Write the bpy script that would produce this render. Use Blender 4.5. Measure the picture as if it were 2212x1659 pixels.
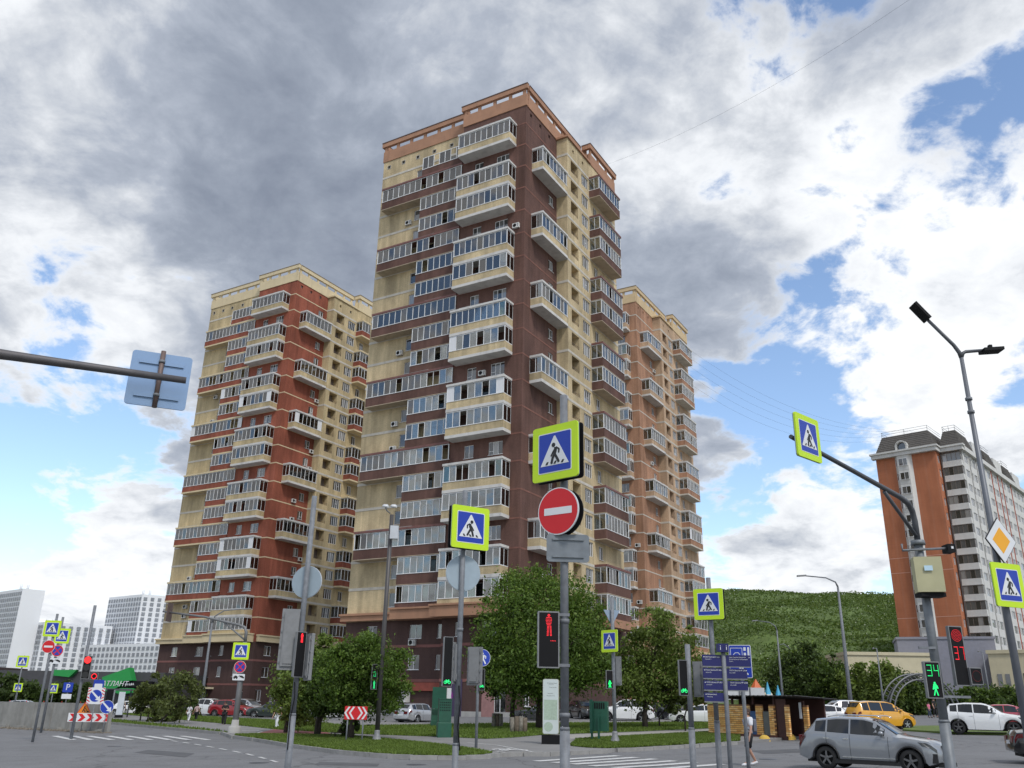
import bpy, bmesh, math, random
import numpy as np
from mathutils import Vector, Matrix

for o in list(bpy.data.objects): bpy.data.objects.remove(o)
scene = bpy.context.scene
COL = scene.collection
R = math.radians
rng = random.Random(7)

# ------------------------------------------------------------------ camera
CAM_F, PITCH, ROLL, CAM_Z = 1864.4, 0.35723, 0.019325, 1.6     # focal length in px of a 2212 px wide picture
cam_data = bpy.data.cameras.new('camera'); cam = bpy.data.objects.new('camera', cam_data); COL.objects.link(cam)
cam_data.sensor_fit = 'HORIZONTAL'; cam_data.sensor_width = 36.0; cam_data.lens = CAM_F / 2212 * 36
cam_data.clip_start = 0.1; cam_data.clip_end = 6000
cam.matrix_world = Matrix.Translation((0, 0, CAM_Z)) @ Matrix.Rotation(math.pi/2 + PITCH, 4, 'X') @ Matrix.Rotation(ROLL, 4, 'Z')
scene.camera = cam

# ------------------------------------------------------------------ exposure, sun, sky
scene.view_settings.view_transform = 'Standard'; scene.view_settings.look = 'None'
scene.view_settings.gamma = 1.0; scene.view_settings.use_curve_mapping = False
scene.view_settings.exposure = 0.55
scene.render.resolution_x = 1024; scene.render.resolution_y = 768
SUN_AZ, SUN_EL = R(152), R(50)           # azimuth clockwise from +Y (the view), elevation
sd = Vector((math.sin(SUN_AZ)*math.cos(SUN_EL), math.cos(SUN_AZ)*math.cos(SUN_EL), math.sin(SUN_EL)))
sun_data = bpy.data.lights.new('sun', 'SUN'); sun = bpy.data.objects.new('sun', sun_data); COL.objects.link(sun)
sun_data.energy = 1.5; sun_data.angle = R(10); sun_data.color = (1.0, 0.955, 0.88)
sun.rotation_euler = sd.to_track_quat('Z', 'Y').to_euler()
sun.location = (0, 0, 120)

world = bpy.data.worlds.new('World'); scene.world = world; world.use_nodes = True
wn, wl = world.node_tree.nodes, world.node_tree.links
for n in list(wn): wn.remove(n)
def wnode(t, **k):
    n = wn.new(t)
    for a, b in k.items(): setattr(n, a, b)
    return n
def wmath(op, a, b=None, c=None, clamp=False):
    n = wnode('ShaderNodeMath', operation=op, use_clamp=clamp)
    for i, v in enumerate((a, b, c)):
        if v is None: continue
        if isinstance(v, (int, float)): n.inputs[i].default_value = v
        else: wl.new(v, n.inputs[i])
    return n.outputs[0]
def smooth(v, a, b, lo=0.0, hi=1.0):
    n = wnode('ShaderNodeMapRange', interpolation_type='SMOOTHSTEP', clamp=True)
    wl.new(v, n.inputs[0])
    for i, q in zip((1, 2, 3, 4), (a, b, lo, hi)): n.inputs[i].default_value = q
    return n.outputs[0]
out = wnode('ShaderNodeOutputWorld')
sky = wnode('ShaderNodeTexSky', sky_type='NISHITA'); sky.sun_disc = False
sky.sun_elevation = SUN_EL; sky.sun_rotation = SUN_AZ; sky.altitude = 150; sky.air_density = 1.0; sky.dust_density = 0.6; sky.ozone_density = 1.3
bg_sky = wnode('ShaderNodeBackground'); wl.new(sky.outputs[0], bg_sky.inputs[0]); bg_sky.inputs[1].default_value = 0.15
tc = wnode('ShaderNodeTexCoord'); DIR = tc.outputs['Generated']
sep = wnode('ShaderNodeSeparateXYZ'); wl.new(DIR, sep.inputs[0])
zc = wmath('MAXIMUM', sep.outputs[2], 0.0)
den = wmath('ADD', zc, 0.36)
comb = wnode('ShaderNodeCombineXYZ')
wl.new(wmath('DIVIDE', sep.outputs[0], den), comb.inputs[0]); wl.new(wmath('DIVIDE', sep.outputs[1], den), comb.inputs[1])
P = comb.outputs[0]                                  # point on a flat cloud deck
def noise(vec, scale, detail, rough, off=(0, 0, 0), dist=0.0):
    m = wnode('ShaderNodeMapping'); wl.new(vec, m.inputs[0]); m.inputs['Location'].default_value = off
    n = wnode('ShaderNodeTexNoise'); wl.new(m.outputs[0], n.inputs['Vector'])
    n.inputs['Scale'].default_value = scale; n.inputs['Detail'].default_value = detail
    n.inputs['Roughness'].default_value = rough; n.inputs['Distortion'].default_value = dist
    return n.outputs['Fac']
n_big = noise(P, 1.35, 6, 0.52, (3.1, 1.7, 0.4), 0.2)
n_mid = noise(P, 4.4, 12, 0.60, (0.3, 4.2, 1.9), 0.35)
n_fine = noise(P, 12.5, 10, 0.60, (5.3, 0.2, 2.4), 0.3)
def px_dir(x, y):
    c, s = math.cos(ROLL), math.sin(ROLL); a0, b0 = x - 1106, y - 829.5
    a, b = a0*c + b0*s, -a0*s + b0*c
    return Vector((a/CAM_F, math.cos(PITCH) + b/CAM_F*math.sin(PITCH), math.sin(PITCH) - b/CAM_F*math.cos(PITCH)))
def blob(x, y, rad, amp):                            # a bank of cloud or a clearing round a direction of the sky
    d = px_dir(x, y).normalized()
    n = wnode('ShaderNodeVectorMath', operation='DOT_PRODUCT'); wl.new(DIR, n.inputs[0]); n.inputs[1].default_value = d
    return smooth(n.outputs['Value'], math.cos(rad/CAM_F), 1.0, 0.0, amp)
def total(items):
    r = items[0]
    for i in items[1:]: r = wmath('ADD', r, i)
    return r
# cloud cover: mostly closed, with clearings where the blue shows
cover = total([blob(*b) for b in ((640, 360, 1000, 0.40), (1480, 520, 420, 0.14), (1300, 100, 500, .12),
    (140, 960, 300, -0.36), (380, 1000, 240, -0.22), (20, 1060, 200, -.14), (150, 600, 120, -0.16),
    (2190, 210, 220, -0.17), (1890, 20, 170, -0.24), (2060, 300, 140, -.14), (1700, 655, 160, -0.18), (1850, 690, 200, -0.19), (1690, 880, 150, -0.24), (1850, 915, 180, -0.26),
    (1590, 1110, 140, -0.26), (1690, 1090, 140, -0.18), (1980, 1180, 200, -.2), (180, 1130, 190, 0.30), (2090, 860, 200, 0.22), (2120, 520, 240, .2), (1810, 800, 200, .30), (1960, 760, 120, .1), (1740, 1190, 180, 0.22), (1640, 1160, 200, .22), (1850, 1060, 220, .20), (300, 1180, 160, .1))])
cov = total([wmath('MULTIPLY_ADD', n_big, 0.60, 0.27), wmath('MULTIPLY', wmath('SUBTRACT', n_mid, 0.5), 1.85), wmath('MULTIPLY', wmath('SUBTRACT', n_fine, 0.5), 0.85), cover])
mask = smooth(cov, 0.36, 0.60)
# thickness: thick cloud is grey, edges are bright
grey = total([blob(*b) for b in ((480, 480, 820, 0.30), (900, 1150, 900, -.10), (800, 560, 520, 0.12), (950, 60, 600, 0.10), (1650, 40, 330, 0.20), (1480, 500, 360, 0.20), (1420, 720, 380, .12), (1640, 1010, 230, 0.14), (1600, 820, 180, .1),
    (2000, 400, 620, -0.13), (1650, 300, 300, -0.10), (1900, 820, 420, -0.10), (40, 200, 360, -0.16), (110, 40, 220, -.10), (120, 720, 330, -0.20), (230, 860, 260, -.10), (190, 1140, 260, -.16), (1800, 1100, 300, -.12))])
thick = total([grey, wmath('MULTIPLY_ADD', wmath('SUBTRACT', n_mid, .5), 1.05, .36), wmath('MULTIPLY', wmath('SUBTRACT', n_big, .5), 0.35), wmath('MULTIPLY', wmath('SUBTRACT', n_fine, .5), .6), wmath('MULTIPLY', wmath('SUBTRACT', mask, 1.0), .16)])
ramp = wnode('ShaderNodeValToRGB'); wl.new(thick, ramp.inputs[0])
e = ramp.color_ramp.elements
e[0].position = 0.16; e[0].color = (0.72, 0.735, 0.75, 1)
e[1].position = 0.92; e[1].color = (0.175, 0.202, 0.258, 1)
for p_, c_ in ((0.30, (0.62, 0.64, 0.67, 1)), (0.42, (0.47, 0.495, 0.535, 1)), (0.56, (0.315, 0.348, 0.41, 1)), (0.72, (0.232, 0.263, 0.322, 1))):
    q = e.new(p_); q.color = c_
bg_cloud = wnode('ShaderNodeBackground'); wl.new(ramp.outputs[0], bg_cloud.inputs[0]); bg_cloud.inputs[1].default_value = 0.98
mix = wnode('ShaderNodeMixShader'); wl.new(mask, mix.inputs[0]); wl.new(bg_sky.outputs[0], mix.inputs[1]); wl.new(bg_cloud.outputs[0], mix.inputs[2])
wl.new(mix.outputs[0], out.inputs[0])
scene.cycles.max_bounces = 6; scene.cycles.transparent_max_bounces = 12

# ------------------------------------------------------------------ where things stand
def gz(x, y):                                        # the ground: rises gently to the right and towards the towers
    return 0.014*x + 0.008*max(0.0, x - 5) + 0.5*min(max((y - 50)/35, 0.0), 1.0) - 0.25*min(max((50 - y)/20, 0.0), 1.0)
def ray(x, y): return px_dir(x, y)
def G(x, y):                                         # ground point seen in this direction
    d = px_dir(x, y); t = 5.0
    lo, hi = 5.0, 400.0
    for _ in range(50):
        m = (lo + hi)/2; p = d*m
        if p.z + CAM_Z > gz(p.x, p.y): lo = m
        else: hi = m
    p = d*lo
    return (p.x, p.y, gz(p.x, p.y))
def at(x, y, Y):                                     # point in this direction at distance Y ahead
    d = px_dir(x, y); k = Y/d.y
    return Vector((d.x*k, Y, d.z*k + CAM_Z))

# ------------------------------------------------------------------ helpers
def lin(r, g, b):
    f = lambda c: (c/255/12.92 if c <= 10 else ((c/255 + .055)/1.055)**2.4)
    return (f(r), f(g), f(b))
MATS = {}
def mat(name, col, rough=0.6, metal=0.0, var=0.12, vscale=2.0, spec=0.5, emit=None, bump=0.0, island=0.0, coat=0.0, dirt=0.0):
    if name in MATS: return MATS[name]
    m = bpy.data.materials.new(name); m.use_nodes = True; MATS[name] = m
    nt = m.node_tree; b = nt.nodes['Principled BSDF']
    b.inputs['Roughness'].default_value = rough; b.inputs['Metallic'].default_value = metal
    b.inputs['Specular IOR Level'].default_value = spec; b.inputs['Coat Weight'].default_value = coat
    b.inputs['Base Color'].default_value = (*col, 1)
    if emit:
        b.inputs['Emission Color'].default_value = (*col, 1); b.inputs['Emission Strength'].default_value = emit
        return m
    last = None
    if var > 0:
        g = nt.nodes.new('ShaderNodeNewGeometry')
        n = nt.nodes.new('ShaderNodeTexNoise'); nt.links.new(g.outputs['Position'], n.inputs['Vector'])
        n.inputs['Scale'].default_value = vscale; n.inputs['Detail'].default_value = 6; n.inputs['Roughness'].default_value = 0.62
        mr = nt.nodes.new('ShaderNodeMapRange'); nt.links.new(n.outputs['Fac'], mr.inputs[0])
        mr.inputs[1].default_value = .25; mr.inputs[2].default_value = .75; mr.inputs[3].default_value = 1 - var; mr.inputs[4].default_value = 1 + var
        val = mr.outputs[0]
        if island > 0:
            m2 = nt.nodes.new('ShaderNodeMapRange'); nt.links.new(g.outputs['Random Per Island'], m2.inputs[0])
            m2.inputs[3].default_value = 1 - island; m2.inputs[4].default_value = 1 + island
            mm = nt.nodes.new('ShaderNodeMath'); mm.operation = 'MULTIPLY'; nt.links.new(val, mm.inputs[0]); nt.links.new(m2.outputs[0], mm.inputs[1]); val = mm.outputs[0]
        vm = nt.nodes.new('ShaderNodeVectorMath'); vm.operation = 'SCALE'; vm.inputs[0].default_value = col; nt.links.new(val, vm.inputs['Scale'])
        last = vm.outputs[0]
        if dirt > 0:
            n2 = nt.nodes.new('ShaderNodeTexNoise'); mp = nt.nodes.new('ShaderNodeMapping'); mp.inputs['Scale'].default_value = (1.2, 1.2, .25)
            nt.links.new(g.outputs['Position'], mp.inputs[0]); nt.links.new(mp.outputs[0], n2.inputs['Vector']); n2.inputs['Scale'].default_value = 1.1; n2.inputs['Detail'].default_value = 8
            m3 = nt.nodes.new('ShaderNodeMapRange'); nt.links.new(n2.outputs['Fac'], m3.inputs[0]); m3.inputs[1].default_value = .5; m3.inputs[2].default_value = .78; m3.inputs[3].default_value = 0; m3.inputs[4].default_value = dirt
            mx = nt.nodes.new('ShaderNodeMix'); mx.data_type = 'RGBA'; nt.links.new(m3.outputs[0], mx.inputs[0]); nt.links.new(last, mx.inputs[6]); mx.inputs[7].default_value = (.06, .05, .045, 1)
            last = mx.outputs[2]
        nt.links.new(last, b.inputs['Base Color'])
        if bump > 0:
            bp = nt.nodes.new('ShaderNodeBump'); bp.inputs['Strength'].default_value = bump; bp.inputs['Distance'].default_value = 0.02
            nf = nt.nodes.new('ShaderNodeTexNoise'); nf.inputs['Scale'].default_value = vscale*6; nf.inputs['Detail'].default_value = 5
            nt.links.new(g.outputs['Position'], nf.inputs['Vector']); nt.links.new(nf.outputs['Fac'], bp.inputs['Height']); nt.links.new(bp.outputs[0], b.inputs['Normal'])
    return m
def brick_mat(name, c1, c2, mortar, ang, bw=0.26, bh=0.078, rough=0.85, stain=0.18, mort=0.014):
    """Brickwork in real size on walls turned by ang about the vertical."""
    if name in MATS: return MATS[name]
    m = bpy.data.materials.new(name); m.use_nodes = True; MATS[name] = m
    nt = m.node_tree; b = nt.nodes['Principled BSDF']; b.inputs['Roughness'].default_value = rough; b.inputs['Specular IOR Level'].default_value = 0.25
    N = nt.nodes.new; L = nt.links.new
    g = N('ShaderNodeNewGeometry')
    rot = N('ShaderNodeVectorRotate'); rot.rotation_type = 'Z_AXIS'; rot.inputs['Angle'].default_value = -ang; L(g.outputs['Position'], rot.inputs['Vector'])
    s = N('ShaderNodeSeparateXYZ'); L(rot.outputs[0], s.inputs[0])
    ad = N('ShaderNodeMath'); ad.operation = 'ADD'; L(s.outputs[0], ad.inputs[0]); L(s.outputs[1], ad.inputs[1])
    cb = N('ShaderNodeCombineXYZ'); L(ad.outputs[0], cb.inputs[0]); L(s.outputs[2], cb.inputs[1])
    br = N('ShaderNodeTexBrick'); L(cb.outputs[0], br.inputs['Vector'])
    br.inputs['Scale'].default_value = 1.0; br.inputs['Brick Width'].default_value = bw; br.inputs['Row Height'].default_value = bh
    br.inputs['Mortar Size'].default_value = mort; br.inputs['Color1'].default_value = (*c1, 1); br.inputs['Color2'].default_value = (*c2, 1); br.inputs['Mortar'].default_value = (*mortar, 1)
    br.inputs['Mortar Smooth'].default_value = .2
    n = N('ShaderNodeTexNoise'); n.inputs['Scale'].default_value = 0.35; n.inputs['Detail'].default_value = 7; n.inputs['Roughness'].default_value = .6
    mp = N('ShaderNodeMapping'); mp.inputs['Scale'].default_value = (1, 1, .45); L(g.outputs['Position'], mp.inputs[0]); L(mp.outputs[0], n.inputs['Vector'])
    mr = N('ShaderNodeMapRange'); L(n.outputs['Fac'], mr.inputs[0]); mr.inputs[1].default_value = .3; mr.inputs[2].default_value = .7; mr.inputs[3].default_value = 1 - stain; mr.inputs[4].default_value = 1 + stain
    n2 = N('ShaderNodeTexNoise'); n2.inputs['Scale'].default_value = 1.0; n2.inputs['Detail'].default_value = 6; n2.inputs['Roughness'].default_value = .65
    mp2 = N('ShaderNodeMapping'); mp2.inputs['Scale'].default_value = (1.6, 1.6, .10); L(g.outputs['Position'], mp2.inputs[0]); L(mp2.outputs[0], n2.inputs['Vector'])
    mr2 = N('ShaderNodeMapRange'); L(n2.outputs['Fac'], mr2.inputs[0]); mr2.inputs[1].default_value = .32; mr2.inputs[2].default_value = .68; mr2.inputs[3].default_value = 1 - stain*.7; mr2.inputs[4].default_value = 1 + stain*.45
    mm = N('ShaderNodeMath'); mm.operation = 'MULTIPLY'; L(mr.outputs[0], mm.inputs[0]); L(mr2.outputs[0], mm.inputs[1])
    vm = N('ShaderNodeVectorMath'); vm.operation = 'SCALE'; L(br.outputs[0], vm.inputs[0]); L(mm.outputs[0], vm.inputs['Scale'])
    L(vm.outputs[0], b.inputs['Base Color'])
    bp = N('ShaderNodeBump'); bp.inputs['Strength'].default_value = .5; bp.inputs['Distance'].default_value = .008; bp.invert = True
    L(br.outputs['Fac'], bp.inputs['Height']); L(bp.outputs[0], b.inputs['Normal'])
    return m
def glass_mat(name, tint, refl, rough=0.02, blend_pow=1.0, gl=(1, .97, .93)):
    if name in MATS: return MATS[name]
    m = bpy.data.materials.new(name); m.use_nodes = True; MATS[name] = m
    nt = m.node_tree; nt.nodes.remove(nt.nodes['Principled BSDF']); N = nt.nodes.new; L = nt.links.new
    t = N('ShaderNodeBsdfTransparent'); t.inputs[0].default_value = (*tint, 1)
    gs = N('ShaderNodeBsdfGlossy'); gs.inputs['Roughness'].default_value = rough; gs.inputs[0].default_value = (*gl, 1)
    fr = N('ShaderNodeFresnel'); fr.inputs[0].default_value = 1.52
    mr = N('ShaderNodeMapRange'); L(fr.outputs[0], mr.inputs[0]); mr.inputs[1].default_value = 0; mr.inputs[2].default_value = 1; mr.inputs[3].default_value = refl; mr.inputs[4].default_value = 1.0
    mx = N('ShaderNodeMixShader'); L(mr.outputs[0], mx.inputs[0]); L(t.outputs[0], mx.inputs[1]); L(gs.outputs[0], mx.inputs[2])
    L(mx.outputs[0], nt.nodes['Material Output'].inputs[0])
    return m

def obj(name, me, parent=None, loc=None, rotz=None, scale=None, m=None):
    o = bpy.data.objects.new(name, me); COL.objects.link(o)
    if parent is not None: o.parent = parent
    if loc is not None: o.location = loc
    if rotz is not None: o.rotation_euler = (0, 0, rotz)
    if scale is not None: o.scale = scale
    return o
def thing(name, label, cat, loc=(0, 0, 0), rotz=0.0, group=None):
    o = bpy.data.objects.new(name, None); COL.objects.link(o); o.empty_display_size = 0.2
    o.location = loc; o.rotation_euler = (0, 0, rotz); o['label'] = label; o['category'] = cat
    if group: o['group'] = group
    return o
def tag(o, label, cat, group=None):
    o['label'] = label; o['category'] = cat
    if group: o['group'] = group
    return o
def struct(o): o['kind'] = 'structure'; return o
def setmat(me, m):
    me.materials.clear()
    for q in (m if isinstance(m, (list, tuple)) else [m]): me.materials.append(q)
    return me
class MB:
    """Collects boxes, tubes and polygons into one mesh."""
    def __init__(s): s.v, s.f, s.mi, s.sm = [], [], [], []
    def add(s, vs, fs, mi=0, smooth=False):
        b = len(s.v); s.v += [tuple(p) for p in vs]
        for f in fs: s.f.append([b + i for i in f]); s.mi.append(mi); s.sm.append(smooth)
        return s
    def box(s, x0, x1, y0, y1, z0, z1, mi=0):
        s.add([(x0,y0,z0),(x1,y0,z0),(x1,y1,z0),(x0,y1,z0),(x0,y0,z1),(x1,y0,z1),(x1,y1,z1),(x0,y1,z1)],
              [(3,2,1,0),(4,5,6,7),(0,1,5,4),(1,2,6,5),(2,3,7,6),(3,0,4,7)], mi); return s
    def obox(s, c, ax, ay, az, mi=0):                # oriented box: centre and three half axes
        c, ax, ay, az = Vector(c), Vector(ax), Vector(ay), Vector(az); vs = []
        for k in (-1, 1):
            for i, j in ((-1,-1),(1,-1),(1,1),(-1,1)): vs.append(c + ax*i + ay*j + az*k)
        s.add(vs, [(3,2,1,0),(4,5,6,7),(0,1,5,4),(1,2,6,5),(2,3,7,6),(3,0,4,7)], mi); return s
    def tube(s, pts, rad, n=8, mi=0, cap=True, smooth=True):
        pts = [Vector(p) for p in pts]; rads = rad if isinstance(rad, (list, tuple)) else [rad]*len(pts)
        b = len(s.v); prev = None
        for i, p in enumerate(pts):
            t = (pts[min(i+1, len(pts)-1)] - pts[max(i-1, 0)]).normalized()
            if prev is None: u = t.orthogonal().normalized()
            else:
                u = prev - t*prev.dot(t); u = u.normalized() if u.length > 1e-6 else t.orthogonal().normalized()
            w = t.cross(u); prev = u
            for k in range(n):
                a = 2*math.pi*k/n; s.v.append(tuple(p + (u*math.cos(a) + w*math.sin(a))*rads[i]))
        for i in range(len(pts)-1):
            for k in range(n):
                s.f.append([b+i*n+k, b+i*n+(k+1)%n, b+(i+1)*n+(k+1)%n, b+(i+1)*n+k]); s.mi.append(mi); s.sm.append(smooth)
        if cap:
            s.f.append([b+k for k in range(n)][::-1]); s.mi.append(mi); s.sm.append(False)
            s.f.append([b+(len(pts)-1)*n+k for k in range(n)]); s.mi.append(mi); s.sm.append(False)
        return s
    def lathe(s, prof, n=24, mi=0, axis='z', c=(0,0,0), smooth=True):
        b = len(s.v)
        for r, h in prof:
            for k in range(n):
                a = 2*math.pi*k/n; q = (r*math.cos(a), r*math.sin(a), h)
                if axis == 'y': q = (q[0], h, q[1])
                if axis == 'x': q = (h, q[0], q[1])
                s.v.append((q[0]+c[0], q[1]+c[1], q[2]+c[2]))
        fl = axis == 'y'
        for i in range(len(prof)-1):
            for k in range(n):
                f = [b+i*n+k, b+i*n+(k+1)%n, b+(i+1)*n+(k+1)%n, b+(i+1)*n+k]
                s.f.append(f[::-1] if fl else f); s.mi.append(mi); s.sm.append(smooth)
        return s
    def ext(s, poly, y0, y1, mi=0):                  # outline in x,z pushed from y0 (front) to y1
        n = len(poly); b = len(s.v)
        A = sum(poly[i][0]*poly[(i+1)%n][1] - poly[(i+1)%n][0]*poly[i][1] for i in range(n))
        if A < 0: poly = poly[::-1]
        s.v += [(x, y0, z) for x, z in poly] + [(x, y1, z) for x, z in poly]
        s.f.append(list(range(b, b+n))); s.mi.append(mi); s.sm.append(False)
        s.f.append(list(range(b+2*n-1, b+n-1, -1))); s.mi.append(mi); s.sm.append(False)
        for i in range(n):
            j = (i+1) % n; s.f.append([b+j, b+i, b+n+i, b+n+j]); s.mi.append(mi); s.sm.append(False)
        return s
    def stroke(s, pts, w, y0, y1, mi=0):             # thick line in x,z with round ends
        for i in range(len(pts)-1):
            a, c = Vector(pts[i]), Vector(pts[i+1]); d = (c-a).normalized(); q = Vector((-d[1], d[0]))*w/2; e_ = d*w*.3
            s.ext([tuple(a-e_*.6+q*.6), tuple(a-e_+q*0), tuple(a-e_*.6-q*.6), tuple(a-q), tuple(c-q), tuple(c+e_*.6-q*.6), tuple(c+e_), tuple(c+e_*.6+q*.6), tuple(c+q), tuple(a+q)], y0 - i*1e-4, y1, mi)
        return s
    def disc(s, cx, cz, r, y0, y1, n=24, mi=0):
        return s.ext([(cx + r*math.cos(2*math.pi*k/n), cz + r*math.sin(2*math.pi*k/n)) for k in range(n)], y0, y1, mi)
    def rrect(s, x0, x1, z0, z1, r, y0, y1, mi=0):
        p = []
        for cx_, cz_, a0 in ((x1-r, z1-r, 0), (x0+r, z1-r, 90), (x0+r, z0+r, 180), (x1-r, z0+r, 270)):
            for k in range(5): a = R(a0 + 22.5*k); p.append((cx_ + r*math.cos(a), cz_ + r*math.sin(a)))
        return s.ext(p, y0, y1, mi)
    def mesh(s, name, m):
        me = bpy.data.meshes.new(name); me.from_pydata(s.v, [], s.f)
        setmat(me, m); me.polygons.foreach_set('material_index', s.mi); me.polygons.foreach_set('use_smooth', s.sm); me.update()
        return me
    def build(s, name, m, parent=None, **k): return obj(name, s.mesh(name, m), parent, **k)
CUBES = {}
def cube_mesh(m):
    if m.name not in CUBES: CUBES[m.name] = MB().box(-.5,.5,-.5,.5,-.5,.5).mesh('block_'+m.name, m)
    return CUBES[m.name]
def box(name, x0, x1, y0, y1, z0, z1, m, parent=None):
    return obj(name, cube_mesh(m), parent, loc=((x0+x1)/2, (y0+y1)/2, (z0+z1)/2), scale=(abs(x1-x0), abs(y1-y0), abs(z1-z0)))
def text_mesh(txt, size, m, shear=0.0, extrude=0.004, align='CENTER'):
    c = bpy.data.curves.new('lettering', 'FONT'); c.body = txt; c.size = size; c.shear = shear; c.extrude = extrude; c.align_x = align; c.align_y = 'CENTER'; c.resolution_u = 2
    o = bpy.data.objects.new('tmp', c); COL.objects.link(o)
    bpy.context.view_layer.update()
    me = bpy.data.meshes.new_from_object(o.evaluated_get(bpy.context.evaluated_depsgraph_get()))
    bpy.data.objects.remove(o); setmat(me, m); return me
def text(name, txt, size, m, parent, loc, rot=(math.pi/2, 0, 0), **k):
    o = obj(name, text_mesh(txt, size, m, **k), parent, loc=loc); o.rotation_euler = rot; return o

# ------------------------------------------------------------------ common materials
M_WHITE = mat('white_plastic_frame', (.72,.73,.74), .45, var=.05)
M_METAL = mat('galvanised_steel', (.17,.182,.20), .65, .1, var=.28, vscale=9, dirt=.25)
M_DARKM = mat('dark_painted_steel', (.075,.08,.09), .5, .2, var=.15, vscale=5)
M_BLACK = mat('black_housing', (.010,.010,.011), .6, var=.1, spec=.15)
M_GLASS = glass_mat('balcony_glass', (.66,.71,.72), .12)
M_GLASS2 = glass_mat('balcony_glass_green', (.45,.66,.62), .10)
M_PANE = [mat('window_pane_%s' % n, c, .04, var=.05, spec=1.0, coat=1.0) for n, c in (('dark', (.020,.022,.024)), ('grey', (.085,.088,.09)), ('pale', (.24,.24,.235)))]
M_SHUT = mat('white_sandwich_panel', (.66,.67,.69), .5, var=.05)
M_CURT = [mat('curtain_%d' % i, c, .8, var=.25, vscale=3) for i, c in enumerate(((.60,.60,.58), (.40,.41,.42), (.45,.36,.30), (.22,.24,.27)))]
M_CONC = mat('grey_concrete', (.36,.355,.34), .85, var=.14, vscale=1.2, bump=.2, dirt=.25)
M_SLABW = mat('painted_slab_white', (.56,.55,.53), .75, var=.10, vscale=1.0, dirt=.3)
def asphalt_mat(name, c):
    m = mat(name, c, .86, var=.16, vscale=.35, bump=.3, dirt=.3); nt = m.node_tree; N = nt.nodes.new; L = nt.links.new; b = nt.nodes['Principled BSDF']
    src = b.inputs['Base Color'].links[0].from_socket; g = N('ShaderNodeNewGeometry')
    n = N('ShaderNodeTexNoise'); n.inputs['Scale'].default_value = 22; n.inputs['Detail'].default_value = 4; L(g.outputs['Position'], n.inputs['Vector'])
    w = N('ShaderNodeTexNoise'); w.inputs['Scale'].default_value = .9; w.inputs['Detail'].default_value = 5; L(g.outputs['Position'], w.inputs['Vector'])
    ws = N('ShaderNodeVectorMath'); ws.operation = 'SCALE'; ws.inputs['Scale'].default_value = 1.6; L(w.outputs['Color'], ws.inputs[0])
    wa = N('ShaderNodeVectorMath'); wa.operation = 'ADD'; L(ws.outputs[0], wa.inputs[0]); L(g.outputs['Position'], wa.inputs[1])
    v = N('ShaderNodeTexVoronoi'); v.feature = 'DISTANCE_TO_EDGE'; v.inputs['Scale'].default_value = .17; L(wa.outputs[0], v.inputs['Vector'])
    cr = N('ShaderNodeMapRange'); L(v.outputs['Distance'], cr.inputs[0]); cr.inputs[1].default_value = 0; cr.inputs[2].default_value = .012; cr.inputs[3].default_value = .55; cr.inputs[4].default_value = 1
    sp = N('ShaderNodeMapRange'); L(n.outputs['Fac'], sp.inputs[0]); sp.inputs[1].default_value = .3; sp.inputs[2].default_value = .7; sp.inputs[3].default_value = .78; sp.inputs[4].default_value = 1.22
    k = N('ShaderNodeMath'); k.operation = 'MULTIPLY'; L(cr.outputs[0], k.inputs[0]); L(sp.outputs[0], k.inputs[1])
    vm = N('ShaderNodeVectorMath'); vm.operation = 'SCALE'; L(src, vm.inputs[0]); L(k.outputs[0], vm.inputs['Scale']); L(vm.outputs[0], b.inputs['Base Color']); return m
M_ASPH = asphalt_mat('asphalt', (.15,.151,.155))
M_PAVE = mat('pavement_asphalt', (.20,.195,.19), .9, var=.16, vscale=.7, bump=.2, dirt=.15)
M_PAINT = mat('road_paint_white', (.55,.55,.54), .7, var=.28, vscale=6, dirt=.35)
M_KERB = mat('kerb_concrete', (.27,.265,.255), .9, var=.2, vscale=3, bump=.3, dirt=.25)
# ------------------------------------------------------------------ ground sheets
def sheet(name, pts, off, m, parent=None, skirt=0.0):
    bm = bmesh.new()
    A = sum(pts[i][0]*pts[(i+1)%len(pts)][1] - pts[(i+1)%len(pts)][0]*pts[i][1] for i in range(len(pts)))
    if A < 0: pts = pts[::-1]
    bm.faces.new([bm.verts.new((p[0], p[1], 0)) for p in pts])
    for Y in (30, 50, 85):
        bmesh.ops.bisect_plane(bm, geom=bm.verts[:] + bm.edges[:] + bm.faces[:], plane_co=(0, Y, 0), plane_no=(0, 1, 0), dist=1e-5)
    bmesh.ops.bisect_plane(bm, geom=bm.verts[:] + bm.edges[:] + bm.faces[:], plane_co=(5, 0, 0), plane_no=(1, 0, 0), dist=1e-5)
    if skirt:
        bd = [e_ for e_ in bm.edges if len(e_.link_faces) == 1]
        r = bmesh.ops.extrude_edge_only(bm, edges=bd)
        low = [v for v in r['geom'] if isinstance(v, bmesh.types.BMVert)]
        for v in low: v.co.z = -skirt
    bmesh.ops.triangulate(bm, faces=bm.faces[:])
    for v in bm.verts: v.co.z += gz(v.co.x, v.co.y) + off
    bmesh.ops.recalc_face_normals(bm, faces=bm.faces[:])
    me = bpy.data.meshes.new(name); bm.to_mesh(me); bm.free(); setmat(me, m)
    return obj(name, me, parent)
def GP(*pts): return [G(*p)[:2] for p in pts]
M_EARTH = mat('dry_earth', (.12,.12,.075), .95, var=.3, vscale=.05)
M_GRASS = mat('lawn_grass', (.098,.142,.028), .9, var=.38, vscale=.9, bump=.6)
M_RED = mat('red_cycle_paving', (.36,.13,.12), .85, var=.15, vscale=2)
M_LIGHTPAVE = mat('light_paving', (.30,.285,.26), .9, var=.14, vscale=.8)
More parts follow.
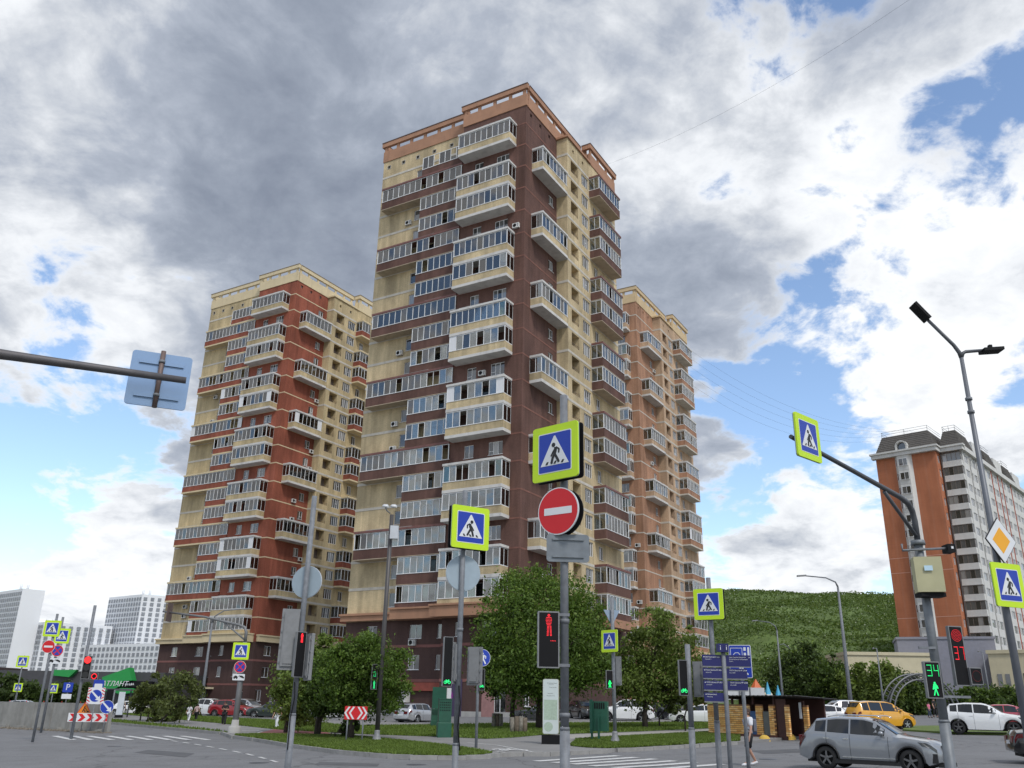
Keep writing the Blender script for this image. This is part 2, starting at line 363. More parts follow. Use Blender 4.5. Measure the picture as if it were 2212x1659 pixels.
ground = struct(sheet('ground', [(-1500,-60),(1500,-60),(1500,2500),(-1500,2500)], -0.02, M_EARTH))
road = struct(sheet('road', [(-150,4),(160,4),(160,170),(-150,170)], 0.0, M_ASPH))
# the raised corner: pavement with lawns on it
kerb_px = [(-60,1541),(100,1551),(236,1564),(480,1587),(501,1595),(553,1602),(615,1613),(678,1622),(740,1630),(803,1635.5),(853,1639),(915,1641.5),(978,1642),(1040,1640),(1085,1635),(1120,1634),(1180,1634),(1240,1631),(1300,1628),(1322,1625),(1360,1624),(1440,1619),(1520,1614),(1600,1608)]
KERB = GP(*kerb_px)
far = [(27, 62), (34, 84), (40, 128), (-75, 128), (-75, 100)]
pavement = struct(sheet('pavement', KERB + far, 0.12, M_PAVE, skirt=.2))
lawn_px = {
 'verge_lawn': [(-40,1540),(100,1549.5),(232,1562.5),(380,1577),(478,1586),(497,1587.5),(440,1580),(340,1569),(240,1557.5),(130,1548.5),(0,1541)],
 'corner_lawn': [(506,1593.5),(553,1600.5),(615,1611.5),(678,1620.5),(740,1628.5),(803,1634),(853,1637.5),(915,1640),(978,1640.5),(1036,1638.5),(1062,1634.5),(1040,1630),(1010,1625),(950,1616),(890,1609.5),(835,1604),(785,1598.5),(740,1595),(640,1593),(560,1592)],
 'tower_lawn': [(752,1590),(830,1593),(973,1598),(1050,1602),(1110,1599),(1165,1593.5),(1228,1590.5),(1380,1585),(1531,1578),(1600,1574),(1560,1564),(1400,1565.5),(1250,1566.5),(1106,1567.5),(853,1572),(760,1572.5),(660,1564),(560,1558.5),(430,1551),(330,1546),(250,1545),(300,1550),(470,1566),(600,1581)],
 'roadside_lawn': [(1233,1618),(1270,1622),(1322,1623.5),(1360,1622),(1440,1617),(1520,1612.5),(1598,1606.5),(1598,1592),(1570,1585),(1520,1588),(1400,1594.5),(1300,1600),(1245,1604)],
}
LAWNS = {}
for k_, pp in lawn_px.items():
    poly = GP(*pp); LAWNS[k_] = poly
    struct(sheet('lawn', poly, 0.135, M_GRASS))
struct(sheet('parking_lane', [(-62,100),(-33,84),(-14.5,74.5),(-3,69.5),(6,78),(34,78),(38,127),(-70,127)], 0.127, M_ASPH))
struct(sheet('cycle_path', GP((545,1591.5),(590,1580.5),(640,1578.5),(690,1583),(730,1594),(640,1592.5)), 0.129, M_RED))
struct(sheet('footpath', GP((1231,1592),(1380,1586.5),(1531,1579.5),(1560,1581),(1520,1587),(1400,1593.5),(1300,1599),(1235,1604),(1205,1610),(1180,1606)), 0.128, M_LIGHTPAVE))
park = struct(sheet('parking_verge', GP((1950,1579),(2060,1586),(2260,1591),(2260,1574),(2080,1570),(1960,1571)), .10, M_GRASS, skirt=.2))
# kerb stones, one by one
kerb = tag(obj('kerb', None), 'grey concrete kerb stones edging the corner pavement and lawns', 'kerb')
KMESH = MB().box(-.5,.5,-.075,.075,-.14,.14).mesh('kerb_stone', M_KERB)
def lay_kerb(P2, parent, step=1.0, z=.01):
    P2 = [Vector((p[0], p[1])) for p in P2]; cum = [0]
    for a, b in zip(P2, P2[1:]): cum.append(cum[-1] + (b-a).length)
    n = int(cum[-1]/step); i = 0
    for k in range(n):
        s_ = (k + .5)*step
        while i < len(P2)-2 and cum[i+1] < s_: i += 1
        d = (P2[i+1]-P2[i]); d.normalize(); p = P2[i] + d*(s_ - cum[i])
        o = obj('kerb_stone', KMESH, parent, loc=(p.x, p.y, gz(p.x, p.y) + z + rng.uniform(-.006, .006)))
        o.rotation_euler = (0, -0.014*d.x, math.atan2(d.y, d.x)); o.scale = (step*.985, 1, 1)
lay_kerb(KERB[2:14] + KERB[14:], kerb)
# painted markings
def strip(name, a, b, w, off=.014, m=M_PAINT, parent=road):
    a, b = Vector(a[:2]), Vector(b[:2]); d = (b-a).normalized(); q = Vector((-d.y, d.x))*w/2
    return sheet(name, [tuple(a+q), tuple(b+q), tuple(b-q), tuple(a-q)], off, m, parent)
for x0, y0, x1, y1 in ((1158,1645,1335,1633), (1196,1648.5,1375,1636.5), (1236,1651.5,1415,1640), (1278,1655.5,1457,1644), (1325,1659.5,1500,1648), (1372,1664,1560,1651.5)):
    strip('crossing_stripe', G(x0, y0), G(x1, y1), .42)
for x0, x1 in ((118,158),(157,196),(191,242),(234,283),(275,326),(316,368),(356,409),(392,450)):
    strip('crossing_stripe', G(x0, 1590.2), G(x1, 1598.6), .34)
pts = [(370,1600.5),(395,1604),(420,1608),(446,1612.5),(474,1617.5),(503,1623),(532,1629),(560,1636),(585,1643),(610,1651)]
for a, b in zip(pts, pts[1:]):
    a, b = Vector(G(*a)), Vector(G(*b)); strip('lane_dash', a, a + (b-a)*.55, .13)
lp = GP((840,1607.5),(960,1618.5),(1040,1627.5),(1095,1633.5))
for a, b in zip(lp, lp[1:]): strip('path_line', a, b, .1, .133, parent=pavement)
lp = GP((1010,1611),(1075,1617),(1150,1632))
for a, b in zip(lp, lp[1:]): strip('path_line', a, b, .1, .133, parent=pavement)
lp = GP((520,1583),(555,1583.5),(566,1586),(552,1589.5),(520,1592))
for a, b in zip(lp, lp[1:]): strip('path_line', a, b, .12, .133, parent=pavement)
# bicycle sign painted on the path
bp_ = G(1098, 1627); bk = MB()
def bike(mb, s, y0, y1, w, mi=0, cx=0, cz=0):
    f = lambda q: [(cx + x*s, cz + z*s) for x, z in q]
    for c in (-.55, .55):
        ring = [(c + .34*math.cos(a*math.pi/7), -.12 + .34*math.sin(a*math.pi/7)) for a in range(15)]
        mb.stroke(f(ring), w, y0, y1, mi)
    for l in ([(-.55,-.12),(-.25,.34),(.34,.34),(.02,-.12),(-.55,-.12)], [(.02,-.12),(-.3,.46)], [(.55,-.12),(.3,.52),(.48,.56)], [(-.42,.48),(-.18,.48)]): mb.stroke(f(l), w, y0, y1, mi)
bike(bk, .75, 0, .002, .09)
o = bk.build('painted_bicycle', M_PAINT, pavement, loc=(bp_[0], bp_[1], gz(bp_[0], bp_[1]) + .136)); o.rotation_euler = (-math.pi/2 + .0, 0, .35); o.scale = (1, 1, 2.0)

# ------------------------------------------------------------------ residential towers
T_ANG = -0.53505
MESHC = {}
def cached(key, fn):
    if key not in MESHC: MESHC[key] = fn()
    return MESHC[key]
def wall_mesh(x0, x1, z0, z1, holes, depth, m, dark=None):
    """Front skin (facing -y) with openings; reveals go back to +y, and a back skin closes them when dark is given."""
    xs = sorted({x0, x1, *[h[0] for h in holes], *[h[1] for h in holes]}); zs = sorted({z0, z1, *[h[2] for h in holes], *[h[3] for h in holes]})
    mb = MB(); hs = set()
    for a, b in zip(xs, xs[1:]):
        for c, d in zip(zs, zs[1:]):
            mx, mz = (a+b)/2, (c+d)/2
            if not any(h[0] < mx < h[1] and h[2] < mz < h[3] for h in holes):
                mb.add([(a,0,c),(b,0,c),(b,0,d),(a,0,d)], [(0,1,2,3)], 0)
    for a, b, c, d in holes:
        mb.add([(a,0,c),(b,0,c),(b,0,d),(a,0,d),(a,depth,c),(b,depth,c),(b,depth,d),(a,depth,d)], [(0,4,5,1),(1,5,6,2),(2,6,7,3),(3,7,4,0)], 0)
        mb.add([(a,depth,c),(b,depth,c),(b,depth,d),(a,depth,d)], [(0,1,2,3)], 1)
    return mb.mesh('wall', [m, dark or M_PANE[0]])
def frame_mesh(w, h, n, trans=(), t=.055, d=.06, m=None):
    mb = MB(); mb.box(0, w, 0, d, 0, t); mb.box(0, w, 0, d, h-t, h); mb.box(0, t, 0, d, t, h-t); mb.box(w-t, w, 0, d, t, h-t)
    for k in range(1, n): x = w*k/n; mb.box(x-t/2, x+t/2, 0, d, t, h-t)
    for k, f in trans: mb.box(w*k/n + t*.7, w*(k+1)/n - t*.7, .002, d-.002, h*f - t*.4, h*f + t*.4)
    return mb.mesh('window_frame', m or M_WHITE)
def window(parent, x, y, z, w, h, n, rotz=0.0, trans=None, sill=True, fm=None, pick=None):
    """x,y,z: lower left corner on the wall skin, as seen from outside; rotz turns the outside from -y."""
    tr = trans if trans is not None else ()
    me = cached(('win', round(w, 2), round(h, 2), n, tuple(tr), (fm or M_WHITE).name), lambda: frame_mesh(w, h, n, tr, m=fm))
    c, s = math.cos(rotz), math.sin(rotz)
    o = obj('window', me, parent, loc=(x - s*.09, y + c*.09, z), rotz=rotz)
    for k in range(n):
        pm = pick if pick is not None else M_PANE[rng.choice((0, 0, 0, 1, 1, 2))]
        obj('pane', cube_mesh(pm), o, loc=(w*(k+.5)/n, .045, h/2), scale=(w/n - .05, .012, h - .11))
    if sill: obj('sill', cube_mesh(M_WHITE), o, loc=(w/2, -.10, -.02), scale=(w + .1, .16, .035))
    return o
def ac_unit(parent, x, y, z, rotz=0.0, s=1.0):
    def mk():
        mb = MB(); mb.box(-.42, .42, -.34, -.04, 0, .58, 0); mb.lathe([(0, -.352), (.2, -.352), (.225, -.345), (.235, -.338)][::-1], 18, 1, 'y', (-.12, 0, .29)); mb.box(.2, .38, -.346, -.338, .08, .5, 2)
        mb.box(-.34, -.3, -.3, 0, -.05, 0, 2); mb.box(.3, .34, -.3, 0, -.05, 0, 2)
        return mb.mesh('air_conditioner', [mat('ac_white', (.58,.58,.56), .5), M_BLACK, mat('ac_grey', (.25,.25,.25), .6)])
    o = obj('air_conditioner', cached('ac', mk), parent, loc=(x, y, z), rotz=rotz); o.scale = (s, s, s); return o
def balcony(tower, x, y, z, ln, dp, rotz, brick, base, n, nside=2, side=(True, True), roof=True, band=None, frame=None, par_h=1.15, slab_h=.34, top=2.96, style=None):
    """x,y,z: left end on the wall, seen from outside. Parapet of brick on a slab, glazed above."""
    t = .12
    def par():
        mb = MB(); mb.box(0, ln, -dp, -dp+t, slab_h, par_h)
        mb.box(0, t, -dp+t, .1, slab_h, par_h); mb.box(ln-t, ln, -dp+t, .1, slab_h, par_h)
        return mb.mesh('balcony', brick)
    b = obj('balcony', cached(('par', round(ln,2), round(dp,2), par_h, slab_h, brick.name), par), tower, loc=(x, y, z), rotz=rotz)
    box('base_slab', -.03, ln+.03, -dp-.03, .12, 0, slab_h-.004, base, b)
    fm = frame or M_WHITE; g0, g1 = par_h, top
    def fr():
        mb = MB(); q = .05
        mb.box(-.03, ln+.03, -dp-.05, -dp+.09, g0, g0+.07); mb.box(0, ln, -dp+.01, -dp+.09, g1-.07, g1)
        for k in range(n+1):
            xx = min(max(ln*k/n, q/2+.001), ln-q/2-.001); w = q*1.7 if k in (0, n) else q*(1.0 if k % 2 else 1.25)
            xx = min(max(xx, w/2), ln-w/2); mb.box(xx-w/2, xx+w/2, -dp+.015, -dp+.08, g0+.07, g1-.07)
        for sx, on in ((0.0, side[0]), (ln-.08, side[1])):
            if not on: continue
            mb.box(sx, sx+.08, -dp+.09, .05, g0, g0+.07); mb.box(sx+.005, sx+.075, -dp+.09, .05, g1-.07, g1)
            for k in range(1, nside+1):
                yy = -dp + .05 + (dp)*k/nside - .03; mb.box(sx+.01, sx+.07, yy-.025, yy+.025, g0+.07, g1-.07)
        return mb.mesh('glazing_frame', fm)
    obj('glazing_frame', cached(('gl', round(ln,2), round(dp,2), n, nside, side, fm.name, g0, g1), fr), b)
    st = style or rng.choice(('clear', 'clear', 'clear', 'curtained', 'curtained', 'mixed', 'mixed', 'mixed', 'green', 'panels'))
    h = g1 - g0 - .14; zc_ = (g0+g1)/2
    cm = rng.choice(M_CURT)
    for k in range(n):
        r_ = rng.random()
        if r_ < .07 or (1 < k < n-1 and r_ > .965): continue   # a sash left open
        if st == 'panels' and k in (0, n-1): obj('panel', cube_mesh(M_SHUT), b, loc=(ln*(k+.5)/n, -dp+.05, zc_), scale=(ln/n - .03, .03, h)); continue
        gm = M_GLASS2 if (st == 'green' and k in (0, n-1)) else M_GLASS
        pn = obj('pane', cube_mesh(gm), b, loc=(ln*(k+.5)/n, -dp+.05 + (.02 if k % 2 else 0), zc_), scale=(ln/n - .03, .010, h)); pn.rotation_euler = (R(rng.uniform(-1.6, 1.6)), 0, R(rng.uniform(-1.6, 1.6)))
        if (st == 'curtained' and r_ < .8) or (st == 'mixed' and r_ < .38):
            hh = h*rng.choice((1, 1, .96, .6))
            obj('curtain', cube_mesh(cm if st == 'curtained' else rng.choice(M_CURT)), b, loc=(ln*(k+.5)/n, -dp+.17, g1-.07-hh/2), scale=(ln/n*rng.uniform(.7, 1.0), .02, hh))
    for sx, on in ((.04, side[0]), (ln-.04, side[1])):
        if not on: continue
        for k in range(nside):
            y0_ = -dp + .05 + dp*k/nside; obj('pane', cube_mesh(M_GLASS), b, loc=(sx, y0_ + dp/nside/2, zc_), scale=(.010, dp/nside - .05, h))
    # what stands behind the glass: the flat's own door and window, a shelf
    obj('inner_window', cube_mesh(M_PANE[0]), b, loc=(ln*rng.uniform(.3, .65), -.03, (g0+g1)/2-.05), scale=(min(2.2, ln*.4), .05, 1.5))
    if roof:
        box('roof_cap', -.08, ln+.08, -dp-.09, .1, g1+.012, g1+.26, roof if not isinstance(roof, bool) else M_SLABW, b)
        for k in range(2):
            xx = rng.uniform(.1, .75)*ln; box('roof_flashing', xx, xx+ln*.2, -dp-.06, -.1, g1+.262, g1+.262+rng.uniform(.03, .07), M_CONC, b)
    return b

PLINTH_Z = 10.44
def slab_z(k): return PLINTH_Z + 3.0*(18 - k)
def tower(nc, label, yel, brn, trim, band_l, band_b, plinth, base_y, base_b, seed, roofcap, brown_base, bslab=.25):
    rng.seed(seed)
    root = thing('residential_tower', label, 'tower', (nc[0], nc[1], 0), T_ANG, 'brick residential towers')
    W = 22.7; TOPZ = 69.95
    dark = mat('dark_room', (.02,.02,.022), .8, var=0)
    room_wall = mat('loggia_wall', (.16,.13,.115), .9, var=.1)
    LW = lambda n, x0, x1, z0, z1, holes, y, d, m, dk=None: obj(n, wall_mesh(x0, x1, z0, z1, holes, d, m, dk), root, loc=(0, y, 0))
    RW = lambda n, y0, y1, z0, z1, holes, x, d, m, dk=None: obj(n, wall_mesh(y0, y1, z0, z1, holes, d, m, dk), root, loc=(x, 0, 0), rotz=math.pi/2)
    PZ0, PZ1 = -2.0, 9.95
    # ---- street face on the left (outside is -y)
    hA, hB, hR, hS, hT, hE = [], [], [], [], [], []
    for k in range(19):
        z = slab_z(k)
        if k % 3 == 1: hA += [(-7.1, -5.9, z+1.0, z+2.45), (-4.0, -2.25, z+1.0, z+2.45)]; hE += [(15.6, 16.7, z+1.0, z+2.5)]
        else: hB += [(-16.98, -16.05, z+.95, z+2.45)]; hR += [(5.9, 7.05, z+1.0, z+2.35)]
        hS += [(9.0, 11.0, z+1.05, z+2.72)]; hT += [(12.1, 14.05, z+1.0, z+2.6)]
    vents = [(-21.75, 69.05), (-19.35, 69.05), (-17.0, 69.05), (-14.35, 69.05), (-11.65, 69.05)]
    hBv = [(x-.26, x+.26, z-.26, z+.26) for x, z in vents]
    hRv = [(x-.24, x+.24, 69.05, 69.55) for x in (1.3, 3.6, 6.0)]
    hSv = [(9.5, 9.95, 68.55, 69.05)]; hTv = [(12.3, 12.75, 68.55, 69.05)]
    LW('wall', -9, 0, PZ1, TOPZ+.2, hA, 0, .16, brn); LW('wall', -W, -9, PZ1, TOPZ+.2, hB + hBv, 1.2, .16, yel, M_PANE[1])
    RW('wall', 0, 8, PZ1, TOPZ+.2, hR + hRv, 0, .16, brn)
    RW('wall', 8, 11.4, PZ1, TOPZ, hS + hSv, 1.5, 1.15, yel, room_wall); RW('wall', 11.4, 14.7, PZ1, TOPZ, hT + hTv, 1.5, .16, yel); RW('wall', 14.7, W, PZ1, TOPZ+.2, hE, 1.5, .16, yel)
    mb = MB()                                        # side returns, the far sides and the roof
    mb.add([(-9,0,PZ1),(-9,1.2,PZ1),(-9,1.2,TOPZ+.2),(-9,0,TOPZ+.2)], [(3,2,1,0)], 0)
    mb.add([(0,8,PZ1),(1.5,8,PZ1),(1.5,8,TOPZ),(0,8,TOPZ)], [(0,1,2,3)], 1)
    mb.add([(1.5,W,PZ1),(-W,W,PZ1),(-W,W,TOPZ+.2),(1.5,W,TOPZ+.2)], [(0,1,2,3)], 1); mb.add([(-W,1.2,PZ1),(-W,W,PZ1),(-W,W,TOPZ+.2),(-W,1.2,TOPZ+.2)], [(3,2,1,0)], 1)
    mb.add([(-W,1.2,TOPZ-.02),(-9,1.2,TOPZ-.02),(-9,0,TOPZ-.02),(0,0,TOPZ-.02),(0,8,TOPZ-.02),(1.5,8,TOPZ-.02),(1.5,W,TOPZ-.02),(-W,W,TOPZ-.02)], [tuple(range(8))], 2)
    mb.build('wall', [brn, yel, M_CONC], root)
    # ---- plinth
    pw = [(-13.95, -12.35, 8.05, 9.45), (-10.35, -9.6, 8.05, 9.45), (-7.35, -6.5, 8.05, 9.45), (-4.0, -2.4, 8.05, 9.45), (-13.95, -12.5, 4.95, 6.4), (-10.4, -9.6, 4.95, 6.4), (-7.35, -6.5, 4.95, 6.4), (-4.0, -2.4, 4.95, 6.4),
          (-19.6, -18.3, 8.05, 9.45), (-19.6, -18.3, 4.95, 6.4)]
    shop = [(-20.5, -19.0, .9, 3.3), (-18.3, -16.8, .9, 3.3)]
    pr = [(2.0, 3.4, 8.05, 9.45), (5.4, 6.6, 8.05, 9.45), (2.0, 3.4, 4.95, 6.4), (5.4, 6.6, 4.95, 6.4), (1.2, 2.4, 1.6, 3.2), (4.2, 5.4, 1.6, 3.2)]
    inB = [h for h in pw + shop if h[1] <= -9.2]; inA = [h for h in pw + [(-2.6, -1.3, .55, 2.9)] if h[0] >= -9]
    LW('plinth_wall', -9, 0, PZ0, PZ1, inA, 0, .16, plinth); LW('plinth_wall', -W, -9, PZ0, PZ1, inB, 1.2, .16, plinth)
    RW('plinth_wall', 0, 8, PZ0, PZ1, pr, 0, .16, plinth); RW('plinth_wall', 8, W, PZ0, PZ1, [(y, y+1.5, z, z+1.4) for y in (9, 12.3, 15.6, 19) for z in (4.95, 8.05)], 1.5, .16, plinth)
    MB().add([(-9,0,PZ0),(-9,1.2,PZ0),(-9,1.2,PZ1),(-9,0,PZ1)], [(3,2,1,0)]).build('plinth_wall', plinth, root); MB().add([(0,8,PZ0),(1.5,8,PZ0),(1.5,8,PZ1),(0,8,PZ1)], [(0,1,2,3)]).build('plinth_wall', plinth, root)
    MB().add([(-W,1.2,PZ0),(-W,W,PZ0),(-W,W,PZ1),(-W,1.2,PZ1)], [(3,2,1,0)]).build('plinth_wall', plinth, root)
    for h in inA + inB:
        big = h[3] < 3.5
        window(root, h[0], 0 if h[0] >= -9 else 1.2, h[2], h[1]-h[0], h[3]-h[2], 2 if h[1]-h[0] > 1.2 else 1)
    for h in pr: window(root, 0, h[0], h[2], h[1]-h[0], h[3]-h[2], 2, math.pi/2)
    for z in (3.75, 7.15):
        pb = mat('plinth_band', (.20,.085,.075), .85, var=.15)
        box('floor_band', -9.0-.0, .03, -.03, .02, z, z+.28, pb, root); box('floor_band', -W-.02, -9.04, 1.17, 1.22, z, z+.28, pb, root); box('floor_band', -.02, .03, .025, 7.98, z, z+.28, pb, root); box('floor_band', 1.48, 1.53, 8.0, W, z, z+.28, pb, root)
    box('plinth_base', -W-.06, -9.1, 1.14, 1.24, -2, 1.05, M_CONC, root); box('plinth_base', -9.06, .06, -.06, .04, -2, 1.05, M_CONC, root); box('plinth_base', -.04, .06, .045, 7.94, -2, 1.05, M_CONC, root); box('plinth_base', 1.46, 1.56, 7.95, W, -2, 1.05, M_CONC, root)
    # ---- ledge above the plinth, stepping out under the balconies
    for a in ((-W-.45, -15.5, .65, 1.5, 10.0, 10.55), (-W-.55, -15.6, .5, 1.5, 10.56, 10.8), (-15.45, -9.35, -.45, 1.4, 9.92, 10.9), (-15.55, -9.3, -.6, 1.4, 10.91, 11.1), (-9.25, -.4, -2.0, .3, 9.86, 10.9), (-9.28, -.3, -2.15, .3, 10.91, 11.1)):
        box('ledge', *a, trim, root)
    for a in ((-.2, .6, .2, 7.9, 9.95, 10.75), (-.2, .75, .1, 7.95, 10.76, 10.95), (1.2, 2.1, 8.0, 14.2, 9.95, 10.75), (1.2, 2.2, 7.97, 14.2, 10.76, 10.95), (1.2, 3.4, 14.25, 21.4, 9.9, 10.8)):
        box('ledge', *a, trim, root)
    # ---- floor bands
    for k in range(-1, 19):
        z = slab_z(k) if k < 18 else None
        if z is None: continue
        box('floor_band', -W-.02, -9.05, 1.165, 1.22, z-.12, z+.18, band_l, root)
        box('floor_band', -9.02, .022, -.022, .02, z-.06, z+.10, band_b, root); box('floor_band', -.02, .022, .021, 7.99, z-.06, z+.10, band_b, root)
        box('floor_band', 1.48, 1.53, 8.0-.02, W, z-.12, z+.18, band_l, root); box('floor_band', .03, 1.478, 7.965, 8.02, z-.12, z+.18, band_l, root)
    # ---- parapet: solid band, posts, cap beam
    def run(x0, y0, x1, y1, nx, ny, tag_):
        L_ = math.hypot(x1-x0, y1-y0); a = math.atan2(y1-y0, x1-x0)
        def put(n, s0, s1, d0, d1, z0, z1, m):
            o = obj(n, cube_mesh(m), root, loc=(x0 + math.cos(a)*(s0+s1)/2 + nx*(d0+d1)/2, y0 + math.sin(a)*(s0+s1)/2 + ny*(d0+d1)/2, (z0+z1)/2), rotz=a, scale=(s1-s0, abs(d1-d0), z1-z0)); return o
        put('parapet', 0 if tag_ else -.1, L_ + .1, -.2, .1, 70.02, 71.68, trim)
        put('parapet_cap', -.3 if not tag_ else .0, L_ + .3, -.12, .28, 72.36, 73.0, trim); put('cap_flashing', -.34 if not tag_ else 0, L_ + .32, -.14, .33, 73.005, 73.12, mat('flashing_'+trim.name, (.10,.06,.05) if 'cream' not in trim.name else (.22,.17,.11), .6))
        np_ = max(2, int(round(L_/2.3)))
        for i in range(np_+1):
            s = L_*i/np_; s = min(max(s, .25), L_-.25); put('parapet_post', s-.2, s+.2, -.12, .09, 71.68, 72.36, trim)
    run(-9, 0, 0, 0, 0, -1, 0); run(-W, 1.2, -9.35, 1.2, 0, -1, 0); run(0, .36, 0, 14.3, 1, 0, 1); run(1.5, 14.7, 1.5, W, 1, 0, 0)
    run(-9, 1.1, -9, .36, -1, 0, 1); run(.45, 14.7, 1.1, 14.7, 0, -1, 1)
    run(-W, W-.2, -W, 1.6, -1, 0, 1)
    box('stair_cap', -.05, 1.72, 7.75, 14.68, 69.96, 70.25, trim, root)
    # ---- windows on the upper floors
    for h in hA: window(root, h[0], 0, h[2], h[1]-h[0], h[3]-h[2], 2 if h[1]-h[0] < 1.5 else 3, trans=[(0, .3)] if rng.random() < .4 else [])
    for h in hB: window(root, h[0], 1.2, h[2], h[1]-h[0], h[3]-h[2], 1)
    for h in hR: window(root, 0, h[0], h[2], h[1]-h[0], h[3]-h[2], 2, math.pi/2, trans=[(1, .35)] if rng.random() < .4 else [])
    for h in hT: window(root, 1.5, h[0], h[2], h[1]-h[0], h[3]-h[2], 4, math.pi/2, sill=False, trans=[(2, .5)] if rng.random() < .3 else [])
    for h in hE: window(root, 1.5, h[0], h[2], h[1]-h[0], h[3]-h[2], 2, math.pi/2)
    for x, z in vents:
        o = obj('vent_frame', cached(('vent', yel.name), lambda: frame_mesh(.56, .56, 1, (), .06, .05, M_CONC)), root, loc=(x-.28, 1.17, z-.28))
    rail = cached('rail', lambda: MB().box(0, 2, 0, .03, .32, .36).box(0, 2, 0, .03, .02, .05).box(.05, .08, 0, .03, .05, .32).box(.95, .98, 0, .03, .05, .32).box(1.9, 1.93, 0, .03, .05, .32).mesh('railing', mat('railing_rust', (.12,.09,.08), .7)))
    for h in hS: obj('railing', rail, root, loc=(1.47, h[0], h[2]), rotz=math.pi/2)
    # ---- balconies
    for k in range(19):
        z = slab_z(k); win = k % 3 == 1
        upper = k % 3 == 2                           # upper one of a stacked pair
        if not win:
            topcap = k == 0 or upper
            balcony(root, -8.6, 0, z, 7.3, 1.62, 0, yel, base_y, rng.choice((8, 8, 9)), 2, roof=roofcap if topcap else False, style='pale' if k == 0 else None)
            balcony(root, 1.5, 14.35, z, 6.65, 1.5, math.pi/2, brn, base_b, 8, 2, roof=brown_base if topcap else False, slab_h=bslab)
            balcony(root, -15.1, 1.2, z, 6.05, 1.35, 0, brn, base_b, 7, 2, side=(True, False), roof=False, slab_h=bslab)
        else:
            balcony(root, -21.35, 1.2, z, 12.35, 1.37, 0, brn, base_b, 14, 2, side=(True, True), roof=brown_base, slab_h=bslab)
            balcony(root, 0, 1.6, z, 6.33, 1.5, math.pi/2, yel, base_y, 7, 2, roof=roofcap)
    # ---- air conditioners
    for k in rng.sample(range(2, 18), 12):
        z = slab_z(k); r_ = rng.random()
        if r_ < .3: ac_unit(root, -17.7, 1.2, z+.5 if k % 3 != 1 else z - 1.0)
        elif r_ < .6 and k % 3 == 1: ac_unit(root, -5.0, 0, z+1.2); 
        elif k % 3 != 1: ac_unit(root, 0, rng.choice((4.6, 7.45)), z + .4, math.pi/2)
        else: ac_unit(root, -1.0, 0, z + .7)
    return root
yl = lambda n, c: brick_mat(n, c, tuple(q*.86 for q in c), tuple(q*.62 for q in c), T_ANG, stain=.3)
c_y1 = (.60,.485,.30); c_y2 = (.56,.45,.265); c_o3 = (.53,.375,.25)
TY1, TY2, TY3 = yl('yellow_brick', c_y1), yl('ochre_brick', c_y2), yl('salmon_brick', c_o3)
TB1, TB2, TB3 = yl('brown_brick', (.150,.082,.067)), yl('red_brick', (.31,.098,.062)), yl('orange_brick', (.42,.235,.15))
PL = brick_mat('plinth_brick', (.098,.058,.051), (.088,.050,.045), (.06,.038,.034), T_ANG)
TR1 = mat('terracotta_render', (.36,.195,.12), .85, var=.16, vscale=.5, dirt=.22)
TR2 = mat('cream_render', (.60,.50,.32), .85, var=.08, vscale=.5, dirt=.16)
TR3 = mat('sand_cream_render', (.55,.42,.25), .85, var=.10, vscale=.5, dirt=.2)
BL = mat('grey_floor_band', (.50,.47,.41), .85, var=.15, vscale=.8, dirt=.25); BB1 = mat('brown_floor_band', (.19,.085,.065), .85, var=.3, vscale=1.5); BB2 = mat('cream_floor_band', (.58,.47,.31), .85, var=.1)
RC = mat('red_sheet_roof', (.16,.07,.06), .6, var=.25, vscale=2); BBS = mat('brown_slab_edge', (.45,.38,.28), .85, var=.2, vscale=1, dirt=.3)
tower((1.07, 86.36), 'tall yellow and dark brown brick tower with terracotta parapet', TY1, TB1, TR1, BL, BB1, PL, M_SLABW, BBS, 11, M_SLABW, RC, .07)
tower((-37.5, 134.0), 'tall ochre and brick red tower with cream parapet', TY2, TB2, TR2, BL, BB2, PL, M_SLABW, TR2, 12, M_SLABW, TR2)
tower((21.85, 139.8), 'tall salmon and orange brick tower standing behind the brown one', TY3, TB3, TR3, BL, BL, TB3, M_SLABW, BL, 13, M_SLABW, M_SLABW)

# repairs and covers in the road
M_PATCH = mat('asphalt_patch', (.085,.086,.09), .9, var=.18, vscale=1.5)
for q in ([(690,1646),(820,1650),(815,1656),(680,1652)], [(1620,1622),(1720,1618),(1760,1624),(1650,1629)], [(320,1620),(420,1628),(400,1636),(290,1626)]): sheet('asphalt_patch', GP(*q), .006, M_PATCH, road)
for px, py in ((900, 1652), (560, 1648), (1660, 1640), (250, 1612)):
    a = G(px, py); MB().lathe([(0,.008),(.3,.008),(.33,.008),(.34,.0)][::-1], 20).build('manhole_cover', M_DARKM, road, loc=a)
# ------------------------------------------------------------------ road signs and signals
M_YG = mat('fluorescent_yellow_green', (.50,.72,.012), .45, var=.04)
M_BLUE = mat('sign_blue', (.008,.040,.36), .4, var=.04)
M_DBLUE = mat('wayfinding_blue', (.008,.010,.10), .45, var=.05)
M_SWHITE = mat('sign_white', (.66,.68,.70), .4, var=.04)
M_SRED = mat('sign_red', (.56,.008,.014), .4, var=.05)
M_SBLACK = mat('sign_black', (.01,.01,.01), .5, var=0)
M_SYEL = mat('sign_yellow', (.78,.36,.008), .4, var=.04)
M_SORANGE = mat('sign_orange', (.75,.22,.01), .45, var=.04)
M_BACK = mat('sign_back_zinc', (.26,.33,.42), .42, .35, var=.10, vscale=5)
M_BACKL = mat('sign_back_pale', (.31,.38,.43), .45, .3, var=.08, vscale=5)
M_LITRED = mat('lit_red', (1.0,.025,.04), emit=.42); M_LITGRN = mat('lit_green', (.02,.85,.22), emit=.48)
M_OFF = mat('unlit_lens', (.02,.02,.02), .35, var=0)
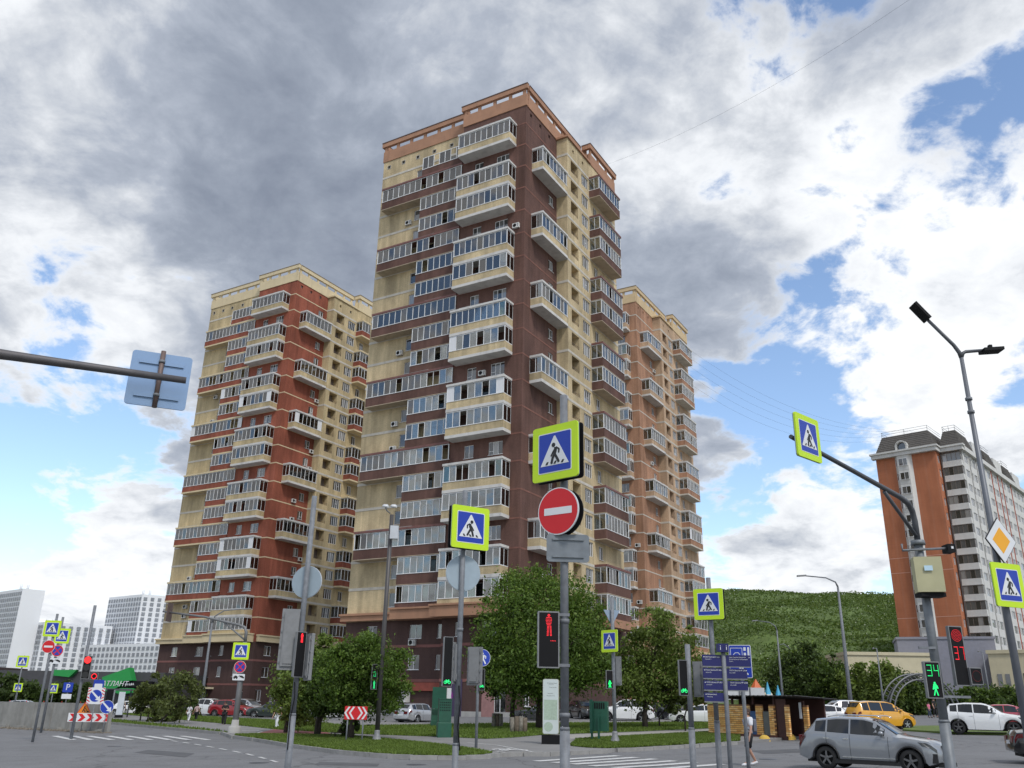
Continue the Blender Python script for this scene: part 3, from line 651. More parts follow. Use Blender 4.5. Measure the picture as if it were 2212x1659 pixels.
M_SIGH = mat('signal_grey', (.21,.215,.22), .55, .2, var=.14, vscale=8)
M_RUST = mat('brown_clamp', (.14,.10,.09), .6, .3, var=.2)
def holder(name, parent, loc, yaw, me):
    o = obj(name, me, parent, loc=loc); o.rotation_euler = (0, 0, yaw); return o
def sub(name, parent, mb, m, loc=(0, 0, 0)): return mb.build(name, m, parent, loc=loc)
def walker(mb, s, y0, y1, flip=1, mi=0):             # walking figure of the crossing sign, about 1 unit tall box of side s
    f = lambda q: [(x*s*flip, z*s) for x, z in q]
    mb.disc(-.03*s*flip, .185*s, 0.058*s, y0, y1, 14, mi)
    mb.ext(f([(-.01,.125),(.075,.115),(.075,.02),(.045,-.07),(-.045,-.07),(-.01,.03)]), y0, y1, mi)
    mb.stroke(f([(.05,.115),(.145,.055),(.135,-.035)]), .046*s, y0-.0004, y1, mi)
    mb.stroke(f([(-.005,.055),(-.055,-.02),(-.105,-.095)]), .046*s, y0-.0008, y1, mi)
    mb.stroke(f([(0,-.06),(-.055,-.15),(-.09,-.285)]), .072*s, y0-.0012, y1, mi)
    mb.stroke(f([(.01,-.055),(.075,-.16),(.135,-.27)]), .068*s, y0-.0016, y1, mi)
def crossing_sign(post, loc, yaw, size=.86, flip=1, double=False, name='crossing_sign'):
    h = size/2
    o = holder(name, post, loc, yaw, MB().rrect(-h, h, -h, h, size*.055, -.015, .015).mesh(name, M_YG))
    b = size*.35
    sub('blue_field', o, MB().rrect(-b*1.05, b*1.05, -b*1.05, b*1.05, size*.03, -.0175, -.010), M_SWHITE)
    sub('blue_field', o, MB().rrect(-b, b, -b, b, size*.025, -.0200, -.010), M_BLUE)
    s = b*2
    sub('white_triangle', o, MB().ext([(-.445*s, -.335*s), (.445*s, -.335*s), (.02*s, .425*s), (-.02*s, .425*s)], -.0225, -.012), M_SWHITE)
    w = MB(); walker(w, s, -.0255, -.014, flip)
    sub('walking_figure', o, w, M_SBLACK)
    for x in (-.235, .02, .255):
        sub('figure_stripe', o, MB().ext([((x-.055)*s*flip, -.31*s), ((x+.015)*s*flip, -.31*s), ((x+.05)*s*flip, -.235*s), ((x-.005)*s*flip, -.235*s)], -.0255, -.014), M_SBLACK)
    sub('sign_back', o, MB().rrect(-h*.995, h*.995, -h*.995, h*.995, size*.055, .0155, .03), M_BACK)
    if double: sub('rear_plate', o, MB().rrect(-h, h, -h, h, size*.055,   .115, .135), M_BLACK)
    sub('sign_clamp', o, MB().box(-.05, .05, .03, .115 if double else .09, h*.5, h*.56).box(-.05, .05, .03, .115 if double else .09, -h*.56, -h*.5), M_METAL)
    return o
def round_plate(post, loc, yaw, dia, face, rim=None, name='round_sign', double=False, back=None):
    r = dia/2
    o = holder(name, post, loc, yaw, MB().disc(0, 0, r, -.012, .008, 36).mesh(name, rim or M_SWHITE))
    sub('sign_face', o, MB().disc(0, 0, r*.955, -.015, -.006, 36), face)
    sub('sign_back', o, MB().disc(0, 0, r*.985, .0085, .022, 36).box(-r*.12, r*.12, .022, .034, -r*.93, r*.93), back or M_BACKL)
    if double: sub('rear_plate', o, MB().disc(0, 0, r,   .115, .135, 36), M_BLACK)
    return o
def no_entry(post, loc, yaw, dia, double=False):
    o = round_plate(post, loc, yaw, dia, M_SRED, name='no_entry_sign', double=double)
    sub('white_bar', o, MB().rrect(-dia*.34, dia*.34, -dia*.075, dia*.075, dia*.01, -.018, -.010), M_SWHITE); return o
def no_stopping(post, loc, yaw, dia):
    o = round_plate(post, loc, yaw, dia, M_SRED, name='no_stopping_sign')
    sub('blue_disc', o, MB().disc(0, 0, dia*.385, -.018, -.010, 32), M_BLUE)
    d = dia*.28
    sub('red_cross', o, MB().stroke([(-d, -d), (d, d)], dia*.09, -.021, -.012).stroke([(-d, d), (d, -d)], dia*.09, -.0206, -.012), M_SRED); return o
def tow_plate(post, loc, yaw, w, h):
    o = holder('tow_away_plate', post, loc, yaw, MB().rrect(-w/2, w/2, -h/2, h/2, h*.08, -.01, .01).mesh('tow_away_plate', M_SWHITE))
    c = lambda x, y: (x*w, y*h)
    mb = MB().ext([c(-.44,-.18), c(-.08,-.18), c(-.08,.02), c(-.2,.25), c(-.33,.25), c(-.44,.0)], -.013, -.004).disc(-.36*w, -.22*h, h*.1, -.0135, -.004, 12).disc(-.16*w, -.22*h, h*.1, -.0135, -.004, 12)
    mb.ext([c(.05,.05), c(.42,-.22), c(.46,-.05), c(.36,.15), c(.2,.28), c(.08,.2)], -.0132, -.004).stroke([c(-.1,.0), c(.1,.32)], h*.06, -.0138, -.004)
    sub('tow_pictogram', o, mb, M_SBLACK); return o
def plate_back(post, loc, yaw, w, h, m=None, rails=2, name='sign_plate', round_=.06):
    """A rectangular sign seen from behind: its back is towards -y here."""
    o = holder(name, post, loc, yaw, MB().rrect(-w/2, w/2, -h/2, h/2, round_*min(w, h)*2, -.008, .012).mesh(name, m or M_BACK))
    for k in range(rails):
        z = h*(-.31 + .62*k/max(1, rails-1)); sub('mounting_rail', o, MB().box(-w*.37, w*.37, -.03, -.009, z-h*.035, z+h*.035), M_BACK if m is None else m)
    sub('sign_face', o, MB().rrect(-w*.49, w*.49, -h*.49, h*.49, round_*min(w, h)*2, .0125, .016), M_SWHITE)
    return o
def signal(post, loc, yaw, w, h, name='signal_head', d=.07, frame=None):
    o = holder(name, post, loc, yaw, MB().rrect(-w/2, w/2, -h/2, h/2, .012, -d/2, d/2).mesh(name, frame or M_SIGH))
    sub('signal_face', o, MB().box(-w*.44, w*.44, -d/2-.004, -d/2+.004, -h/2+w*.06, h/2-w*.06), M_BLACK)
    return o
def signal_back(post, loc, yaw, w, h, d=.07):
    o = holder('signal_head', post, loc, yaw, MB().rrect(-w/2, w/2, -h/2, h/2, .015, -d/2, d/2).mesh('signal_head', M_SIGH))
    sub('back_cover', o, MB().box(-w*.36, w*.36, -d/2-.035, -d/2-.001, -h*.44, h*.45), M_SIGH)
    sub('cover_hatch', o, MB().box(-w*.25, w*.25, -d/2-.05, -d/2-.0355, -h*.40, -h*.26), M_SIGH)
    for k in range(4):
        z = h*(-.38 + .25*k); sub('latch', o, MB().box(-w*.47, -w*.40, -d/2-.02, -d/2-.001, z-.02, z+.02), M_METAL); sub('latch', o, MB().box(w*.40, w*.47, -d/2-.02, -d/2-.001, z-.02, z+.02), M_METAL)
    return o
def dots(mb, pts_, r, y, n=6):
    for x, z in pts_: mb.disc(x, z, r, y-.004, y, n)
def man_pts(s, walk=False):
    p = [(0, .40)] + [(.045*math.cos(a), .40 + .045*math.sin(a)) for a in np.linspace(0, 6.28, 7)[:-1]]
    body = [((-.09, .31), (.09, .31)), ((-.11, .25), (.11, .25)), ((-.11, .19), (.11, .19)), ((-.10, .13), (.10, .13)), ((-.09, .07), (.09, .07)), ((-.07, .01), (.07, .01))]
    for (x0, z0), (x1, z1) in body:
        for t in np.linspace(0, 1, 5): p.append((x0 + (x1-x0)*t, z0))
    legs = [((-.05, -.05), (-.07, -.42)), ((.05, -.05), (.07, -.42))] if not walk else [((-.02, -.03), (-.15, -.42)), ((.02, -.03), (.13, -.42)), ((-.10, .22), (-.18, -.02)), ((.10, .22), (.17, .04))]
    for (x0, z0), (x1, z1) in legs:
        for t in np.linspace(0, 1, 8): p.append((x0 + (x1-x0)*t, z0 + (z1-z0)*t)); p.append((x0 + (x1-x0)*t + .04, z0 + (z1-z0)*t))
    return [(x*s, z*s) for x, z in p]
SEG = {'3': 'abgcd', '4': 'fgbc', '7': 'abc', '0': 'abcdef'}
def digit_pts(ch, cx, cz, w, h):
    q = {'a': ((-w, h), (w, h)), 'b': ((w, h), (w, 0)), 'c': ((w, 0), (w, -h)), 'd': ((-w, -h), (w, -h)), 'e': ((-w, 0), (-w, -h)), 'f': ((-w, h), (-w, 0)), 'g': ((-w, 0), (w, 0))}
    p = []
    for s_ in SEG[ch]:
        (x0, z0), (x1, z1) = q[s_]; n = 6
        for k in range(n+1): t = k/n; p.append((cx + x0 + (x1-x0)*t, cz + z0 + (z1-z0)*t))
    return p
def post(label, X, Y, top_z, r=.057, cat='sign post', sleeve=None, name='sign_post', m=None, base=False, taper=None, group=None):
    g = gz(X, Y); p = thing(name, label, cat, (X, Y, g), 0, group); H = top_z - g
    mb = MB(); m = m or M_METAL; rt = taper or r
    if sleeve: mb.tube([(0,0,-.4), (0,0,sleeve)], r*1.17, 16); mb.tube([(0,0,sleeve), (0,0,sleeve+.04)], [r*1.25, r*1.05], 16); mb.tube([(0,0,sleeve+.041), (0,0,H)], [r, rt], 16)
    else: mb.tube([(0,0,-.4), (0,0,H*.5), (0,0,H)], [r, (r+rt)/2, rt], 16)
    mb.build('pole', m, p)
    if base: MB().lathe([(.0, .62), (.11, .62), (.13, .55), (.13, .42), (.19, .3), (.2, .16), (.235, .14), (.235, 0.05), (.235, -.2)], 12).build('pole_base', M_SIGH, p)
    return p, g
def band_clamp(p, z, r): MB().tube([(0,0,z-.03), (0,0,z+.03)], r*1.2, 14).build('clamp_band', M_METAL, p)
def rel(P3, X, Y, g): return (P3.x - X, P3.y - Y, P3.z - g)

# centre post: crossing sign, no entry, plate back, pedestrian signal
Y = 12.6; c = at(1219, 1250, Y); X = c.x
p, g = post('galvanised post with large crossing sign, no entry sign and red pedestrian signal', X, Y, at(1217, 855, Y).z, .058, sleeve=at(1222, 1577, Y).z - gz(X, Y))
s1 = at(1213, 982, Y); s2 = at(1214, 1108, Y); s3 = at(1226, 1186, Y)
crossing_sign(p, (s1.x-X-.10, -.13, s1.z-g), R(-41), .85, 1, True)
no_entry(p, (s2.x-X-.06, -.13, s2.z-g), R(-36), .70, True)
plate_back(p, (s3.x-X, -.075, s3.z-g), R(4), .62, .40, mat('weathered_zinc', (.17,.19,.21), .5, .35, var=.2, vscale=6))
s4 = at(1184, 1382, Y); o = signal(p, (s4.x-X, -.06, s4.z-g), R(6), .305, .76)
mb = MB(); dots(mb, [(x, z+.19) for x, z in man_pts(.33)], .0062, -.041); sub('red_man', o, mb, M_LITRED)
mb = MB(); dots(mb, [(x*.02+.03, -.02) for x in range(4)], .006, -.041); sub('red_line', o, mb, M_LITRED)
for dz in (.34, -.34): MB().box(.15, .30, -.02, .02, dz-.02, dz+.02).build('bracket', M_METAL, p, loc=(s4.x-X, -.04, s4.z-g))
for y_ in (1342, 1545): band_clamp(p, at(1219, y_, Y).z-g, .058)
# post with mirrored crossing sign and cycle signal
Y = 16.9; c = at(998, 1250, Y); X = c.x
p, g = post('galvanised post with crossing sign, round sign back and green cycle signal', X, Y, at(1011, 1060, Y).z, .05, sleeve=at(990, 1610, Y).z - gz(X, Y))
s = at(1010, 1142, Y); crossing_sign(p, (s.x-X+.06, -.11, s.z-g), R(32), .83, -1, True)
s = at(1000, 1237, Y); round_plate(p, (s.x-X, .07, s.z-g), R(180+18), .69, M_SRED, name='round_sign')
s = at(967, 1429, Y); o = signal(p, (s.x-X, -.06, s.z-g), R(20), .18, .88)
mb = MB(); bike(mb, .068, -.041, -.037, .009, cz=-.36); sub('green_bicycle', o, mb, M_LITGRN)
s = at(984, 1432, Y); signal_back(p, (s.x-X-.02, .02, s.z-g), R(50), .17, .74)
s = at(1026, 1439, Y); signal_back(p, (s.x-X, -.02, s.z-g), R(-20), .28, .68)
MB().tube([(.02,-.06,2.2), (.06,-.09,1.9), (.03,-.07,1.5), (.08,-.07,1.1)], .012, 6).build('cable', M_BLACK, p)
band_clamp(p, at(995, 1360, Y).z-g, .05)
# post with pale round sign back and red pedestrian signal
Y = 19.2; c = at(653, 1340, Y); X = c.x
p, g = post('galvanised post with pale round sign back and tall grey signal backs', X, Y, at(688, 1072, Y).z, .058, sleeve=at(632, 1545, Y).z - gz(X, Y))
s = at(664, 1256, Y); round_plate(p, (s.x-X-.03, .09, s.z-g), R(180-12), .70, M_SRED, name='round_sign', back=M_BACKL)
s = at(627, 1381, Y); signal_back(p, (s.x-X, -.03, s.z-g), R(12), .42, 1.25)
s = at(646, 1414, Y); o = signal(p, (s.x-X+.03, -.12, s.z-g), R(48), .24, .92)
mb = MB(); dots(mb, [(x, z+.33) for x, z in man_pts(.2)], .009, -.041); sub('red_man', o, mb, M_LITRED)
s = at(666, 1419, Y); signal_back(p, (s.x-X+.02, .0, s.z-g), R(-55), .26, .95)
MB().tube([(-.02,-.07,2.3), (.02,-.08,2.0), (-.03,-.08,1.6), (-.02,-.08,1.0)], .012, 6).build('cable', M_BLACK, p)
# left gantry arm with square sign back
A = at(402, 822, 11.2); d = px_dir(0, 765); k_ = (A.z - CAM_Z)/d.z; B = Vector((d.x*k_, d.y*k_, A.z)); E_ = B + (B - A)*.35
g = gz(E_.x, E_.y); p = thing('sign_gantry', 'gantry mast with long dark arm holding a square blue-grey sign back', 'gantry', (E_.x, E_.y, g))
dr = (A - E_).normalized(); L_ = (A - E_).length
MB().tube([(0,0,-.3), (0,0,A.z-g-.6)], [.13, .10], 18).build('pole', M_DARKM, p)
MB().tube([(0,0,A.z-g-.601), (0,0,A.z-g-.25), tuple(dr*.25 + Vector((0,0,A.z-g-.03))), tuple(dr*.6 + Vector((0,0,A.z-g)))] + [tuple(dr*L_*t + Vector((0,0,A.z-g))) for t in (.3, .6, 1.0)], [.085, .085, .08, .075, .065, .055, .046], 16).build('arm', mat('arm_grey_brown', (.10,.095,.10), .55, .3, var=.25, vscale=4), p)
s = at(340, 818, 11.35); yaw = math.atan2(dr.y, dr.x)
o = plate_back(p, (s.x-E_.x, s.y-E_.y+.06, s.z-g), yaw, .80, .80, mat('sign_back_blue', (.20,.30,.46), .4, .3, var=.06), 2, 'square_sign', .03)
MB().tube([(0,-.05,-.42), (0,-.05,.42)], .034, 14).build('clamp_tube', M_RUST, o)
for z in (-.24, .04, .26): MB().tube([(0,-.05,z-.02), (0,-.05,z+.02)], .044, 14).build('clamp_band', M_METAL, o)
# right mast with sign arm, camera, cabinet, signals
Y = 16.2; c = at(2022, 1440, Y); X = c.x
zt = at(1996, 1175, Y).z
p, g = post('thick grey mast with sign arm, beige cabinet and green 34 countdown', X, Y, zt, .078, 'signal mast', sleeve=at(2040, 1560, Y).z - gz(X, Y), name='signal_mast', m=mat('mast_grey', (.17,.185,.20), .55, .25, var=.2, vscale=6, dirt=.2))
Mm = MATS['mast_grey']
e1 = at(1708, 943, 13.0); b1 = at(1978, 1085, Y-.1); b2 = at(1955, 1062, Y-.45)
top = Vector((0, 0, zt-g)); f_ = lambda v: tuple(Vector(rel(v, X, Y, g)))
rise = Vector((0, 0, b1.z-g-.1))
arm_dir = (Vector(rel(e1, X, Y, g)) - rise)
MB().tube([(0,0,zt-g+.001), (0,0,rise.z-.25), tuple(rise + arm_dir*.012 - Vector((0,0,.06))), tuple(rise + arm_dir*.045 + Vector((0,0,.05))), tuple(rise + arm_dir*.12 + Vector((0,0,.08))), tuple(rise + arm_dir*.5 + Vector((0,0,.05))), tuple(rise + arm_dir)], [.055,.055,.055,.052,.05,.042,.035], 14).build('arm', M_DARKM, p)
MB().tube([(0,0,zt-g+.12), tuple(rise + arm_dir*.27 + Vector((0,0,.0)))], .035, 10).build('arm_brace', M_DARKM, p)
MB().tube([(0,0,zt-g-.02), (0,0,zt-g+.06)], [.13, .12], 16).build('flange', Mm, p)
s = at(1742, 948, 13.2); crossing_sign(p, (s.x-X, s.y-Y-.06, s.z-g), R(42), .72, 1)
sc = at(1993, 1246, Y); o = box('cabinet', sc.x-X-.235, sc.x-X+.235, -.36, -.06, sc.z-g-.315, sc.z-g+.315, mat('cabinet_beige', (.42,.40,.24), .55, var=.1, vscale=3, dirt=.15), p)
o.rotation_euler[2] = R(-14)
box('cabinet_label', sc.x-X-.12, sc.x-X+.02, -.385, -.372, sc.z-g+.06, sc.z-g+.15, mat('label_paper', (.45,.62,.72), .6), p).rotation_euler[2] = R(-14)
for dz in (.2, -.08, -.24): box('cabinet_lock', sc.x-X+.16, sc.x-X+.18, -.375, -.345, sc.z-g+dz-.012, sc.z-g+dz+.012, M_BLACK, p)
box('cabinet_foot', sc.x-X-.2, sc.x-X+.24, -.3, -.02, sc.z-g-.39, sc.z-g-.32, M_BLACK, p)
s = at(2000, 1192, Y); MB().tube([(-.48, -.1, .12), (-.48, -.1, 0), (.42, -.1, .06)], .022, 8).build('camera_bracket', M_METAL, p, loc=(s.x-X, 0, s.z-g))
s = at(2046, 1187, Y); MB().box(-.07,.07,-.18,.06,-.075,.075).build('floodlight', M_BLACK, p, loc=(s.x-X, 0, s.z-g)); box('floodlight_lens', s.x-X-.01, s.x-X+.03, -.187, -.178, s.z-g-.015, s.z-g+.03, M_SWHITE, p)
s = at(2008, 1469, Y); o = signal(p, (s.x-X, -.12, s.z-g), R(8), .30, .62)
mb = MB(); dots(mb, digit_pts('3', -.065, .155, .04, .09) + digit_pts('4', .065, .155, .04, .09), .0062, -.041); sub('green_digits', o, mb, M_LITGRN)
mb = MB(); dots(mb, [(x, z-.15) for x, z in man_pts(.25, True)], .007, -.041); sub('green_walker', o, mb, M_LITGRN)
s = at(2063, 1417, Y); o = signal(p, (s.x-X, -.10, s.z-g), R(14), .285, 1.02)
mb = MB()
for rr in (.0, .025, .05, .075, .10): dots(mb, [(rr*math.cos(a), .345 + rr*math.sin(a)) for a in np.linspace(0, 6.283, max(2, int(rr*300)))[:-1]] or [(0, .345)], .0062, -.041)
sub('red_disc', o, mb, mat('lit_red_dim', (.8,.02,.03), emit=.35))
mb = MB(); dots(mb, digit_pts('3', -.055, .04, .033, .105) + digit_pts('7', .07, .04, .033, .105), .0065, -.041); sub('red_digits', o, mb, M_LITRED)
s = at(2101, 1461, Y); o = signal(p, (s.x-X, -.09, s.z-g), R(14), .25, .29)
mb = MB(); dots(mb, [(.09*math.cos(a), .09*math.sin(a)) for a in np.linspace(0, 6.28, 24)], .005, -.041); sub('unlit_ring', o, mb, mat('dim_red', (.25,.03,.03), .5))
MB().box(-.02,.45,-.02,.02,-.02,.02).build('bracket', M_METAL, p, loc=(.05, -.06, at(2040, 1505, Y).z-g)); MB().box(-.3,.0,-.02,.02,-.02,.02).build('bracket', M_METAL, p, loc=(0, -.08, at(2010, 1400, Y).z-g))
# right street lamp with diamond priority sign and crossing sign
Y = 17.6; c = at(2140, 1130, Y); X = c.x
p, g = post('tall tapered street lamp with yellow diamond sign and crossing sign', X, Y, at(2074, 772, Y).z, .088, 'street lamp', name='street_lamp', m=mat('lamp_post_grey', (.14,.15,.17), .5, .3, var=.12, vscale=3), taper=.042)
Mm = MATS['lamp_post_grey']; zt = at(2074, 772, Y).z
la = at(2003, 690, Y); lb = at(2122, 757, Y)
f_ = lambda v: rel(v, X, Y, g)
a_ = Vector(f_(la)); MB().tube([(0,0,zt-g), (-.03,0,zt-g+.12), tuple(Vector((0,0,zt-g+.1)).lerp(a_, .2) + Vector((0,0,.03))), tuple(a_)], [.05,.045,.04,.036], 12).build('arm', M_DARKM, p)
b_ = Vector(f_(lb)); MB().tube([(0,0,zt-g), (.05,0,zt-g+.10), (.12,0,zt-g+.14), tuple(b_)], [.045,.04,.038,.034], 12).build('arm', M_DARKM, p)
ah = (a_ - Vector((0,0,zt-g+.1))).normalized()
lh = MB(); q_ = a_ + ah*.22; sd_ = Vector((.45, -.85, .1)).normalized(); lh.obox(tuple(q_), tuple(ah*.24), tuple(ah.cross(Vector((0,1,0))).cross(ah).normalized()*.15), tuple(ah.cross(Vector((0,1,0))).normalized()*.03)); lh.build('lamp_head', M_BLACK, p)
lh = MB(); q_ = b_ + Vector((.2,0,0)); lh.obox(tuple(q_), (.22,0,.02), (0,.14,0), (0,0,.035)).box(q_.x-.05, q_.x+.02, -.04, .04, q_.z+.035, q_.z+.13); lh.build('lamp_head', M_BLACK, p)
for y_ in (862, 890): band_clamp(p, at(2090, y_, Y).z-g, .06)
s = at(2152, 1170, Y); r_ = .47
o = holder('priority_sign', p, (s.x-X+.02, -.13, s.z-g), R(26), MB().ext([(0, r_), (-r_, 0), (0, -r_), (r_, 0)], -.012, .012).mesh('priority_sign', M_SBLACK))
r1 = r_*.965; sub('white_border', o, MB().ext([(0, r1), (-r1, 0), (0, -r1), (r1, 0)], -.015, -.005), M_SWHITE)
r2 = r_*.57; sub('yellow_diamond', o, MB().ext([(0, r2), (-r2, 0), (0, -r2), (r2, 0)], -.018, -.008), M_SYEL)
s = at(2170, 1266, Y); crossing_sign(p, (s.x-X, -.14, s.z-g), R(24), .86, 1)
# camera post on the corner lawn
b_ = G(813, 1607); X, Y = b_[:2]
p, g = post('dark post with security camera and white box on the corner lawn', X, Y, at(852, 1112, Y).z, .115, 'camera post', name='camera_post', m=mat('camera_post_brown', (.075,.07,.07), .5, .3, var=.1), base=True, taper=.10)
s = at(853, 1152, Y); box('equipment_box', s.x-X-.2, s.x-X+.2, -.36, -.12, s.z-g-.33, s.z-g+.33, mat('pale_box', (.50,.53,.56), .5), p)
s = at(846, 1101, Y); MB().tube([(-.05,0,-.2), (-.25,-.1,-.05), (-.3,-.1,.1)], .03, 8).build('camera_arm', M_METAL, p, loc=(s.x-X, 0, s.z-g))
for k, dx in enumerate((-.30, .12)): MB().tube([(dx-.14,-.12,.16), (dx+.14,-.2,.13)], .07, 10).box(dx-.1, dx+.1, -.19, -.1, .215, .24).build('camera', M_SWHITE, p, loc=(s.x-X, 0, s.z-g))
s = at(809, 1462, Y); o = signal(p, (s.x-X, -.1, s.z-g), R(35), .30, 1.15)
mb = MB(); dots(mb, [(x, z-.36) for x, z in man_pts(.38)], .014, -.041, 5); dots(mb, digit_pts('0', 0, .12, .05, .1), .012, -.041, 5); sub('green_man', o, mb, mat('lit_green_dim', (.02,.55,.16), emit=.5))
# signal post at the right kerb
b_ = G(1329, 1611); X, Y = b_[:2]
p, g = post('post with narrow crossing sign, triangle sign back and small green walker', X, Y, at(1318, 1290, Y).z, .085, sleeve=None, base=True)
s = at(1316, 1385, Y); crossing_sign(p, (s.x-X, -.14, s.z-g), R(-48), 1.02, -1, True)
s = at(1322, 1334, Y); o = holder('triangle_sign', p, (s.x-X, .1, s.z-g), R(15), MB().ext([(-.42, .36), (.42, .36), (0, -.38)], -.01, .01).mesh('triangle_sign', M_BACK)); sub('sign_face', o, MB().ext([(-.41, .35), (.41, .35), (0, -.37)], .0105, .014), M_SWHITE)
s = at(1316, 1468, Y); o = signal(p, (s.x-X, -.1, s.z-g), R(12), .34, .82); mb = MB(); dots(mb, [(x, z-.2) for x, z in man_pts(.34, True)], .016, -.041, 5); sub('green_walker', o, mb, M_LITGRN)
s = at(1336, 1449, Y); signal_back(p, (s.x-X, 0, s.z-g), R(-25), .28, 1.3)
# cycle signal with round pedestrian sign by the cycle path
b_ = G(1028, 1622); X, Y = b_[:2]
p, g = post('slim post with round blue footpath sign and small green cycle light', X, Y, at(1036, 1398, Y).z, .06)
s = at(1043, 1421, Y); o = round_plate(p, (s.x-X, -.08, s.z-g), R(25), .70, M_BLUE, name='footpath_sign'); w = MB(); walker(w, .9, -.02, -.011); sub('white_walker', o, w, M_SWHITE)
s = at(1041, 1468, Y); o = signal(p, (s.x-X, -.1, s.z-g), R(10), .24, .86); mb = MB(); bike(mb, .095, -.041, -.037, .014, cz=-.27); sub('green_bicycle', o, mb, M_LITGRN)
# posts at the right: cycle signal, crossing sign, wayfinding, residential zone
Y = 23.0; c = at(1490, 1500, Y); X = c.x
p, g = post('grey post with tall green cycle signal in front of the trees', X, Y, at(1484, 1392, Y).z, .068, sleeve=at(1492, 1575, Y).z - gz(X, Y))
s = at(1474, 1464, Y); o = signal(p, (s.x-X, -.09, s.z-g), R(12), .23, .85); mb = MB(); bike(mb, .09, -.041, -.037, .012, cz=-.31); sub('green_bicycle', o, mb, M_LITGRN)
s = at(1508, 1467, Y); signal_back(p, (s.x-X, 0, s.z-g), R(-30), .24, .85)
s = at(1524, 1470, Y); signal_back(p, (s.x-X, .1, s.z-g), R(-42), .2, .72)
Y = 23.6; c = at(1540, 1420, Y); X = c.x
p, g = post('tall pale post with crossing sign rising over the green hill', X, Y, at(1527, 1248, Y).z, .062, sleeve=at(1548, 1560, Y).z - gz(X, Y))
s = at(1530, 1306, Y); crossing_sign(p, (s.x-X-.02, -.12, s.z-g), R(-31), .80, 1, True)
Y = 22.6; c = at(1568, 1500, Y); X = c.x
p, g = post('beige post with dark blue wayfinding boards in two columns', X, Y, at(1560, 1396, Y).z, .055, 'wayfinding sign', name='wayfinding_sign')
s = at(1560, 1400, Y)
for dx in (-.075, .075):
    o = box('information_cube', s.x-X+dx-.07, s.x-X+dx+.07, -.12, .02, s.z-g-.1, s.z-g+.1, M_DBLUE, p); o.rotation_euler[2] = R(12 if dx < 0 else -12)
    text('letter', 'i', .17, M_SWHITE, p, (s.x-X+dx, -.128, s.z-g))
RU = {'l0': ('Центральный парк', 'Школа № 2'), 'r0': ('Храм Покрова Пресвятой', 'Богородицы на Люберецких', 'Полях'), 's1': ('ГБОУ Школа № 2051', 'School 2051'), 's2': ('ГБОУ Школа № 2089', 'School 2089'), 'n': ('Некрасовка', 'Nekrasovka')}
rows = [(1437, 'l0', 'r0'), (1464, 's1', 's1'), (1483, 's1', 's2'), (1497, 'n', None)]
for (y0_, y1_), kl, kr in (((1414, 1440), 'l0', 'r0'), ((1443, 1466), 's1', 's1'), ((1470, 1491), 's1', 's2'), ((1496, 1516), 'n', None)):
    for side_, key in ((-1, kl), (1, kr)):
        if key is None: continue
        zc_ = at(1563, (y0_ + y1_)/2 + 0.0, Y).z - g; h_ = (at(1563, y0_, Y).z - at(1563, y1_, Y).z)*.93; w_ = .50 if side_ < 0 else (.60 if key == 'r0' else .50)
        yaw = R(10*side_*-1)
        o = holder('direction_board', p, (side_*(.055 + w_/2*.985), -.02 - .0*side_, zc_), R(-8*side_), MB().rrect(-w_/2, w_/2, -h_/2, h_/2, .02, -.012, .012).mesh('direction_board', M_DBLUE))
        for i, t in enumerate(RU[key]):
            sz = .043 if (i == 0 or key == 'r0') else .030
            text('board_lettering', t, sz*(1.0 if key != 'r0' else .76), M_SWHITE, o, (-w_*.36, -.0165, h_*.30 - i*(.055 if key != 'r0' else .048)), align='LEFT', extrude=.001)
        ar = side_*w_*.42; sub('arrow', o, MB().ext([(ar+.015, h_*.36), (ar+.015, h_*.24), (ar-.018 if side_ < 0 else ar+.04, h_*.30)], -.0155, -.010), M_SWHITE)
        MB().box(-w_*.5, w_*.5, -.008, .008, -h_/2-.028, -h_/2-.001).build('board_rail', M_SIGH, o)
Y = 24.2; c = at(1606, 1500, Y); X = c.x
p, g = post('grey post with blue residential zone sign behind the wayfinding boards', X, Y, at(1594, 1399, Y).z, .05)
s = at(1598, 1429, Y); o = holder('residential_zone_sign', p, (s.x-X, -.07, s.z-g), R(-18), MB().rrect(-.29, .29, -.42, .42, .035, -.012, .012).mesh('residential_zone_sign', M_SWHITE))
sub('blue_field', o, MB().rrect(-.275, .275, -.405, .405, .03, -.015, -.006), M_BLUE)
sub('white_house', o, MB().stroke([(-.24,.34), (.06,.34), (.06,.10), (-.24,.10), (-.24,.34)], .012, -.018, -.009).stroke([(-.17,.17), (-.12,.22), (-.04,.22), (0,.17)], .016, -.0185, -.009).box(.10, .16, -.018, -.009, .27, .36).box(.10, .16, -.018, -.009, .13, .22).box(.20, .25, -.018, -.009, -.05, .36), M_SWHITE)
fg = MB(); fg.disc(.04, -.09, .04, -.018, -.009, 12).stroke([(.07,-.13), (.03,-.22), (-.04,-.37)], .04, -.0185, -.009).stroke([(.04,-.22), (.12,-.27), (.18,-.33)], .036, -.0187, -.009).stroke([(.06,-.13), (-.02,-.18), (-.05,-.13)], .026, -.0189, -.009).stroke([(.07,-.14), (.12,-.04)], .026, -.0191, -.009).disc(-.16, -.34, .045, -.018, -.009, 14)
sub('playing_child', o, fg, M_SWHITE)
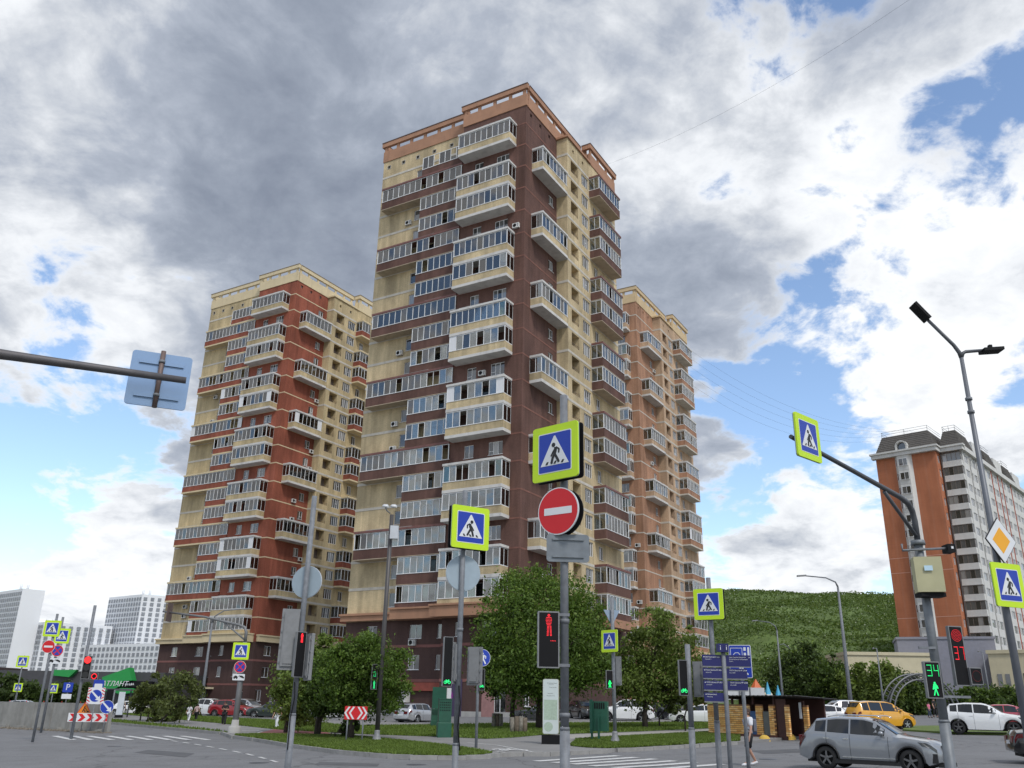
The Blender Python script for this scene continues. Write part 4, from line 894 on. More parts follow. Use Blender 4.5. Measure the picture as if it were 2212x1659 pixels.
# far left posts
b_ = G(70, 1603); X, Y = b_[:2]
p, g = post('leaning thin post with crossing sign and no entry sign by the concrete barrier', X, Y, at(122, 1326, Y).z, .06)
s = at(115, 1358, Y); crossing_sign(p, (s.x-X, -.1, s.z-g), R(10), .76, -1); s = at(107, 1397, Y); no_entry(p, (s.x-X, -.1, s.z-g), R(6), .60)
b_ = G(88, 1583); X, Y = b_[:2]
p, g = post('post with crossing sign, no stopping sign and tow plate behind the barrier end', X, Y, at(141, 1333, Y).z, .07)
s = at(136, 1374, Y); crossing_sign(p, (s.x-X, -.11, s.z-g), R(12), .86, 1); s = at(126, 1406, Y); no_stopping(p, (s.x-X, -.11, s.z-g), R(10), .66); s = at(120, 1428, Y); tow_plate(p, (s.x-X, -.11, s.z-g), R(8), .72, .32)
b_ = G(153, 1597); X, Y = b_[:2]
p, g = post('traffic light post with lit red lamp and red ring lamp', X, Y, at(219, 1308, Y).z, .075, 'traffic light', name='traffic_light')
s = at(190, 1442, Y); o = signal(p, (s.x-X, -.14, s.z-g), R(8), .40, 1.12)
sub('red_lamp', o, MB().disc(0, .36, .165, -.05, -.037, 28), mat('lit_red_strong', (1,.02,.02), emit=1.1))
for z in (0, -.36): sub('dark_lamp', o, MB().disc(0, z, .16, -.045, -.037, 24), M_OFF)
s = at(206, 1461, Y); o = signal(p, (s.x-X, -.12, s.z-g), R(8), .36, .34); mb = MB()
for k in range(20):
    a = k*math.pi/10; mb.stroke([(.12*math.cos(a), .12*math.sin(a)), (.12*math.cos(a+.33), .12*math.sin(a+.33))], .035, -.045, -.037)
sub('red_ring', o, mb, M_LITRED)
# gantry with crossing sign, no stopping and tow plate at the left crossing
b_ = G(505, 1588); X, Y = b_[:2]
p, g = post('grey gantry mast with crossing sign, no stopping sign and tow plate', X, Y, at(527, 1387, Y).z, .17, 'gantry', name='sign_gantry', base=False, taper=.13, m=mat('gantry_grey', (.17,.175,.18), .55, .2, var=.2, dirt=.2))
Mm = MATS['gantry_grey']; MB().lathe([(.0,.8),(.19,.8),(.22,.5),(.32,.45),(.36,.4),(.36,-.2)], 12).build('pole_base', M_CONC, p)
s = at(523, 1407, Y); crossing_sign(p, (s.x-X, -.24, s.z-g), R(8), .93, -1); s = at(521, 1441, Y); no_stopping(p, (s.x-X, -.22, s.z-g), R(8), .66); s = at(518, 1463, Y); tow_plate(p, (s.x-X, -.22, s.z-g), R(8), .66, .34)
z0 = at(527, 1387, Y).z - g; z1 = at(526, 1352, Y).z - g; e1 = at(352, 1321, Y+1.5)
E1 = Vector(rel(e1, X, Y, g))
MB().tube([(0,0,z0), (0,0,z1-.35), (-.12,.02,z1-.08), (-.5,.1,z1+.05), tuple(Vector((0,0,z1)).lerp(E1, .5) + Vector((0,0,.1))), tuple(E1)], [.09,.085,.08,.075,.065,.05], 12).build('arm', Mm, p)
MB().tube([(0,0,z0+.1), tuple(Vector((0,0,z1)).lerp(E1, .27))], .05, 8).build('arm_brace', Mm, p)
e2 = Vector((0,0,z1)).lerp(E1, .92) + Vector((0,0,.1)); box('edge_on_sign', e2.x-.02, e2.x+.02, e2.y-.4, e2.y+.4, e2.z-.62, e2.z+.45, M_RUST, p)
# ------------------------------------------------------------------ works barrier with its signs
A = Vector(G(-70, 1567)[:2]); B = Vector(G(234, 1582)[:2]); d = (B-A).normalized(); ln = (B-A).length; ang = math.atan2(d.y, d.x)
BM = mat('stained_barrier_concrete', (.27,.265,.245), .9, var=.22, vscale=1.3, bump=.3, dirt=.45)
bar = thing('concrete_barrier', 'long grey stained concrete barrier of upright panels by the left crossing', 'barrier', (A.x, A.y, gz(A.x, A.y)), ang)
n_ = 8
for k in range(n_):
    x0, x1 = ln*k/n_, ln*(k+1)/n_; yy = rng.uniform(-.03, .03); zz = (gz(*(A + d*x0)) - gz(*A))
    MB().ext([(x0+.015, -.1+zz), (x1-.015, -.1+zz), (x1-.015, 1.58+zz), (x0+.015, 1.58+zz+rng.uniform(-.02, .02))], -.09+yy, .09+yy).build('barrier_panel', BM, bar)
    MB().box((x0+x1)/2-.5, (x0+x1)/2+.5, -.34, -.1, -.1+zz, .16+zz).build('barrier_foot', BM, bar)
    MB().tube([((x0+x1)/2-.3, 0, 1.58+zz), ((x0+x1)/2-.3, 0, 1.66+zz)], .02, 6).build('lifting_eye', M_SRED, bar)
rub = MB()
for k in range(260):
    x = rng.uniform(ln*.35, ln+1.2); y = rng.uniform(-1.3, -.35); q = rng.uniform(.02, .07); rub.obox((x, y, gz(*(A+d*x))-gz(*A)+q*.4), (q,.2*q,0), (-.2*q,q*.8,0), (0,.1*q,q*.6))
o = rub.build('rubble', mat('rubble', (.22,.19,.15), .95, var=.3)); o.location = bar.location; o.rotation_euler = bar.rotation_euler; o['kind'] = 'stuff'; o['label'] = 'loose rubble and soil along the barrier foot'; o['category'] = 'rubble'
def on_bar(px, py, fwd=.35):
    fwd += .55
    d_ = px_dir(px, py); n = Vector((d.y, -d.x)); q = A + n*fwd; t = q.dot(n)/Vector((d_.x, d_.y)).dot(n); return Vector((d_.x*t, d_.y*t, d_.z*t + CAM_Z))
def leg_sign(nm, label, cat, P3):
    g_ = gz(P3.x, P3.y); r_ = thing(nm, label, cat, (P3.x, P3.y, g_), R(14)); return r_, g_
def arrow_poly(s): return [(-.33*s,.40*s), (-.40*s,.32*s), (.10*s,-.20*s), (-.02*s,-.28*s), (.36*s,-.38*s), (.32*s,.02*s), (.21*s,-.09*s)]
P3 = on_bar(207, 1503); r_, g_ = leg_sign('obstacle_sign', 'square red and white striped board with blue keep right disc', 'road sign', P3)
h = .46; o = MB().box(-h, h, -.015, .015, -h, h).build('board', M_SWHITE, r_, loc=(0, 0, P3.z-g_))
for k in range(5):
    for sx, sz in ((1, 1), (-1, 1), (1, -1), (-1, -1)):
        t = .02 + k*.15*h*1.2
        q = [(sx*(h*.98), sz*(h*.98 - t - .0)), (sx*(h*.98), sz*(h*.98 - t - .07)), (sx*(h*.98-.17), sz*(h*.98 - t - .07 + .10)), (sx*(h*.98-.17), sz*(h*.98-t+.10))]
        if k in (0, 2, 4): sub('red_stripe', o, MB().ext([(x, max(-h, min(h, z))) for x, z in q], -.0175, -.010), M_SRED)
sub('white_rim', o, MB().disc(0, 0, h*.77, -.020, -.010, 28), M_SWHITE); sub('blue_disc', o, MB().disc(0, 0, h*.73, -.0225, -.012, 28), M_BLUE); sub('white_arrow', o, MB().ext(arrow_poly(.75), -.025, -.014), M_SWHITE)
MB().tube([(0,.04,-.2), (0,.04,P3.z-g_-h)], .03, 8).build('pole', M_METAL, r_)
P3 = on_bar(231, 1527, .5); r_, g_ = leg_sign('keep_right_sign', 'round blue keep right arrow sign at the barrier end', 'road sign', P3)
o = MB().disc(0, 0, .36, -.012, .012, 30).build('disc', M_SWHITE, r_, loc=(0,0,P3.z-g_)); sub('blue_disc', o, MB().disc(0, 0, .345, -.015, -.006, 30), M_BLUE); sub('white_arrow', o, MB().ext(arrow_poly(.72), -.018, -.009), M_SWHITE)
MB().tube([(0,.03,-.2), (0,.03,P3.z-g_-.3)], .025, 8).build('pole', M_METAL, r_)
P3 = on_bar(183, 1530, .42); r_, g_ = leg_sign('roadworks_sign', 'orange triangular roadworks sign with digging figure', 'road sign', P3)
o = MB().ext([(-.40,-.30), (.40,-.30), (0,.38)], -.012, .012).build('triangle', M_SRED, r_, loc=(0,0,P3.z-g_)); sub('orange_face', o, MB().ext([(-.345,-.27), (.345,-.27), (0,.315)], -.015, -.006), M_SORANGE)
w = MB(); w.disc(.0,.10,.035,-.018,-.009,10).stroke([(0,.06),(-.04,-.05),(-.10,-.2)],.05,-.0185,-.009).stroke([(-.04,-.05),(.05,-.2)],.045,-.0187,-.009).stroke([(0,.04),(.1,-.06),(.16,-.16)],.03,-.0189,-.009).ext([(.13,-.22),(.28,-.22),(.21,-.12)],-.018,-.009)
sub('digging_figure', o, w, M_SBLACK); MB().tube([(0,.03,-.2), (0,.03,P3.z-g_-.25)], .025, 8).build('pole', M_METAL, r_)
P3 = on_bar(192, 1550, .30); r_, g_ = leg_sign('chevron_board', 'long red and white chevron board fixed along the concrete barrier', 'road sign', P3)
w_, h = 2.25, .48; o = MB().box(-w_/2, w_/2, -.015, .015, -h/2, h/2).build('board', M_SWHITE, r_, loc=(0,0,P3.z-g_))
for k in range(5):
    x = -w_/2 + .06 + k*.46; e_ = min(x+.42, w_/2-.03)
    sub('red_chevron', o, MB().ext([(x, h*.42), (min(x+.22, e_), h*.42), (e_, 0), (min(x+.22, e_), -h*.42), (x, -h*.42), (min(x+.19, e_-.01), 0)], -.019, -.010), M_SRED)
MB().box(-.9, -.85, .02, .1, -P3.z+g_-.1, 0).box(.85, .9, .02, .1, -P3.z+g_-.1, 0).build('bracket', M_METAL, r_, loc=(0,0,P3.z-g_))
# ------------------------------------------------------------------ chevron sign on two legs
a = G(745, 1609); b = G(782, 1607.5); m_ = ((a[0]+b[0])/2, (a[1]+b[1])/2)
r_ = thing('direction_chevron_sign', 'red and white double chevron sign on two grey legs in the corner lawn', 'road sign', (*m_, gz(*m_)), R(4)); zc_ = at(765, 1540, m_[1]).z - gz(*m_)
o = MB().rrect(-.52, .52, -.29, .29, .03, -.012, .012).build('board', M_SRED, r_, loc=(0, 0, zc_))
for k, (x, s_) in enumerate(((-.40, -1), (-.19, -1), (.19, 1), (.40, 1))): sub('white_chevron', o, MB().ext([(x-.045-s_*.09, .27), (x+.045-s_*.09, .27), (x+.045+s_*.09, 0), (x+.045-s_*.09, -.27), (x-.045-s_*.09, -.27), (x-.045+s_*.09, 0)], -.016, -.006), M_SWHITE)
for s_ in (-1, 1): MB().tube([(s_*.36, .04, -.2), (s_*.36, .04, zc_+.1)], .035, 10).build('leg', M_METAL, r_)
# ------------------------------------------------------------------ information stand
a = G(1190, 1613.5); r_ = thing('information_stand', 'tall white map stand with green map on a black plinth', 'information stand', a, R(-8)); H_ = at(1190, 1467, a[1]).z - a[2]
M_IW = mat('stand_white', (.52,.58,.57), .35, var=.03); 
MB().box(-.40, .40, -.22, .22, -.1, .50).build('plinth', M_BLACK, r_)
sh = MB().rrect(-.36, .36, .53, H_, .09, -.16, .16).build('cabinet', mat('stand_side', (.42,.40,.33), .5), r_)
o = MB().rrect(-.345, .345, .55, H_-.015, .08, -.168, -.155).build('front_panel', M_IW, r_); 
MAPM = mat('printed_map', (.36,.45,.36), .4, var=.18, vscale=14)
sub('city_map', o, MB().box(-.30, .30, -.1705, -.160, 1.13, 1.98), MAPM); sub('district_map', o, MB().disc(-.1, .84, .2, -.1705, -.160, 24), MAPM)
for i, (t, x, z, s_) in enumerate((('Покровская улица', .06, H_-.18, .05), ('Pokrovskaya street', .02, H_-.235, .03), ('Рождественская', .10, H_-.36, .04), ('Некрасовка', -.02, H_-.62, .042), ('Люберецкие Поля', .0, H_-.72, .042))):
    text('stand_lettering', t, s_, mat('print_dark', (.04,.06,.06), .6, var=0), o, (x, -.170, z), extrude=.0008)
# ------------------------------------------------------------------ green ventilation boxes, board, painted stumps
M_GRN = mat('green_painted_metal', (.010,.085,.050), .5, var=.2, vscale=4, dirt=.2)
def vent_shaft(px, py, top_y, w, label, yaw):
    a = G(px, py); H_ = at(px, top_y, a[1]).z - a[2]; r_ = thing('vent_shaft', label, 'vent shaft', a, yaw, 'green ventilation shafts'); k = w/.9
    MB().lathe([(0, H_*.44), (.40*k, H_*.44), (.47*k, H_*.41), (.47*k, -.2)], 4, smooth=False).build('base', M_GRN, r_).rotation_euler[2] = math.pi/4
    mb = MB(); mb.box(-.30*k, .30*k, -.30*k, .30*k, H_*.44+.002, H_); mb.build('shaft', M_GRN, r_)
    for i in range(6):
        for j in range(4): box('louvre', -.26*k + i*.09*k, -.21*k + i*.09*k, -.315*k, -.29*k, H_*(.72 + .065*j), H_*(.72 + .065*j) + .05, M_BLACK, r_)
    box('cap', -.33*k, .33*k, -.33*k, .33*k, H_+.002, H_+.05, M_GRN, r_)
vent_shaft(958, 1598, 1511, .95, 'dark green vent shaft with louvred top standing on the lawn', R(10))
vent_shaft(937, 1574, 1533, .62, 'small dark green vent shaft behind the larger one', R(10))
a = G(941, 1571); H_ = at(943, 1486, a[1]+4).z - a[2]; r_ = thing('electric_cabinet', 'green cabinet on a frame with a white meter box', 'cabinet', (a[0], a[1]+4, gz(a[0], a[1]+4)))
MB().box(-.62, .42, -.25, .25, H_-1.5, H_).build('cabinet_body', M_GRN, r_); MB().box(.43, .75, -.2, .1, H_-1.15, H_-.05).build('meter_box', M_SWHITE, r_)
for x in (-.55, .35): MB().box(x-.04, x+.04, -.04, .04, -.2, H_-1.5).build('leg', M_GRN, r_)
a = G(1279, 1606); r_ = thing('notice_board', 'green notice board and bin on two posts beside the footpath', 'notice board', a, R(-20)); H_ = at(1285, 1511, a[1]).z - a[2]
for x in (0, .34): MB().box(x-.045, x+.045, -.04, .04, -.2, H_ if x == 0 else H_*.62).build('leg', M_GRN, r_)
MB().box(.05, .75, .05, .40, .55, H_-.08).build('cabinet_body', M_GRN, r_); MB().box(-.09, .05, -.06, .06, .45, H_).build('side_panel', M_GRN, r_)
for i in range(5): box('louvre', .12+i*.11, .19+i*.11, .035, .06, H_-.42, H_-.14, M_BLACK, r_)
ST = mat('carved_wood', (.12,.095,.07), .85, var=.55, vscale=5); STP = mat('bleached_wood', (.17,.155,.13), .85, var=.6, vscale=7)
for px, py, ty, n_, lab in ((1074, 1576, 1540, 3, 'group of three upright painted logs on the lawn'), (1120, 1588, 1546, 4, 'group of four upright painted logs beside the footpath')):
    a = G(px, py); r_ = thing('painted_logs', lab, 'logs', a); H_ = at(px, ty, a[1]).z - a[2]
    for k in range(n_): 
        x = (k-(n_-1)/2)*.24; h = H_*rng.uniform(.88, 1.02); MB().tube([(x, rng.uniform(-.1,.1), -.1), (x+rng.uniform(-.03,.03), 0, h)], [.15, .13], 9).build('log', ST if k % 2 else STP, r_)
# ------------------------------------------------------------------ brick waste enclosure
A = Vector(G(1531, 1591)[:2]); B = Vector(G(1688, 1599.5)[:2]); d = (B-A).normalized(); ln = (B-A).length; ang = math.atan2(d.y, d.x); g_ = gz(*((A+B)/2))
enc = thing('waste_enclosure', 'yellow brick waste enclosure with brown gates and flat dark roof', 'enclosure', (A.x, A.y, g_), ang)
HB = at(1600, 1521, ((A+B)/2).y - .5).z - g_
KB = [mat('enclosure_brick_%d' % i, c_, .85, var=.12, vscale=6) for i, c_ in enumerate(((.74,.42,.13), (.62,.31,.09), (.80,.52,.22)))]
MORT = mat('brown_mortar', (.20,.10,.05), .95, var=.2, vscale=5)
BRM = [MB().box(-.5,.5,-.5,.5,-.5,.5).mesh('brick', m) for m in KB]
def brickwork(x0, x1, y, z0, z1, yaw=0, org=(0, 0)):
    """A wall one brick deep: mortar core with bricks proud of it. x along, front towards -y."""
    core = MB().box(x0+.012, x1-.012, y+.014, y+.14, z0, z1-.01).build('mortar_core', MORT, enc)
    bw, bh = .33, .10; rows = int((z1-z0)/bh)
    for r in range(rows):
        x = x0 - (bw/2 if r % 2 else 0)
        while x < x1 - .02:
            a_, b_ = max(x, x0), min(x+bw, x1)
            if b_ - a_ > .05:
                o = obj('brick', rng.choice(BRM), enc, loc=((a_+b_)/2, y + .06 + rng.uniform(-.006, .006), z0 + (r+.5)*bh), scale=(b_-a_-.022, .12, bh-.020))
            x += bw
seg = lambda px: (Vector(G(px, 1595)[:2]) - A).dot(d)
x_w = ln*.60
brickwork(0, x_w, 0, .22, HB)
p1 = (ln*.69, ln*.775); p2 = (ln*.865, ln*.935)
brickwork(*p1, 0, .22, HB); brickwork(*p2, 0, .22, HB)
RB = mat('red_brown_base', (.10,.038,.030), .85, var=.2); GT = mat('brown_gate', (.055,.020,.016), .7, var=.2)
MB().box(-.03, ln*.94, -.05, .2, -.3, .215).build('base_course', RB, enc)
MB().box(x_w+.02, p1[0]-.02, .05, .09, .22, HB*.80).build('blue_container', mat('container_blue', (.035,.085,.20), .6, var=.15), enc); MB().box(p1[1]+.02, p2[0]-.02, .05, .09, .22, HB*.80).build('grey_container', mat('container_grey', (.11,.115,.105), .6, var=.2), enc)
MB().box(0, ln*.94, 2.6, 2.75, -.2, HB).build('rear_wall', RB, enc); MB().box(0, .14, .15, 2.6, -.2, HB).build('side_wall', KB[1], enc)
gx = ln*.945
MB().box(gx, gx+.62, .12, .16, .02, HB+.28).build('gate', GT, enc); MB().box(gx+.9, gx+1.1, .9, 1.0, .0, HB+.2).build('gate', GT, enc)
brickwork(gx+.64, gx+.90, .0, .2, HB); brickwork(gx+1.12, gx+1.42, .8, .1, HB)
MB().box(gx+.93, gx+1.08, .75, .77, HB*.62, HB+.12).build('notice', M_SWHITE, enc)
MB().box(0.25, gx+1.3, 2.2, 2.3, -.1, HB+.3).build('gate_wall', GT, enc)
rf = MB()
for k in range(46):
    x0 = -.35 + k*(ln+1.7)/46; x1 = x0 + (ln+1.7)/46; zz = .035 if k % 2 else 0
    rf.add([(x0,-.18,HB+.42+zz),(x1,-.18,HB+.42+.035-zz),(x1,3.0,HB+.30+.035-zz),(x0,3.0,HB+.30+zz),(x0,-.18,HB+.38+zz),(x1,-.18,HB+.38+.035-zz),(x1,3.0,HB+.26+.035-zz),(x0,3.0,HB+.26+zz)], [(0,1,2,3),(7,6,5,4),(0,4,5,1),(2,6,7,3)])
rf.build('roof', mat('dark_roof_sheet', (.03,.026,.024), .7, var=.25), enc)
for x in (.3, ln*.33, ln*.62, ln*.9): MB().box(x-.05, x+.05, .2, .3, HB, HB+.37).build('roof_post', GT, enc)
YB = mat('yellow_concrete', (.56,.36,.06), .8, var=.2, vscale=6, dirt=.25)
for px, py, lab in ((1652, 1601.5, 'yellow concrete half ball in front of the brick pillars'), (1707, 1598, 'yellow concrete half ball in front of the brown gate')):
    a = G(px, py); tag(MB().lathe([(0,.30),(.10,.29),(.19,.24),(.26,.15),(.29,.03),(.29,0),(.31,-.005),(.31,-.2)], 20).build('half_ball_bollard', YB, loc=a), lab, 'bollard', 'yellow half balls')
# ------------------------------------------------------------------ steel arch
Y = 96; c0 = at(1988, 1520, Y); g_ = gz(c0.x, Y); r_ = thing('steel_arch', 'pale curved lattice arch over the path by the trees', 'arch', (c0.x, Y, g_), R(12))
RAD = at(1988, 1452, Y).z - g_ - 0.2; MA = mat('arch_steel', (.15,.155,.16), .5, .4, var=.2)
for yy in (-.7, .7):
    for rr in (RAD, RAD-.55):
        MB().tube([(rr*1.02*math.cos(a), yy, rr*math.sin(a)) for a in np.linspace(0, math.pi, 25)], .09, 6).build('arch_rib', MA, r_)
for k in range(24):
    a0, a1 = math.pi*k/24, math.pi*(k+1)/24
    MB().tube([(RAD*1.02*math.cos(a0), -.7, RAD*math.sin(a0)), ((RAD-.55)*1.02*math.cos(a1), .7, (RAD-.55)*math.sin(a1))], .05, 5).build('arch_brace', MA, r_)
    MB().tube([(RAD*1.02*math.cos(a0), .7, RAD*math.sin(a0)), ((RAD-.55)*1.02*math.cos(a1), -.7, (RAD-.55)*math.sin(a1))], .05, 5).build('arch_brace', MA, r_)

# ------------------------------------------------------------------ vehicles
M_TYRE = mat('tyre_rubber', (.014,.014,.015), .85, var=.1); M_RIM = mat('alloy_rim', (.38,.39,.40), .35, .7, var=.05); M_CGL = mat('car_glass', (.010,.012,.014), .04, var=0, spec=.6)
M_TRIM = mat('black_trim', (.012,.012,.013), .5, var=.1); M_HL = mat('headlight', (.06,.065,.07), .2, 0, var=.3, vscale=30); M_TL = mat('tail_light', (.10,.004,.006), .2, var=.1); M_CHROME = mat('chrome', (.62,.64,.66), .15, .95, var=0)
def paint(n, c_, metal=.0): return mat('paint_'+n, c_, .28, metal, var=.03, coat=1.0)
CAR = {  # length, half width, height, wheel radius, wheel positions, roofline knots (x, z), belt line knots, hood
 'suv': dict(L=4.6, w=.92, R=.365, fx=.90, rx=3.62, clear=.24, top=[(0,.72),(.06,.92),(.30,1.02),(1.15,1.13),(1.30,1.16),(1.95,1.58),(2.35,1.67),(3.2,1.68),(3.95,1.60),(4.25,1.30),(4.52,1.08),(4.6,.80)], belt=[(0,.70),(.3,.97),(1.2,1.07),(2.5,1.10),(3.6,1.16),(4.3,1.18),(4.6,.78)], glass=(1.32, 4.12)),
 'hatch': dict(L=4.1, w=.86, R=.31, fx=.80, rx=3.30, clear=.2, top=[(0,.62),(.06,.78),(.30,.88),(1.0,1.0),(1.12,1.03),(1.75,1.40),(2.2,1.48),(3.0,1.46),(3.6,1.36),(3.9,1.10),(4.05,.95),(4.1,.7)], belt=[(0,.6),(.3,.84),(1.1,.95),(2.4,.98),(3.4,1.02),(3.9,.98),(4.1,.65)], glass=(1.14, 3.75)),
 'wagon': dict(L=4.6, w=.88, R=.315, fx=.85, rx=3.55, clear=.2, top=[(0,.6),(.06,.76),(.30,.86),(1.15,.98),(1.28,1.0),(1.95,1.40),(2.4,1.48),(3.6,1.47),(4.15,1.40),(4.42,1.08),(4.56,.95),(4.6,.65)], belt=[(0,.58),(.3,.83),(1.2,.93),(2.5,.96),(4.0,1.0),(4.45,.98),(4.6,.6)], glass=(1.3, 4.28)),
 'sedan': dict(L=4.7, w=.88, R=.32, fx=.88, rx=3.65, clear=.2, top=[(0,.6),(.06,.76),(.30,.86),(1.2,.98),(1.35,1.0),(2.0,1.37),(2.5,1.44),(3.1,1.42),(3.85,1.08),(4.0,1.05),(4.55,1.0),(4.66,.85),(4.7,.65)], belt=[(0,.58),(.3,.83),(1.2,.93),(2.5,.96),(3.8,1.0),(4.6,.92),(4.7,.6)], glass=(1.37, 3.83)),
 'mpv': dict(L=4.3, w=.88, R=.32, fx=.78, rx=3.45, clear=.2, top=[(0,.68),(.05,.86),(.25,.98),(.65,1.10),(.75,1.14),(1.55,1.60),(2.0,1.70),(3.2,1.71),(3.85,1.64),(4.12,1.30),(4.27,1.0),(4.3,.7)], belt=[(0,.66),(.25,.92),(.8,1.05),(2.4,1.08),(3.8,1.10),(4.15,1.08),(4.3,.66)], glass=(.78, 4.0)),
}
def make_car(kind, pm, label, loc, yaw, cat='car', group=None, plate=None, rim=M_RIM, sc=1.0, hero=False, skip=()):
    """Nose points to local -x ... built with the nose at x=0 pointing to -x; origin under the middle."""
    s = CAR[kind]; L_, w, Rw = s['L'], s['w'], s['R']
    root = thing('car', label, cat, loc, yaw, group); root.scale = (sc, sc, sc)
    tx, tz = zip(*s['top']); bx_, bz = zip(*s['belt'])
    top = lambda x: float(np.interp(x, tx, tz)); belt = lambda x: min(float(np.interp(x, bx_, bz)), top(x) - .005)
    def half(x):                                     # plan shape
        f = min(1, (x+.02)/.55); b = min(1, (L_-x+.02)/.45)
        return w*(.70 + .30*math.sin(min(1, f)*math.pi/2))*(.78 + .22*math.sin(min(1, b)*math.pi/2))
    Ra = Rw*1.16
    def low(x):
        z = s['clear'] + (.12*max(0, (.35-x)/.35) if x < .35 else 0) + (.14*max(0, (x-L_+.45)/.45) if x > L_-.45 else 0)
        for xc in (s['fx'], s['rx']):
            if abs(x-xc) < Ra: z = max(z, Rw + math.sqrt(Ra*Ra - (x-xc)**2))
        return z
    xs = set(np.linspace(0, L_, 26)); xs |= set(tx)
    for xc in (s['fx'], s['rx']):
        for a in np.linspace(0, math.pi, 13): xs.add(xc + Ra*math.cos(a)*.9999)
    xs = sorted(x for x in xs if 0 <= x <= L_); xs = [x for i, x in enumerate(xs) if i == 0 or x - xs[i-1] > .012]
    tumble = lambda x: .70 if top(x) - belt(x) > .12 else .70 + .24*(1 - (top(x)-belt(x))/.12)
    def section(x):
        h = half(x); lo = low(x); be = belt(x); tp = top(x); mid = max(lo + .05, lo + (be-lo)*.45); tm = h*tumble(x)
        return [(0, lo), (h*.80, lo), (h*.965, lo + .03), (h*1.0, mid), (h*.985, mid + (be-mid)*.6), (h*.945, be), (h*.945 + (tm-h*.945)*.55, be + (tp-.05-be)*.55), (tm, max(tp-.05, be+.002)), (tm*.82, max(tp-.012, be+.003)), (0, tp)]
    V, F = [], []
    for x in xs:
        sec = section(x); ring = sec + [(-y, z) for y, z in sec[-2:0:-1]]
        V += [(x - L_/2, y, z) for y, z in ring]
    nr = len(section(1.0))*2 - 2
    for i in range(len(xs)-1):
        for k in range(nr): F.append((i*nr+k, (i+1)*nr+k, (i+1)*nr+(k+1) % nr, i*nr+(k+1) % nr))
    F.append(tuple(range(nr))); F.append(tuple(range((len(xs)-1)*nr, len(xs)*nr))[::-1])
    me = bpy.data.meshes.new('body'); me.from_pydata(V, [], F); setmat(me, pm)
    bm = bmesh.new(); bm.from_mesh(me); bmesh.ops.recalc_face_normals(bm, faces=bm.faces[:])
    for f in bm.faces: f.smooth = True
    for e_ in bm.edges:
        if len(e_.link_faces) == 2 and e_.calc_face_angle() > R(38): e_.smooth = False
    bm.to_mesh(me); bm.free()
    body = obj('body', me, root)
    def side_y(x, z):                                # half width of the cabin at height z
        h = half(x); be = belt(x); tp = top(x); t = min(max((z-be)/max(tp-.05-be, .01), 0), 1); return h*.945 + (h*tumble(x)-h*.945)*t
    def side_glass(a1, b1, sgn):
        mb = MB(); V_, F_ = [], []; n = 6
        for x in np.linspace(a1, b1, n):
            z0, z1 = zb(x), max(zt(x), zb(x)+.02)
            for t in (0, .5, 1): zz = z0 + (z1-z0)*t; V_.append((x - L_/2, sgn*(side_y(x, zz)+.007), zz))
        for i in range(n-1):
            for k in range(2): q = (i*3+k, (i+1)*3+k, (i+1)*3+k+1, i*3+k+1); F_.append(q if sgn < 0 else q[::-1])
        mb.add(V_, F_, 0, True); return mb
    g0, g1 = s['glass']; zt = lambda x: top(x) - .085; zb = lambda x: belt(x) + .025
    cuts = [g0+.30, g0 + (g1-g0)*.52, g0 + (g1-g0)*.80, g1-.14] if kind != 'sedan' else [g0+.30, g0+(g1-g0)*.53, g1-.34]
    for a_, b_ in zip(cuts, cuts[1:]):
        a1, b1 = a_+.03, b_-.03
        for sgn in (-1, 1): side_glass(a1, b1, sgn).build('side_window', M_CGL, root)
    def screen(x0, x1, nm):                          # windscreen or rear window across the car
        V_, F_ = [], []; n = 5
        for x in np.linspace(x0, x1, n):
            for t in (-1, -.6, 0, .6, 1):
                hy = half(x)*tumble(x)*.88; zz = top(x) + .008 - .012*abs(t)**3 ; V_.append((x - L_/2 - (.012 if x < L_/2 else -.012), t*hy, zz))
        for i in range(n-1):
            for k in range(4): F_.append((i*5+k, (i+1)*5+k, (i+1)*5+k+1, i*5+k+1))
        mb = MB(); mb.add(V_, F_, 0, True); mb.build(nm, M_CGL, root)
    wx = [x for x, z in s['top']]
    ws0, ws1 = s['top'][4][0], s['top'][5][0]; screen(ws0+.03, ws1+.12, 'windscreen')
    if kind == 'sedan': screen(3.14, 3.80, 'rear_window')
    else: screen(s['top'][8][0]+.04, s['top'][9][0]-.01, 'rear_window')
    def wheel():
        def mk():
            mb = MB(); t = .11
            mb.lathe([(Rw*.62,-t),(Rw*.9,-t),(Rw*.985,-t*.7),(Rw,0),(Rw*.985,t*.7),(Rw*.9,t),(Rw*.62,t)], 28, 0, 'y'); return mb.mesh('tyre', M_TYRE)
        def rimk():
            mb = MB(); mb.lathe([(Rw*.63,-.105),(Rw*.60,-.06),(Rw*.60,.10)], 28, 0, 'y')
            mb.lathe([(0,-.085),(.06,-.088),(.075,-.07),(.075,-.03)][::-1], 16, 0, 'y')
            for k in range(5):
                a = k*2*math.pi/5 + .3; c_, q = math.cos(a), math.sin(a)
                mb.obox((c_*Rw*.36, -.075, q*Rw*.36), (c_*Rw*.27, 0, q*Rw*.27), (-q*.030, 0, c_*.030), (0,.018,0))
            mb.lathe([(Rw*.6,-.02),(0,-.02)], 24, 1, 'y'); return mb.mesh('rim', [rim, M_BLACK])
        return cached(('tyre', Rw), mk), cached(('rim', Rw, rim.name), rimk)
    ty, ri = wheel()
